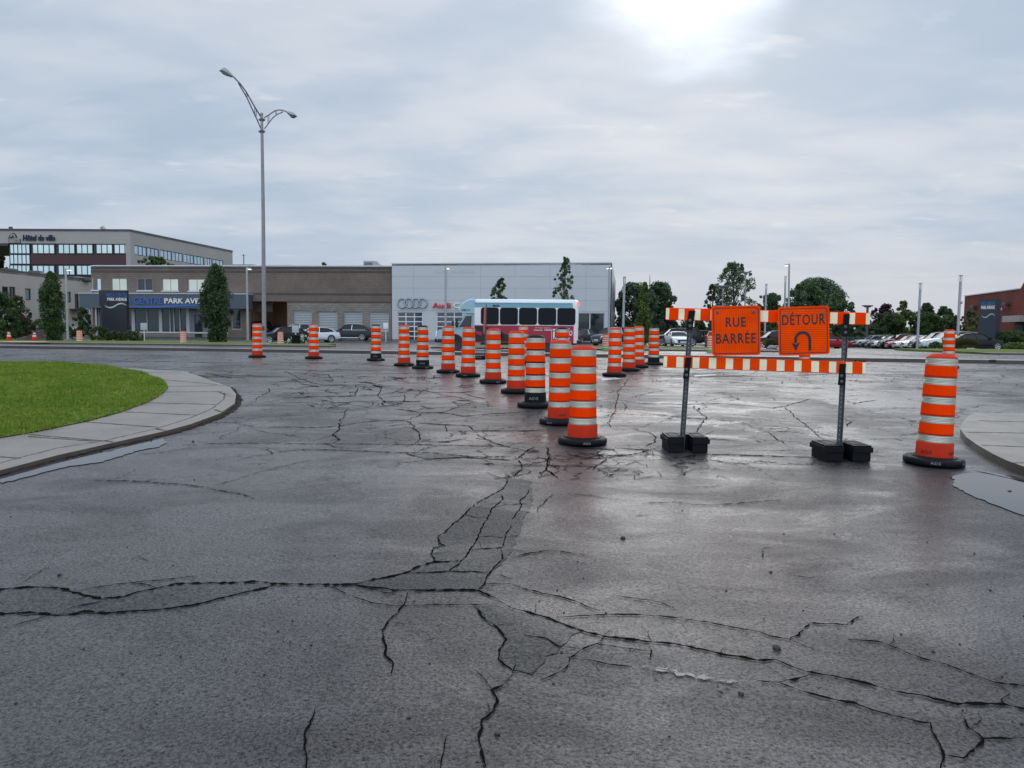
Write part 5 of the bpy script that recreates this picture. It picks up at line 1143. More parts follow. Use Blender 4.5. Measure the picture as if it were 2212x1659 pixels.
# ---------------------------------------------------------------- vehicles
PAINT={}
def paint(n,c,metal=.0): return mat('paint_'+n,c,.35,metal,coat=.6 if sum(c)>.5 else .06,spec=.5 if sum(c)>.5 else .18)
PB=paint('black',(.010,.011,.014)); PW=paint('white',(.62,.66,.68)); PS=paint('silver',(.34,.36,.38),.3); PG=paint('slate',(.035,.042,.055),.3); PR_=paint('red',(.28,.012,.02)); PM=paint('maroon',(.12,.01,.018)); PDG=paint('dark_grey',(.05,.052,.058),.3)
CARGLASS=mat('car_glass',(.008,.010,.013),.04,spec=.3); CARGLASSL=mat('windscreen',(.05,.06,.065),.04,spec=1.)
def car(label,pm,X,Y,head,kind='sedan',L=4.7,W=1.84,H=None,group=None,rim=RIM,z=None):
    H=H or (1.43 if kind=='sedan' else 1.66); z=gz(X,Y) if z is None else z
    t=thing('parked_car' if kind=='sedan' else 'parked_suv',label,'car',(0,0,0),0,group)
    suv=kind!='sedan'; k=H/1.43
    belt=.93 if not suv else 1.08
    if not suv: top=[(-.5,.50),(-.492,.86),(-.47,.96),(-.36,1.02),(-.2,.97),(0,.94),(.17,.95),(.30,.88),(.40,.80),(.46,.70),(.49,.56),(.5,.42)]
    else: top=[(-.5,.55),(-.495,.95),(-.47,1.08),(-.36,1.1),(-.2,1.09),(0,1.07),(.19,1.07),(.32,1.03),(.41,.96),(.465,.86),(.492,.70),(.5,.50)]
    wl=lambda f:W/2*(1-.16*abs(2*f)**5)
    b=MB(); V=[];rings=[]
    for f,zt_ in top:
        w=wl(f); zb_=.20+.14*abs(2*f)**6; zt_*=1 if not suv else 1.0
        zm=min(zt_-.04,.62+.02)
        ring=[(0,zb_),(w*.9,zb_),(w*.985,zb_+.08),(w,zb_+.30 if zb_+.30<zt_-.08 else (zb_+zt_)/2),(w*.985,max(zb_+.12,zt_-.16)),(w*.93,zt_-.03),(w*.80,zt_),(w*.4,zt_+.02),(0,zt_+.025)]
        rings.append([Vector((f*L,y,z_)) for y,z_ in ring]+[Vector((f*L,-y,z_)) for y,z_ in ring[-2:0:-1]])
    n=len(rings[0])
    for r_ in rings: V+=r_
    fs=[(i*n+j,(i+1)*n+j,(i+1)*n+(j+1)%n,i*n+(j+1)%n) for i in range(len(rings)-1) for j in range(n)]+[tuple(range(n)),tuple(range((len(rings)-1)*n,len(rings)*n))[::-1]]
    b.add(V,fs,0,True); b.build('body',pm,t)
    # greenhouse
    if not suv: gst=[(-.42,0),(-.33,.62),(-.24,.93),(-.12,1.),(.0,.99),(.07,.90),(.19,.0)]
    elif kind=='coupe_suv': gst=[(-.47,0),(-.41,.42),(-.28,.86),(-.12,1.),(.02,.99),(.10,.88),(.22,0)]
    else: gst=[(-.475,0),(-.44,.72),(-.40,.93),(-.2,1.),(.02,.99),(.10,.88),(.22,0)]
    hb_=H-belt; wb=W/2*.90; wt=W/2*.66
    def gpnt(f,h,side): 
        w=(wb+(wt-wb)*h)*(1-.05*abs(2*f)); return Vector((f*L,side*w,belt+hb_*h-.02))
    g=MB(); V=[]
    for f,h in gst: V+=[gpnt(f,h,1),gpnt(f,h,-1)]
    fs=[(2*i,2*i+2,2*i+3,2*i+1) for i in range(len(gst)-1)]
    g.add(V,fs,0,False)
    for sd in (0,1):
        g.add([V[2*i+sd] for i in range(len(gst))],[tuple(range(len(gst)))],0)
    go=g.build('windows',CARGLASS,t)
    r=MB()
    idx=[i for i,(f,h) in enumerate(gst) if h>.55]; 
    if suv: idx=[i for i,(f,h) in enumerate(gst) if h>.8]
    else: idx=[i for i,(f,h) in enumerate(gst) if h>.85]
    up_=[gpnt(gst[i][0],gst[i][1],1)+Vector((0,.012,.018)) for i in idx]; dn=[gpnt(gst[i][0],gst[i][1],-1)+Vector((0,-.012,.018)) for i in idx]; kk=len(idx)
    mid=[(a+b_)/2+Vector((0,0,.03)) for a,b_ in zip(up_,dn)]
    r.add(up_+mid+dn,[(i,i+1,kk+i+1,kk+i) for i in range(kk-1)]+[(kk+i,kk+i+1,2*kk+i+1,2*kk+i) for i in range(kk-1)],0,True)
    for sd in (1,-1):
        o_=Vector((0,sd*.012,.006))
        for a,b_ in ((len(gst)-1,len(gst)-2),(0,1)):      # windscreen and rear pillars
            r.tube([gpnt(*gst[a],sd)+o_,gpnt(*gst[b_],sd)+o_],.045 if a else .05,6)
        for i in range(1,len(gst)-2): r.tube([gpnt(*gst[i],sd)+o_,gpnt(*gst[i+1],sd)+o_],.03,6)
        if suv and kind!='coupe_suv': # solid rear quarter
            r.add([gpnt(-.475,0,sd)+o_,gpnt(-.40,0,sd)+o_,gpnt(-.37,.9,sd)+o_,gpnt(-.44,.72,sd)+o_],[(0,1,2,3)])
    r.build('roof',pm,t)
    tr_=MB()
    for sd in (1,-1):
        tr_.tube([Vector((f*L,sd*(wb+.012)*(1-.05*abs(2*f)),belt-.005)) for f in (-.38,-.2,0,.17)],.014,6)
        f=-.06; tr_.tube([gpnt(f,0,sd)+Vector((0,sd*.014,0)),gpnt(f-.01,.96,sd)+Vector((0,sd*.008,0))],.035,6)
    tr_.build('window_trim',CHROME if pm is not PB else TRIM,t)
    # wheels
    wr=.33 if not suv else .37
    for fx in (-.30,.305):
        for sd in (1,-1):
            M=Matrix.Translation((fx*L,sd*(W/2-.10),wr))@Matrix.Rotation(-sd*math.pi/2,4,'X')
            w=MB(); w.lathe([(0,.085),(wr*.66,.085),(wr*.70,.10),(wr*.94,.10),(wr,.07),(wr,-.12),(wr*.5,-.12)],22,M=M); wo=w.build('wheel',TYRE,t)
            w=MB(); w.lathe([(wr*.60,.088),(wr*.69,.105),(wr*.72,.102)],22,M=M)
            for q_ in range(5):
                a=2*math.pi*q_/5; 
                for da in (-.16,.16):
                    c,s_=math.cos(a),math.sin(a); c2,s2_=math.cos(a+da),math.sin(a+da); p_=[(c*.05,s_*.05),(c2*wr*.66,s2_*wr*.66)]; nx,ny=-s2_*.018,c2*.018
                    w.add([(p_[0][0]+nx,p_[0][1]+ny,.095),(p_[1][0]+nx,p_[1][1]+ny,.1),(p_[1][0]-nx,p_[1][1]-ny,.1),(p_[0][0]-nx,p_[0][1]-ny,.095)],[(0,1,2,3)],0,False,M)
            w.lathe([(0,.1),(.06,.1),(.065,.085)],12,M=M); w.build('rim',rim,wo)
            M2=Matrix.Translation((fx*L,sd*(W/2-.135),wr+.02))@Matrix.Rotation(-sd*math.pi/2,4,'X')
            w=MB(); w.lathe([(0,.115),(wr*1.16,.128),(wr*1.16,.0)],24,M=M2); w.build('wheel_arch',TRIM,t)
    # front: grille, intakes, lamps
    fx=.5*L; w_=W/2*.84
    f=MB(); zg_=.40 if not suv else .48; f.add([(fx+.012,-.36,zg_-.14),(fx+.012,.36,zg_-.14),(fx+.004,.50,zg_+.10),(fx-.05,.44,zg_+.26),(fx-.05,-.44,zg_+.26),(fx+.004,-.50,zg_+.10)],[tuple(range(6))]); f.box((fx-.08,-.72,.16),(fx+.01,.72,.24)); f.build('grille',TRIM,t)
    f=MB()
    f.tube([(fx+.016,-.37,zg_-.14),(fx+.016,.37,zg_-.14),(fx+.01,.51,zg_+.10),(fx-.045,.45,zg_+.27),(fx-.045,-.45,zg_+.27),(fx+.01,-.51,zg_+.10),(fx+.016,-.37,zg_-.14)],.016,5); f.build('grille_trim',CHROME,t)
    f=MB(); f.box((fx+.014,-.26,zg_-.02),(fx+.026,.26,zg_+.09)); f.build('number_plate',WHITEP,t)
    for sd in (1,-1):
        f=MB(); zh=.66 if not suv else .80; y0=sd*.50; y1=sd*w_*1.045
        f.add([(fx-.035,y0,zh-.07),(fx-.24,y1*1.03,zh-.04),(fx-.34,y1*1.03,zh+.08),(fx-.09,y0,zh+.06)],[(0,1,2,3)]); 
        f.add([(fx-.015,y0*1.02,zh-.07),(fx-.2,y1*1.07,zh-.04),(fx-.3,y1*1.07,zh+.08),(fx-.07,y0*1.02,zh+.07)],[(0,1,2,3)]); f.build('headlight',HEADL,t)
        f=MB(); f.bbox((-fx-.01,min(sd*.45,sd*w_*1.02),.74 if not suv else .86),(-fx+.12,max(sd*.45,sd*w_*1.05),.88 if not suv else 1.0),.02); f.build('taillight',TAILL,t)
        f=MB(); xm=.165*L; f.bbox((xm-.06,min(sd*W/2*.93,sd*(W/2+.16)),belt),(xm+.10,max(sd*W/2*.93,sd*(W/2+.16)),belt+.14),.04); f.build('door_mirror',pm,t)
        f=MB(); 
        for hx in (-.02,-.22): f.bbox((hx*L-.1,min(sd*W/2,sd*(W/2+.015)),belt-.17),(hx*L+.08,max(sd*W/2,sd*(W/2+.015)),belt-.14),.006)
        f.build('door_handles',pm,t)
        f=MB(); f.tube([(-.22*L,sd*(W/2-.005),.27),(.22*L,sd*(W/2-.005),.27)],.025,6); f.build('sill_trim',CHROME if suv else TRIM,t)
    t.location=(X,Y,z+.008); t.rotation_euler=(0,0,head); return t
LEFT=math.pi; 
def cpx(x,y): return G(x,y)
GL='cars parked in front of the brown building'; GR='cars parked in a row at the right lot'; GM='cars parked on the middle lot'
# left group
def carp(label,pm,xc,yb,Y,hd,kind='sedan',group=None,**k):
    d=ray(xc,712.); X=d.x*Y/d.y; zz=P(xc,yb,Y).z; return car(label,pm,X,Y,R(hd),kind,group=group,z=min(zz,gz(X,Y)+.02) if False else gz(X,Y),**k)
carp('black sedan with pale roof in front of the open garage bay',PB,610,741,67,214,'sedan',GL)
carp('silver SUV behind the black sedan, below the first blinds window',PS,640,735,79,200,'suv',GL)
carp('white sedan behind the second road drum, facing the road',PW,679,740,72,208,'sedan',GL)
carp('slate SUV coupe with red tail lamps, side on before the blinds windows',PG,757,733,80,180,'coupe_suv',GL,L=4.68)
carp('black van standing inside the open garage bay',PB,570,733,92.5,95,'suv',GL,H=2.0)
carp('dark car low inside the garage bay under the amber lamp',PG,600,733,93.5,180,'sedan',GL)
carp('grey car half hidden by the left columnar tree and dirt mound',PS,141,728,86,10,'sedan')
# middle group
carp('dark grey sedan facing the road just right of the bus rear',PDG,1255,746,77,236,'sedan',GM)
carp('black sedan side on behind the right hand drum group',PB,1316,746,79,180,'sedan',GM,L=4.9)
carp('dark slate SUV facing the road between lamp post and drums',PG,1325,749,69,222,'suv',GM)
carp('black SUV side on behind the white coupe',PB,1459,750,74,180,'suv',GM,L=5.0,H=1.72)
carp('white coupe facing the road, left of the road closed sign',PW,1464,751,69.5,270,'sedan',GM,H=1.36)
carp('red car facing the road, partly behind the road closed sign',PR_,1548,753,67,258,'sedan',GM)
carp('black SUV between the two orange signs',PB,1675,751,70,180,'suv',GM,L=4.9)
carp('red sedan showing its front wheel right of the detour sign',PR_,1786,753,74,0,'sedan',GM)
# right row receding away
cols=[('white SUV at the near end of the receding row',PW,'suv',5.0,1.70),('black SUV second in the receding row, square dark grille',PB,'suv',4.9,1.70),('white sedan third in the receding row, beside the black SUV',PW,'sedan',4.7,None),('white hatchback fourth in the row, next to the red car',PW,'sedan',4.4,None),('dark red car fifth in the receding row',PR_,'sedan',4.5,None),('black SUV sixth in the row, behind the red car',PB,'suv',4.7,1.6),('white sedan seventh in the row, only bonnet and windscreen edge showing',PW,'sedan',4.6,None),('black sedan eighth in the row with sky on its windscreen',PB,'sedan',4.6,None),('slate sedan just right of the barricade post, behind the metal fence',PG,'sedan',4.6,None),('silver sedan behind the metal fence, hidden by the barricade post',PS,'sedan',4.6,None),('dark sedan at the far end of the row behind the fence',PDG,'sedan',4.6,None)]
F0=Vector((37.7,69.2)); st_=Vector((.43,2.42))
for i,(lab,pm,kd,L_,H_) in enumerate(cols):
    f=F0+st_*i; hd=math.pi-R(8); c=f-Vector((math.cos(hd),math.sin(hd)))*L_/2
    car(lab,pm,c.x,c.y,hd,kd,L=L_,H=H_,group=GR)
carp('black coupe with bright alloy wheels facing right, at the planted kerb',PB,2106,759,63.5,2,'sedan',None,L=4.65,H=1.40)
# ---------------------------------------------------------------- shuttle bus (front towards the left)
bp=G(1111,755.0); BY=38.6; d=ray(1097,712.); BX=d.x*BY/d.y
bus=thing('shuttle_bus','small pale blue and white shuttle bus with red lower panel driving left behind the median','bus',(BX,BY,gz(BX,BY)),R(-2.5))
BBLUE=mat('bus_pale_blue',(.30,.46,.52),.35,coat=.3); BWHITE=mat('bus_white',(.66,.68,.68),.35,coat=.3); BRED=mat('bus_red_panel',(.33,.018,.045),.35,vary=.06,vscale=2); BGREY=mat('bus_roof_white',(.52,.62,.66),.35)
def B(mb,*a,**k): pass
# local frame: x to the right (rear), front at -3.55; y towards camera is negative; total 7.15 x 2.2 x 2.6
HB=2.60; W2=1.08; x0,x1=-1.62,3.56
mb=MB(); prof=[(-W2,.42),(-W2,2.28),(-W2+.05,2.42),(-W2+.16,2.53),(-W2+.4,HB-.01),(0,HB+.01),(W2-.4,HB-.01),(W2-.16,2.53),(W2-.05,2.42),(W2,2.28),(W2,.42)]
xs_=[x0,x1-.12,x1]; V=[]
for k,x in enumerate(xs_):
    sc=1 if k<2 else .96
    V+=[(x,y*sc,z if k<2 else min(z,HB-.05)) for y,z in prof]
n=len(prof); mb.add(V,[(k*n+i,(k+1)*n+i,(k+1)*n+(i+1)%n,k*n+(i+1)%n) for k in range(2) for i in range(n)]+[tuple(range(n))[::-1],tuple(range(2*n,3*n))],0,True); mb.build('body',BWHITE,bus,False)
mb=MB(); e=.004
mb.box((x0,-W2-e,2.17),(x1-.28,-W2+.01,2.36)); 
mb.build('upper_stripe',mat('bus_stripe_blue',(.17,.38,.46),.35),bus,False)
mb=MB(); mb.box((x0,-W2-.016,2.385),(x1-.28,-W2+.03,2.40)); mb.build('gutter',TRIM,bus,False)
# roof tinted cap
mb=MB(); V=[]
for x in (x0-.02,x1-.15): V+=[(x,y*1.004,z+.006) for y,z in prof[2:9]]
n=7; mb.add(V,[(i,n+i,n+i+1,i+1) for i in range(n-1)],0,True); mb.build('roof_cap',BGREY,bus,False)
rp=MB(); rp.box((x0+.0,-W2-.006,.42),(x1-.22,-W2+.01,1.28)); rpo=rp.build('advert_panel',BRED,bus,False)
mb=MB()  # dark diagonal motif on the advert
for poly in (((x0,1.24),(x0+.55,1.24),(x0+2.6,.46),(x0,.46)),((x0+.95,1.1),(x0+1.05,1.1),(x0+1.10,.8),(x0+.9,.8)),((x0+1.3,1.02),(x0+1.36,1.02),(x0+1.5,.6),(x0+1.2,.6))): mb.add([(x,-W2-.008,z) for x,z in poly],[tuple(range(4))])
mb.build('advert_shape',BLACKINK,rpo,False)
mb=MB()
for a in (x0+.08,x0+.42): mb.add([(a,-W2-.010,1.02),(a+.28,-W2-.010,.93),(a+.28,-W2-.010,.75),(a,-W2-.010,.85)],[(0,1,2,3)])
mb.build('advert_shape',BRED,rpo,False)
def btxt(s_,xa,xb,za,zb,m,bold=0,parent=bus,y=-W2-.0125):
    mb=MB(); text_flat(mb,s_,lambda u,v:(xa+(xb-xa)*u,y,za+(zb-za)*v),0,bold,0,1.); o=mb.build('lettering',m,parent,False); return o
btxt('exo',-.72,-.37,2.20,2.31,mat('navy_letters'),.035); btxt('À votre service',1.42,2.22,1.15,1.21,WHL,.01,rpo); btxt('depuis 1980!',1.35,2.22,1.01,1.10,WHL,.02,rpo)
btxt('CLÔTURES',2.46,3.15,1.10,1.18,WHL,.0,rpo); btxt('KO-PRO',2.50,3.28,.80,1.05,WHL,.02,rpo); btxt('450 632',2.32,2.78,.50,.58,WHL,.01,rpo)
mb=MB(); 
for a,b_,c,d_ in ((2.24,2.26,.46,1.12),(2.32,2.40,.70,1.0),(2.30,2.42,1.05,1.12),(2.3,3.2,.455,.47)): mb.box((a,-W2-.013,c),(b_,-W2-.008,d_))
for k in range(8): mb.box((2.32+.11*k,-W2-.013,.63),(2.38+.11*k,-W2-.008,.69))
mb.build('logo_mark',WHL,rpo,False)
# windows
for k in range(5):
    a=-1.30+k*.955; pts=rounded(a+.01,a+.885,1.33,2.15,.12,4); mb=MB(); mb.prism_y(pts,-W2-.012,-W2+.01); o=mb.build('side_window',mat('bus_dark_glass',(.005,.006,.009),.06,spec=.15),bus,False)
    mb=MB(); n=len(pts); q2=rounded(a-.005,a+.90,1.315,2.165,.13,4); mb.add([(x,-W2-.010,z) for x,z in pts]+[(x,-W2-.010,z) for x,z in q2],[(i,(i+1)%n,n+(i+1)%n,n+i) for i in range(n)]); mb.build('seal',TRIM,o,False)
# over-cab cap (rounded nose) and van cab
nose=[(x0,2.60),(-1.82,2.585),(-2.05,2.50),(-2.24,2.34),(-2.36,2.13),(-2.39,1.97),(-2.34,1.90),(-2.22,1.88),(x0,1.86)]
mb=MB(); rows=[]
for y,s_ in ((-W2,0),(-W2+.10,1),(0,1.3),(W2-.1,1),(W2,0)):
    rows.append([(x-(.06*s_ if x<x0 else 0),y,z-(.05 if s_==0 and z>2.0 else 0)) for x,z in nose])
n=len(nose); V=sum(rows,[]); mb.add(V,[(r_*n+i,r_*n+i+1,(r_+1)*n+i+1,(r_+1)*n+i) for r_ in range(4) for i in range(n-1)]+[tuple(range(n)),tuple(range(4*n,5*n))[::-1]],0,False); mb.build('overcab_cap',BBLUE,bus,False)
btxt('508219',-2.28,-1.86,1.98,2.07,mat('navy_letters'),.03,bus,-W2-.006)
cab=[(x0,.45),(-3.35,.45),(-3.5,.5),(-3.56,.62),(-3.55,.92),(-3.42,1.04),(-2.95,1.13),(-2.50,1.20),(-2.12,1.76),(-2.02,1.86),(x0,1.86)]
mb=MB(); mb.prism_y(cab,-W2+.06,W2-.06); mb.build('cab',BBLUE,bus,False)
mb=MB(); mb.add([(x,-W2+.052,z) for x,z in ((-1.82,1.2),(-2.38,1.2),(-2.06,1.70),(-1.80,1.74))],[(0,1,2,3)]); o=mb.build('cab_window',GLASSD,bus,False)
mb=MB(); mb.tube([(x,-W2+.048,z) for x,z in ((-1.82,1.2),(-2.38,1.2),(-2.06,1.70),(-1.80,1.74),(-1.82,1.2))],.02,5); mb.build('seal',TRIM,o,False)
mb=MB(); mb.add([(-2.51,-W2+.12,1.22),(-2.51,W2-.12,1.22),(-2.14,W2-.14,1.77),(-2.14,-W2+.14,1.77)],[(0,1,2,3)]); mb.build('windscreen',GLASSD,bus,False)
mb=MB(); mb.bbox((-2.56,-W2-.17,1.16),(-2.45,-W2+.04,1.60),.03); mb.build('side_mirror',TRIM,bus,False)
mb=MB(); mb.bbox((-3.0,W2-.3,1.08),(-2.9,W2-.02,1.5),.03); mb.build('side_mirror',TRIM,bus,False)
mb=MB(); mb.bbox((-3.66,-W2+.1,.40),(-3.42,W2-.1,.60),.05); mb.bbox((-3.5,-W2+.04,.40),(-3.15,-W2+.12,.58),.03); mb.build('front_bumper',TRIM,bus,False)
mb=MB(); mb.bbox((-3.59,-.6,.66),(-3.5,.6,.95),.02); mb.build('grille',TRIM,bus,False)
for sd in (-1,1): mb=MB(); mb.bbox((-3.585,min(sd*.66,sd*.98),.68),(-3.42,max(sd*.66,sd*1.0),.95),.04); mb.build('headlight',mat('lit_headlamp',(.8,.8,.78),.3,emit=(1,.97,.9),estr=.55),bus,False)
mb=MB(); 
for z in (.55,1.0): mb.box((x0+.0,-W2+.045,z),(-2.2,-W2+.058,z+.012))
mb.box((-1.75,-W2+.045,.5),(-1.74,-W2+.058,1.8)); mb.build('door_seam',TRIM,bus,False)
mb=MB(); mb.bbox((x1-.1,-W2+.02,.40),(x1+.16,W2-.02,.58),.04); mb.build('rear_bumper',TRIM,bus,False)
mb=MB(); mb.box((x0+.3,-W2+.06,.30),(1.3,W2-.06,.45)); mb.box((2.6,-W2+.06,.34),(x1-.05,W2-.06,.45)); mb.build('underbody',TRIM,bus,False)
for (zz,xx) in ((2.38,x1-.02),(2.28,x1+.0)): mb=MB(); mb.bbox((xx-.06,-W2+.01,zz),(xx+.06,-W2+.12,zz+.09),.02); mb.build('marker_lamp',mat('lit_marker',(.8,.15,.1),.4,emit=(1,.12,.06),estr=1.2),bus,False)
mb=MB(); mb.bbox((x1-.02,-W2+.1,1.2),(x1+.03,-W2+.28,1.9),.01); mb.build('rear_lamp_strip',mat('pale_tape',(.5,.45,.38),.5),bus,False)
mb=MB(); mb.bbox((x1-.02,-W2+.05,.7),(x1+.04,-W2+.2,1.05),.01); mb.build('tail_lamp',TAILL,bus,False)
mb=MB(); mb.bbox((-2.44,-W2+.1,2.1),(-2.36,-W2+.2,2.16),.01); mb.build('marker_lamp',mat('amber_marker',(.9,.5,.1),.4,emit=(1,.6,.2),estr=1.),bus,False)
for xw in (-2.62,1.95):
    for sd in (-1,1):
        M=Matrix.Translation((xw,sd*(W2-.16),.36))@Matrix.Rotation(-sd*math.pi/2,4,'X')
        w=MB(); w.lathe([(0,.09),(.21,.09),(.23,.12),(.34,.12),(.36,.09),(.36,-.12)],24,M=M); wo=w.build('wheel',TYRE,bus,False)
        w=MB(); w.lathe([(0,.11),(.08,.11),(.10,.095),(.20,.10),(.215,.125)],20,M=M); w.build('rim',RIM if xw>0 else RIMD,wo,False)
    M=Matrix.Translation((xw,-(W2-.20),.40))@Matrix.Rotation(math.pi/2,4,'X'); w=MB(); w.lathe([(0,.15),(.43,.2005),(.43,.0)],26,M=M); w.build('wheel_arch',TRIM,bus,False)
# ---------------------------------------------------------------- poles and lamps
def pole(name,label,x,ytop,ybase,Y,r0,r1,m=STEEL,xt=None,group=None,cat='street lamp'):
    b=gp(x,Y) if Y else G(x,ybase); Y_=b.y; top=P(xt if xt else x,ytop,Y_); t=thing(name,label,cat,b,0,group)
    mb=MB(); mb.tube([(b.x,b.y,b.z-.1),(top.x,Y_,top.z)],[r0,r1],10); mb.build('pole',m,t); return t,b,top
# tall double armed street lamp
b=gp(571.5,45.5); t=thing('street_lamp','tall street lamp with two curved truss arms, left of centre','street lamp',b)
Yl=b.y; q=lambda x,y:P(x,y,Yl)
mb=MB(); pts=[q(571,747),q(570.5,700),q(568.5,450),q(566,282),q(565.5,247)]; mb.tube(pts,[.135,.125,.105,.085,.075],14); mb.lathe([(.09,0),(.085,.06),(.04,.10),(0,.11)],12,M=Matrix.Translation(pts[-1])); mb.build('pole',LAMPGREY,t)
mb=MB(); mb.bbox((b.x-.28,b.y-.28,b.z-.05),(b.x+.28,b.y+.28,b.z+.16),.03); mb.build('base_plate',LAMPGREY,t)
mb=MB(); c=q(569.5,709); mb.bbox((c.x-.09,c.y-.16,c.z-.12),(c.x+.09,c.y-.1,c.z+.12),.01); mb.build('hand_hole_cover',LAMPDK,t)
for yy in (258,283.5):
    c=q(565.8,yy); mb=MB(); mb.lathe([(.10,-.10),(.115,-.09),(.115,.05),(.10,.06)],12,M=Matrix.Translation(c)); mb.bbox((c.x-.19,c.y-.05,c.z-.07),(c.x+.19,c.y+.05,c.z+.03),.01); mb.build('collar',LAMPDK,t)
def zz(x,y): return (432.1+x*.15626,103.7+y*.15626)   # crop coordinates to photo coordinates
def arm(top,bot,rungs,m,head,hm):
    mb=MB(); mb.tube([q(*zz(*p)) for p in top],.042,8); mb.tube([q(*zz(*p)) for p in bot],.038,8)
    for a,b_ in rungs: mb.tube([q(*zz(*a)),q(*zz(*b_))],.022,6)
    a=mb.build('arm',m,t)
arm([(840,950),(760,820),(640,610),(560,500),(470,405)],[(845,1120),(770,950),(650,690),(530,485),(550,478)],[((640,600),(635,655)),((655,625),(650,680)),((757,815),(757,915)),((778,845),(775,945))],LAMPDK,None,None)
arm([(885,965),(950,925),(1030,870),(1090,855),(1150,862),(1200,882)],[(890,1118),(940,1050),(1000,970),(1060,920),(1145,885),(1130,865)],[((938,935),(938,1045)),((953,925),(953,1030)),((1043,868),(1046,918)),((1056,866),(1060,910))],LAMPGREY,None,None)
def cobra(pts,m,glass):   # lamp head: outline given in crop coordinates, upper shell and lower bowl
    up_,lo=pts; mb=MB(); n=len(up_); w=[0.03]+[.15]*(n-2)+[.04]
    U=[q(*zz(*p)) for p in up_];L=[q(*zz(*p)) for p in lo]; V=[]
    for i in range(n):
        mid=(U[i]+L[i])/2; V+=[U[i],mid.lerp(L[i],.1)+Vector((0,-w[i],0)),L[i],mid.lerp(L[i],.1)+Vector((0,w[i],0))]
    mb.add(V,[(4*i+j,4*i+4+j,4*i+4+(j+1)%4,4*i+(j+1)%4) for i in range(n-1) for j in range(4)]+[(0,1,2,3),tuple(range(4*n-4,4*n))],0,True)
    o=mb.build('lamp_head',m,t); mb=MB(); k=V
    g=[q(*zz(*p)) for p in glass]; g2=[p+Vector((0,-.10,0)) for p in g]; g3=[p+Vector((0,.10,0)) for p in g]
    mb.add(g2+g3,[tuple(range(len(g))),tuple(range(len(g),2*len(g)))[::-1]]+[(i,(i+1)%len(g),len(g)+(i+1)%len(g),len(g)+i) for i in range(len(g))]); mb.build('lens',LAMPDK,o)
cobra(([(475,400),(430,345),(390,305),(345,270),(315,272),(285,298),(268,315)],[(465,408),(430,407),(390,390),(350,375),(320,355),(290,335),(268,318)]),LAMPGREY,[(440,400),(370,383),(310,358),(300,330),(350,330),(420,370)])
cobra(([(1195,880),(1220,874),(1260,885),(1290,890),(1315,915),(1343,942)],[(1195,892),(1220,920),(1255,955),(1285,966),(1315,955),(1343,948)]),LAMPGREY,[(1225,905),(1320,930),(1330,948),(1285,968),(1255,958)])
LAMPG='slim parking lot lamp posts'
def lot_lamp(label,x,ytop,Y,side,lit,hx=12,xt=None,both=False,m=STEEL):
    t_,b_,tp=pole('lot_lamp',label,x,ytop,None,Y,.10,.075,m,xt,LAMPG); s_=FPX/Y
    mb=MB(); mb.bbox((b_.x-.2,b_.y-.2,b_.z-.02),(b_.x+.2,b_.y+.2,b_.z+.25),.03); mb.build('base',KERB,t_)
    for sd in ((1,-1) if both else (side,)):
        w=hx/s_; mb=MB(); z=tp.z-.12
        mb.add([(tp.x+sd*.05,tp.y-.14,z),(tp.x+sd*w,tp.y-.16,z-.06),(tp.x+sd*w,tp.y+.16,z-.06),(tp.x+sd*.05,tp.y+.14,z),(tp.x+sd*.05,tp.y-.10,z+.1),(tp.x+sd*w*.8,tp.y-.12,z+.06),(tp.x+sd*w*.8,tp.y+.12,z+.06),(tp.x+sd*.05,tp.y+.10,z+.1)],[(0,3,2,1),(4,5,6,7),(0,1,5,4),(1,2,6,5),(2,3,7,6),(3,0,4,7)]); o=mb.build('lamp_head',STEEL,t_)
        mb=MB(); mb.box((min(tp.x+sd*w*.3,tp.x+sd*w*.92),tp.y-.13,z-.075),(max(tp.x+sd*w*.3,tp.x+sd*w*.92),tp.y+.13,z-.045)); mb.build('lens',LIT if lit else WHITEP,o)
    return t_
lot_lamp('grey lamp post beside the left columnar tree',145.5,579,60,1,True,13,xt=141.5)
lot_lamp('grey lamp post right of the large columnar tree, left of the tall lamp',535,577.5,62,1,True,10,xt=533)
lot_lamp('slim lamp post in front of the showroom, right of the rings',962.7,576,60,1,True,9,xt=962.5)
lot_lamp('slim lamp post at the showroom right corner with small twin heads',1316,575.5,58,1,True,6,both=True)
lot_lamp('lamp post with a lit head left, rising above the detour sign',1704,569.5,64,-1,True,11,xt=1704.8)
lot_lamp('pale slim lamp post far behind the brown roof',526.5,549.5,130,1,False,5,both=True,m=LAMPDK)
LC='square lantern columns of the car lot'
def lantern(label,x,ytop,Y,ln=11,r=.11,xt=None):
    t_,b_,tp=pole('lantern_column',label,x,ytop+ln,None,Y,r*1.15,r,STEEL,xt,LC); tp2=P(xt or x,ytop,Y); 
    mb=MB(); mb.box((tp.x-.05,tp.y-.05,tp.z),(tp.x+.05,tp.y+.05,tp2.z)); g=mb.build('lantern_glass',mat('frosted_lantern',(.6,.62,.64),.3),t_)
    mb=MB()
    for dx in (-r,r):
        for dy in (-r,r): mb.tube([(tp.x+dx*.9,tp.y+dy*.9,tp.z),(tp.x+dx*.9,tp.y+dy*.9,tp2.z)],.015,4)
    mb.box((tp.x-r,tp.y-r,tp2.z),(tp.x+r,tp.y+r,tp2.z+.06)); mb.build('lantern_cage',LAMPGREY,t_)
    mb=MB(); mb.bbox((tp.x-.02,tp.y-.18,tp.z-1.9),(tp.x+.16,tp.y-.08,tp.z-1.7),.02); mb.build('camera_box',LAMPGREY,t_)
lantern('lantern column just right of the showroom',1346,599,72,12,.11,xt=1348.6)
lantern('lantern column between the two orange signs',1652.5,614.5,84,10,.10,xt=1655)
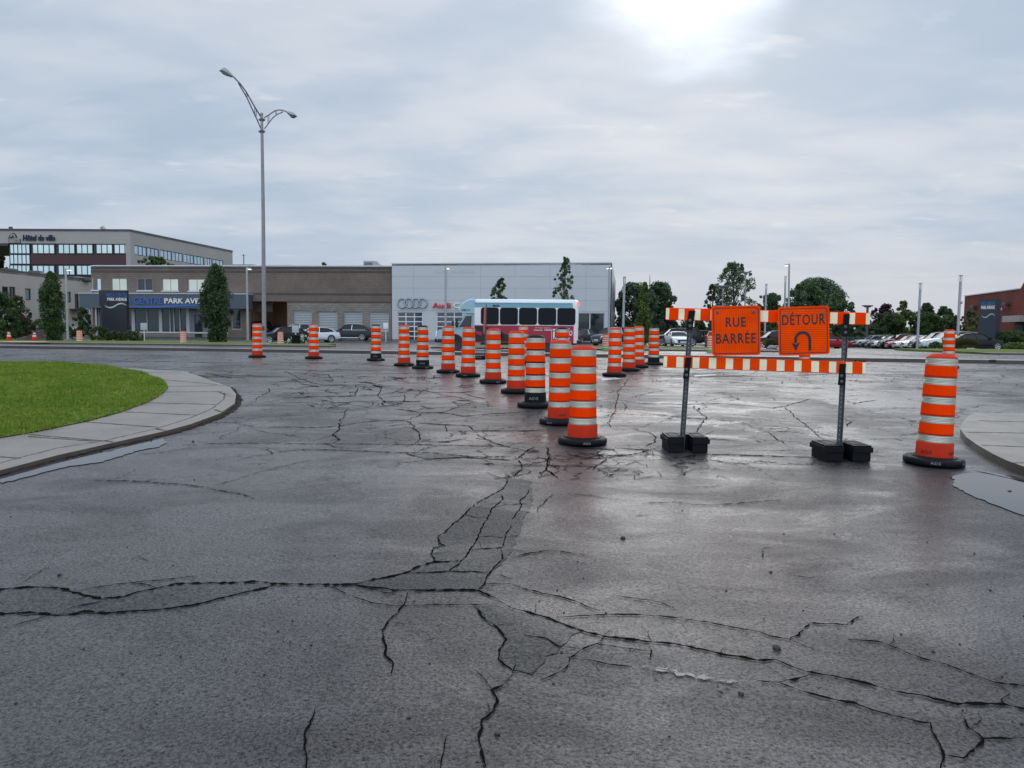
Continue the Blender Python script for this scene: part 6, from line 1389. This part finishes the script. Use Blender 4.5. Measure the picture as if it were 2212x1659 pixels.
lantern('lantern column left of the lit lamp post above the detour sign',1695,598,84,12,.10,xt=1696.5)
lantern('lantern column in front of the bushes, left of the brick building',1983,612.8,68,11,.10,xt=1988)
lantern('lantern column nearest the red brick building',2069.5,596,64,12,.11,xt=2075)
# double headed dark lamp seen through the loose tree, and a small dark one
t_,b_,tp=pole('twin_lamp','tall thin lamp with two dark broad heads in front of the loose tree',1609,592,None,88,.09,.07,LAMPGREY,1610.5)
for sd in (-1,1):
    mb=MB(); w=.62; mb.add([(tp.x,tp.y-.2,tp.z+.0),(tp.x+sd*w,tp.y-.25,tp.z+.25),(tp.x+sd*w,tp.y+.25,tp.z+.25),(tp.x,tp.y+.2,tp.z),(tp.x+sd*.1,tp.y-.15,tp.z+.22),(tp.x+sd*w,tp.y-.2,tp.z+.42),(tp.x+sd*w,tp.y+.2,tp.z+.42),(tp.x+sd*.1,tp.y+.15,tp.z+.22)],[(0,3,2,1),(4,5,6,7),(0,1,5,4),(1,2,6,5),(2,3,7,6),(3,0,4,7)]); mb.build('lamp_head',LAMPDK,t_)
t_,b_,tp=pole('twin_lamp','shorter dark lamp against the left side of the loose tree',1560.5,621,None,90,.08,.06,LAMPGREY,1561)
mb=MB(); mb.bbox((tp.x-.7,tp.y-.2,tp.z-.05),(tp.x+.75,tp.y+.2,tp.z+.25),.08); mb.build('lamp_head',LAMPDK,t_)
t_,b_,tp=pole('box_lamp','black box lamp above the right end of the barricade, far behind',1873,664,None,92,.16,.14,LAMPDK,1874)
mb=MB(); mb.bbox((tp.x-.35,tp.y-.2,tp.z),(tp.x+.35,tp.y+.2,tp.z+.25),.02); mb.box((tp.x-.6,tp.y-.2,tp.z+.12),(tp.x+.6,tp.y+.2,tp.z+.26)); mb.build('lamp_head',LAMPDK,t_)
# distant mast
p=P(1404,593,400); t_=thing('distant_mast','thin pointed spire far behind the dark trees','mast',(p.x,400,.4)); mb=MB(); mb.tube([(p.x,400,.3),(p.x,400,p.z-9),(p.x,400,p.z)],[1.2,.5,.12],6); mb.build('mast',LAMPGREY,t_); mb=MB(); mb.tube([(p.x-1,400,p.z-6),(p.x+1,400,p.z-6)],.15,5); mb.build('cross_bar',LAMPGREY,t_)
# small notice boards, bin, cones, board, dirt
def notice(label,x0,x1,y0,y1,yb,Y,m=mat('grey_board',(.42,.45,.46),.5),chev=False):
    b_=gp((x0+x1)/2,Y); c=P((x0+x1)/2,(y0+y1)/2,Y); a=P(x0,y1,Y); d_=P(x1,y0,Y); t_=thing('notice_board',label,'notice board',b_)
    mb=MB(); mb.tube([(b_.x,b_.y+.03,b_.z-.1),(c.x,c.y+.03,c.z)],.035,8); mb.build('post',WHITEP,t_)
    mb=MB(); mb.bbox((a.x,Y-.03,a.z),(d_.x,Y,d_.z),.01); mb.build('panel',m,t_); return t_,b_
notice('small grey board on a white post, in front of the storefront glass',304,317.5,698,713,733,66)
notice('grey board on a post beside the small green rimmed drum',631,645.5,703,718.5,747,50)
t_,b_=notice('small white notice with chevrons at the right end of the brown building',828,838.5,697.5,710.5,730,76,WHITEP)
b_=gp(639,50); t_=thing('waste_bin','black waste bin at the foot of the grey board among flowers','bin',b_); mb=MB(); mb.lathe([(.0,0),(.26,0),(.30,.62),(.0,.62)],14,M=Matrix.Translation(b_)); mb.build('bin_body',RUBBER,t_); mb=MB(); mb.lathe([(.31,.62),(.31,.68),(0,.72)],14,M=Matrix.Translation(b_)); mb.build('lid',BLACK_PL,t_)
def cone(label,x,yb,ht):
    b_=G(x,yb); k=ht; t_=thing('traffic_cone',label,'traffic cone',b_,0,'small traffic cones by the dirt mound')
    mb=MB(); mb.bbox((b_.x-.24*k,b_.y-.24*k,b_.z),(b_.x+.24*k,b_.y+.24*k,b_.z+.05),.02); mb.lathe([(.2*k,.05),(.05*k,.72*k),(.0,.73*k)],14,M=Matrix.Translation(b_)); mb.build('cone_body',ORANGE_PL,t_)
    for z0,z1 in ((.38,.50),(.57,.66)): mb=MB(); f=lambda z:(.2-(z-.07)*.23+.004)*k; mb.lathe([(f(z0),z0*k),(f(z1),z1*k)],14,M=Matrix.Translation(b_)); mb.build('white_collar',PALEW,t_)
cone('orange cone left of the pale board on the left lawn',20,739,1.05); cone('orange cone standing on the pale board before the dirt mound',75,739,1.05)
b_=G(55,739,.12); mb=MB(); mb.bbox((b_.x-1.25,b_.y-.5,b_.z),(b_.x+1.1,b_.y+.5,b_.z+.03),.005); o=mb.build('pale_board',mat('plywood',(.55,.47,.30),.6,vary=.1)); tag(o,'pale plywood board lying on grass between the two cones','board')
def mound(name,label,x0,x1,ytop,Y,peaks,m):
    a=gp(x0,Y);c=gp(x1,Y); cx=(a.x+c.x)/2; w=(c.x-a.x)/2; h=P((x0+x1)/2,ytop,Y).z-gz(cx,Y); mb=MB(); n=44;k=16;V=[];rr=random.Random(4)
    for j in range(k+1):
        for i in range(n+1):
            u=i/n*2-1; v=j/k*2-1; e=max(0,1-abs(v)**1.7)*max(0,1-abs(u)**2.2)
            hh=0
            for pc,ph,pw in peaks: hh=max(hh,ph*math.exp(-((u-pc)/pw)**2))
            zz_=h*hh*e**.7*(1+rr.uniform(-.13,.13)); V.append((cx+u*w,Y+v*w*.55+rr.uniform(-.05,.05),gz(cx,Y)-.05+zz_))
    mb.add(V,[(j*(n+1)+i,j*(n+1)+i+1,(j+1)*(n+1)+i+1,(j+1)*(n+1)+i) for j in range(k) for i in range(n)],0,False); tag(mb.build(name,m),label,'dirt pile'); 
mound('dirt_mound','dark earth mound with rocks behind the left columnar tree',22,172,711,64,((-.1,1.,.33),(-.5,.55,.3),(.55,.55,.35)),SOIL)
# crowd barrier fence at the car lot
def fence(label,xa,xb,Ya,Yb,yt,h,picket=.12,post=2.0,m=GALV,name='metal_fence',rails=(1.,.08)):
    a=gp(xa,Ya);c=gp(xb,Yb); t_=thing(name,label,'fence',a); L=(c-a).length; u=(c-a)/L; mb=MB()
    n=int(L/picket)
    for i in range(n):
        p_=a+u*(i*picket); z=gz(p_.x,p_.y); mb.tube([(p_.x,p_.y,z+h*rails[-1]),(p_.x,p_.y,z+h)],.009,3,cap=False)
    mb.build('pickets',m,t_); k=max(1,int(L/post))
    for i in range(k+1):
        p_=a+u*(L*i/k); z=gz(p_.x,p_.y); mb=MB(); mb.tube([(p_.x,p_.y,z),(p_.x,p_.y,z+h*1.03)],.028,6); mb.build('post',m,t_)
    for r_ in rails:
        mb=MB(); pr=[a+u*(L*i/12) for i in range(13)]; mb.tube([(p_.x,p_.y,gz(p_.x,p_.y)+h*r_) for p_ in pr],.024,6); mb.build('rail',m,t_)
fence('grey metal barrier fence in front of the far end of the car row',1797,1882,84,82,722,1.25)
fence('long low rail behind the receding row of cars',1882,2078,96,88,722,1.5,.5,4,LAMPGREY,'rear_fence')
fence('tall wire fence behind the middle car lot',1500,1797,90,92,700,1.8,.25,3,LAMPGREY,'wire_fence')
# stacked stones with ornamental grass, low wall blocks at right
def rock(label,x,y,w,h,Y=None):
    b_=G(x,y); s_=FPX/b_.y; mb=MB(); bm=bmesh.new(); bmesh.ops.create_icosphere(bm,subdivisions=2,radius=1); rr=random.Random(int(x))
    for v in bm.verts: v.co=Vector((v.co.x*w/s_/2*rr.uniform(.85,1.1),v.co.y*.4*rr.uniform(.85,1.1),max(v.co.z,-.3)*h/s_*rr.uniform(.8,1.05)))
    bm.verts.index_update(); mb.add([v.co+b_ for v in bm.verts],[[v.index for v in f.verts] for f in bm.faces]); bm.free(); return tag(mb.build('boulder',concrete('grey_boulder',(.13,.13,.12))),label,'boulder')
rock('grey boulder under the ornamental grass, left of the detour sign',1668,756,24,11); rock('flat grey boulder before the black coupe front wheel',2098,757,26,6)
# ---------------------------------------------------------------- vegetation
def leaves(V,F,c,sx,sy,sz,n,size,rr,squash=1.):
    pos=rr.normal(0,1,(n,3)); pos/=np.maximum(1,np.linalg.norm(pos,axis=1)[:,None]/1.55); pos=pos*np.array([sx,sy,sz])*.62+np.array(c)
    for p_ in pos:
        a=rr.normal(0,1,3); a/=np.linalg.norm(a)+1e-9; b_=np.cross(a,rr.normal(0,1,3)); b_/=np.linalg.norm(b_)+1e-9; s_=size*rr.uniform(.6,1.4); a=a*s_; b_=b_*s_*.55
        i=len(V); V.extend([tuple(p_-a),tuple(p_+b_*.9-a*.1),tuple(p_+a),tuple(p_-b_*.9+a*.1)]); F.append((i,i+1,i+2,i+3))
def tree(name,label,cat,x,Y,ytop,xl,xr,ybot,m,n=5000,size=.12,shape='oval',trunk=True,group=None,clump=60,lean=0.,seed=1,gap=.35,depth=None,base=None,tr_r=.10,ctr=None,mix=None):
    rr=np.random.default_rng(seed*77+int(x)); b_=gp(x,Y) if base is None else base; top=P(x,ytop,Y); s_=FPX/Y
    zt_=top.z; zb_=P(x,ybot,Y).z; zb_=max(zb_,b_.z+.02); cxl=P(xl,(ytop+ybot)/2,Y).x; cxr=P(xr,(ytop+ybot)/2,Y).x; cx=(cxl+cxr)/2; hw=(cxr-cxl)/2; H_=zt_-zb_
    dp=depth or hw
    t_=thing(name,label,cat,b_,0,group); V=[];F=[];cl=[]
    def rad(f):
        if shape=='oval': return math.sin(math.pi*min(1,max(0,f*.94+.05)))**.6
        if shape=='column': return min(1,(.35+1.6*f) if f<.4 else 1)*(1 if f<.5 else max(.04,1-((f-.5)/.5)**1.6*.93))
        if shape=='cone': return max(.06,(1-f)**.8)*(.55+.45*min(1,f*5))
        if shape=='dome': return math.sqrt(max(.0,1-(max(0,f-.35)/.65)**2))*(.85+.15*min(1,f*3))
        if shape=='shrub': return math.sqrt(max(0,1-f**2))
        if shape=='loose': return (.55+.45*math.sin(math.pi*min(1,f*1.1)))*(1 if f<.8 else 1-(f-.8)*2.3)
        return 1
    per=max(1,n//clump)
    for i in range(clump):
        f=(i+rr.random())/clump; r_=rad(f); a=rr.uniform(0,2*math.pi); q_=math.sqrt(rr.random())*.88; far_=rr.random()<.22
        q_=1.02 if far_ else q_
        off=lean*f*hw; px_=cx+math.cos(a)*q_*r_*hw+off; py_=b_.y+math.sin(a)*q_*r_*dp; pz_=zb_+f*H_
        k=(gap*(hw*.5+H_*.12))*rr.uniform(.6,1.2); k=min(k,max(.15,r_*hw*.75+.1))*(.5 if far_ else 1); cl.append((px_,py_,pz_,k))
        pz_=min(pz_,zt_-k*.6); pz_=max(pz_,zb_+k*.3)
        leaves(V,F,(px_,py_,pz_),k,k,k*(1.15 if shape!='column' else 1.6),per,size,rr)
    me=bpy.data.meshes.new('crown'); o3=[(v[0]-b_.x,v[1]-b_.y,max(v[2],b_.z)-b_.z) for v in V]; me.from_pydata(o3,[],F); 
    ms=[m]+([mix] if mix else []); [me.materials.append(k) for k in ms]
    if mix:
        idx=[0]*len(F)
        for i in range(len(F)): idx[i]=1 if (i//per)%3==0 else 0
        me.polygons.foreach_set('material_index',idx)
    me.update(); o=bpy.data.objects.new('crown',me); COL.objects.link(o); o.parent=t_
    if trunk:
        mb=MB(); ct=Vector((cx,b_.y,zb_+H_*.75)); mb.tube([(b_.x,b_.y,b_.z-.05),(b_.x+(cx-b_.x)*.3,b_.y,(b_.z+zb_)/2+.2),(cx+lean*hw*.4,b_.y,zb_+H_*.45),(cx+lean*hw*.8,b_.y,zb_+H_*.9)],[tr_r*1.2,tr_r,tr_r*.6,tr_r*.15],8)
        for j in range(0,len(cl),max(1,len(cl)//22)):
            c=cl[j]; z0=b_.z+(c[2]-b_.z)*.55; z0=max(z0,zb_ if zb_>b_.z+.5 else b_.z+.3); mb.tube([(cx+lean*hw*.3,b_.y,z0),((cx+c[0])/2,(b_.y+c[1])/2,(z0+c[2])/2+.1),(c[0],c[1],c[2])],[tr_r*.35,tr_r*.22,.01],5)
        mb.build('trunk',BARK,t_)
    return t_
T=tree
T('columnar_tree','dense dark columnar tree left of the pylon sign, with the earth mound at its foot','tree',115,60,591,88,138,733,LEAF_DK,15000,.09,'column',clump=150,seed=1,gap=.34,mix=LEAF_MD)
T('columnar_tree','large dark columnar tree in front of the slate fascia right end','tree',467,58,575,436,499,737,LEAF_DK,20000,.09,'column',clump=190,seed=2,gap=.32)
T('columnar_tree_tip','slender top shoot of the large dark columnar tree','tree',461,58.1,550,446,476,625,LEAF_DK,3500,.09,'cone',False,clump=40,seed=3,gap=.5) if False else None
T('young_tree','young tree leaning in the wind behind the bus front half','tree',1074,56,601,1059,1094,668,LEAF_DK,1900,.085,'loose',clump=44,seed=4,lean=.3,gap=.22,tr_r=.05,mix=LEAF_MD)
T('young_tree','tall airy young tree behind the bus rear','tree',1219,54,556,1196,1244,690,LEAF_MD,2600,.085,'loose',clump=70,seed=5,gap=.16,tr_r=.06,mix=LEAF_DK)
T('young_tree','narrow light green young tree behind the right drum group','tree',1391,54,612,1370,1414,742,LEAF_MD,9000,.075,'cone',clump=110,seed=6,gap=.30,tr_r=.06,mix=LEAF_LT)
BG='trees growing beyond the car lots'
T('broad_tree','dark broad tree just right of the showroom','tree',1372,112,616,1326,1420,735,LEAF_DK,15000,.2,'dome',clump=130,seed=7,group=BG,gap=.3,mix=LEAF_BL)
T('broad_tree','dark tree left of the barricade rail end, right of the mast','tree',1425,114,613,1380,1466,735,LEAF_DK,15000,.2,'dome',clump=130,seed=8,group=BG,gap=.3,mix=LEAF_BL)
T('loose_tree','open branching tree behind the road closed sign','tree',1585,98,569,1530,1640,715,LEAF_BL,11000,.13,'loose',clump=170,seed=9,group=BG,gap=.14,tr_r=.16,mix=LEAF_MD)
T('loose_tree','smaller thin branched tree at the left of the open tree','tree',1538,97,616,1518,1560,715,LEAF_DK,2000,.16,'loose',clump=44,seed=10,group=BG,gap=.2,tr_r=.1)
T('broad_tree','full mid green tree behind the two signs','tree',1672,108,638,1630,1705,735,LEAF_DK,11000,.2,'dome',clump=90,seed=11,group=BG,gap=.3,mix=LEAF_MD)
T('willow_tree','broad wind blown tree behind the detour sign','tree',1765,112,606,1690,1836,735,LEAF_BL,30000,.2,'dome',clump=210,seed=12,group=BG,gap=.24,mix=LEAF_MD)
T('purple_tree','purple leaved tree above the right end of the upper rail','tree',1908,104,659,1880,1938,730,LEAF_PU,3500,.2,'dome',clump=50,seed=13,group=BG,gap=.28)
T('light_tree','thin light green tree right of the purple tree','tree',1949,100,652,1936,1962,735,LEAF_MD,1800,.17,'loose',clump=36,seed=14,group=BG,gap=.3,mix=LEAF_LT)
T('conifer_tree','dark tree top left of the lantern column','tree',1998,118,657,1980,2020,735,LEAF_DK,3500,.25,'dome',clump=44,seed=15,group=BG,gap=.3)
T('conifer_tree','dark tree top right of the lantern column','tree',2040,118,665,2014,2060,735,LEAF_DK,3800,.25,'dome',clump=44,seed=16,group=BG,gap=.3)
for i,(x0,x1,yt,m_,mx_,lab) in enumerate(((1418,1475,689,LEAF_DK,LEAF_PU,'dark bush right of the narrow young tree, behind the black SUV'),(1465,1530,686,LEAF_MD,LEAF_DK,'mid green bush behind the white coupe'),(1525,1600,690,LEAF_DK,LEAF_MD,'dark bush behind the road closed sign'),(1590,1680,684,LEAF_DK,LEAF_MD,'dark bush between the two signs'),(1670,1800,682,LEAF_DK,LEAF_MD,'wide dark bush behind the detour sign'),(1795,1850,690,LEAF_DK,LEAF_BL,'dark bush right of the detour sign'),(1835,1900,697,LEAF_BL,LEAF_MD,'blue green bush behind the right barricade post'),(1880,1945,677,LEAF_DK,LEAF_MD,'dark shrub under the purple tree'),(1925,1990,673,LEAF_MD,LEAF_LT,'bright green shrub left of the lantern column'),(1975,2030,676,LEAF_MD,LEAF_DK,'green shrub right of the lantern column'),(2018,2080,684,LEAF_MD,LEAF_OL,'olive shrub left of the last lantern column'))):
    T('bush',lab,'bush',(x0+x1)/2,100-i*.4,yt,x0,x1,738,m_,5200,.18,'dome',False,BG,clump=60,seed=20+i,gap=.26,depth=2.5,mix=mx_)
T('reddish_shrub','tall sparse yellow green shrub against the brick building','bush',2098,76,672,2074,2119,740,LEAF_OL,2600,.11,'loose',True,None,clump=60,seed=40,gap=.2,tr_r=.04,mix=LEAF_LT)
T('hedge','dark rounded hedge under the brick building','hedge',2180,66,717,2138,2235,744,LEAF_DK,9000,.08,'dome',False,None,clump=90,seed=41,gap=.22,depth=1.2,mix=LEAF_MD)
T('flower_shrub','low yellow green shrubs at the right edge of the far verge','bush',2195,56,741,2164,2240,758,LEAF_LT,6000,.055,'dome',False,None,clump=80,seed=42,gap=.2,depth=.8,mix=LEAF_MD)
T('flower_shrub','low yellow green shrub left of the far right drum','bush',2021,58,741,2003,2042,759,LEAF_MD,3500,.055,'dome',False,None,clump=50,seed=43,gap=.22,depth=.8,mix=LEAF_LT)
for i,(x0,x1,lab) in enumerate(((1325,1520,'long dark hedge behind the middle lot, left of the road closed sign'),(1520,1800,'long dark hedge behind the signs'),(1800,2085,'long dark hedge behind the receding car row'))):
    T('hedge',lab,'hedge',(x0+x1)/2,103.5,705,x0,x1,738,LEAF_DK,9000,.2,'box',False,None,clump=150,seed=90+i,gap=.09,depth=1.2,mix=LEAF_MD)
# ornamental grasses: fans of thin blades
def fan(label,x,Y,ytop,xl,xr,ybot,m,n=900,seed=1,cat='ornamental grass'):
    rr=random.Random(seed); b_=gp(x,Y); s_=FPX/Y; h=P(x,ytop,Y).z-b_.z; hw=(xr-xl)/2/s_; mb=MB()
    for i in range(n):
        a=rr.uniform(-1,1); dy=rr.uniform(-1,1)*.5; x0=b_.x+a*hw*.45*rr.random(); x1=b_.x+a*hw*rr.uniform(.6,1.05); hh=h*rr.uniform(.55,1)*(1-.25*a*a); w=.018
        p0=(x0,b_.y+dy*.3,b_.z);p1=((x0+x1)/2,b_.y+dy*.6,b_.z+hh*.65);p2=(x1,b_.y+dy,b_.z+hh)
        mb.add([(p0[0]-w,p0[1],p0[2]),(p0[0]+w,p0[1],p0[2]),(p1[0]+w,p1[1],p1[2]),(p2[0],p2[1],p2[2]),(p1[0]-w,p1[1],p1[2])],[(0,1,2,3,4)])
    t_=thing('ornamental_grass',label,cat,b_); mb.build('blades',m,t_); return t_
OLB=leafm('olive_blades',(.10,.095,.045),(.085,.10,.035),.3)
fan('wide olive brown grass clump in front of the black coupe, right of the far drum',2085,58,727,2052,2118,760,OLB,3200,1); fan('ornamental grass tuft over the boulder left of the detour sign',1664,54,728,1650,1680,754,OLB,700,2)
# left side vegetation
T('leafy_tree','dark green bush filling the left edge before the beige annex','bush',2,66,633,-30,34,731,LEAF_DK,9000,.10,'dome',False,None,clump=90,seed=50,gap=.26,depth=1.6,mix=LEAF_MD)
T('russet_shrub','russet tinged shrub right of the left edge bush','bush',40,68,641,16,63,731,LEAF_BR,5000,.09,'dome',False,None,clump=70,seed=51,gap=.24,mix=LEAF_DK)
T('hedge','dark low hedge behind the earth mound','hedge',80,74,692,-20,190,731,LEAF_DK,12000,.10,'dome',False,None,clump=130,seed=52,gap=.10,depth=1.,mix=LEAF_MD)
T('bush','round dark bush below the fascia left end','bush',178,78,666,160,196,722,LEAF_DK,4500,.10,'dome',False,None,clump=60,seed=53,gap=.26)
for i,(x0,x1,yt,lab) in enumerate(((195,236,706,'tall feathery shrub at the left foot of the pylon sign'),(230,268,716,'low shrub at the pylon sign foot, middle one'),(262,312,716,'low spreading shrub right of the pylon sign foot'))):
    T('shrub',lab,'bush',(x0+x1)/2,66,yt,x0,x1,735,LEAF_MD,3600,.07,'dome',False,'shrubs around the pylon sign',clump=50,seed=60+i,gap=.25,depth=.8,mix=LEAF_OL)
T('flower_bed','low flowering plants around the waste bin','plants',640,51.5,724,612,690,747,LEAF_MD,3000,.05,'dome',False,None,clump=60,seed=70,gap=.14,depth=.6,mix=WHITEP)
T('distant_tree','tree top showing above the brown roof, before the town hall','tree',335,128,556,300,376,590,LEAF_MD,3000,.2,'loose',True,None,clump=60,seed=71,gap=.2,mix=LEAF_DK,base=Vector((P(335,600,128).x,128,.4)))
T('distant_tree','tiny tree top above the brown roof, left of the air unit','tree',698,128,568,688,708,590,LEAF_DK,500,.18,'loose',True,None,clump=16,seed=72,gap=.35,base=Vector((P(698,600,128).x,128,.4)))
T('distant_tree','tree behind the town hall column at the left edge','tree',2,175,548,-20,14,610,LEAF_DK,2500,.35,'loose',True,None,clump=50,seed=73,gap=.3)
# a few weeds along the median
for i,(x,w) in enumerate(((1857,26),(2144,20),(680,8))):
    p_=G(x,783 if x>1000 else 757,.12); T('weed',['weed tuft on the median behind the right barricade post','weed tuft on the median at the right edge','tiny weed on the median right of the tall lamp'][i],'weed',x,p_.y+.3,779-(24 if x<1000 else 0) if i!=1 else 779,x-w/2,x+w/2,786 if x>1000 else 757,LEAF_OL,260,.04,'dome',False,None,clump=10,seed=80+i,gap=.3,base=Vector((p_.x,p_.y+.3,p_.z)))
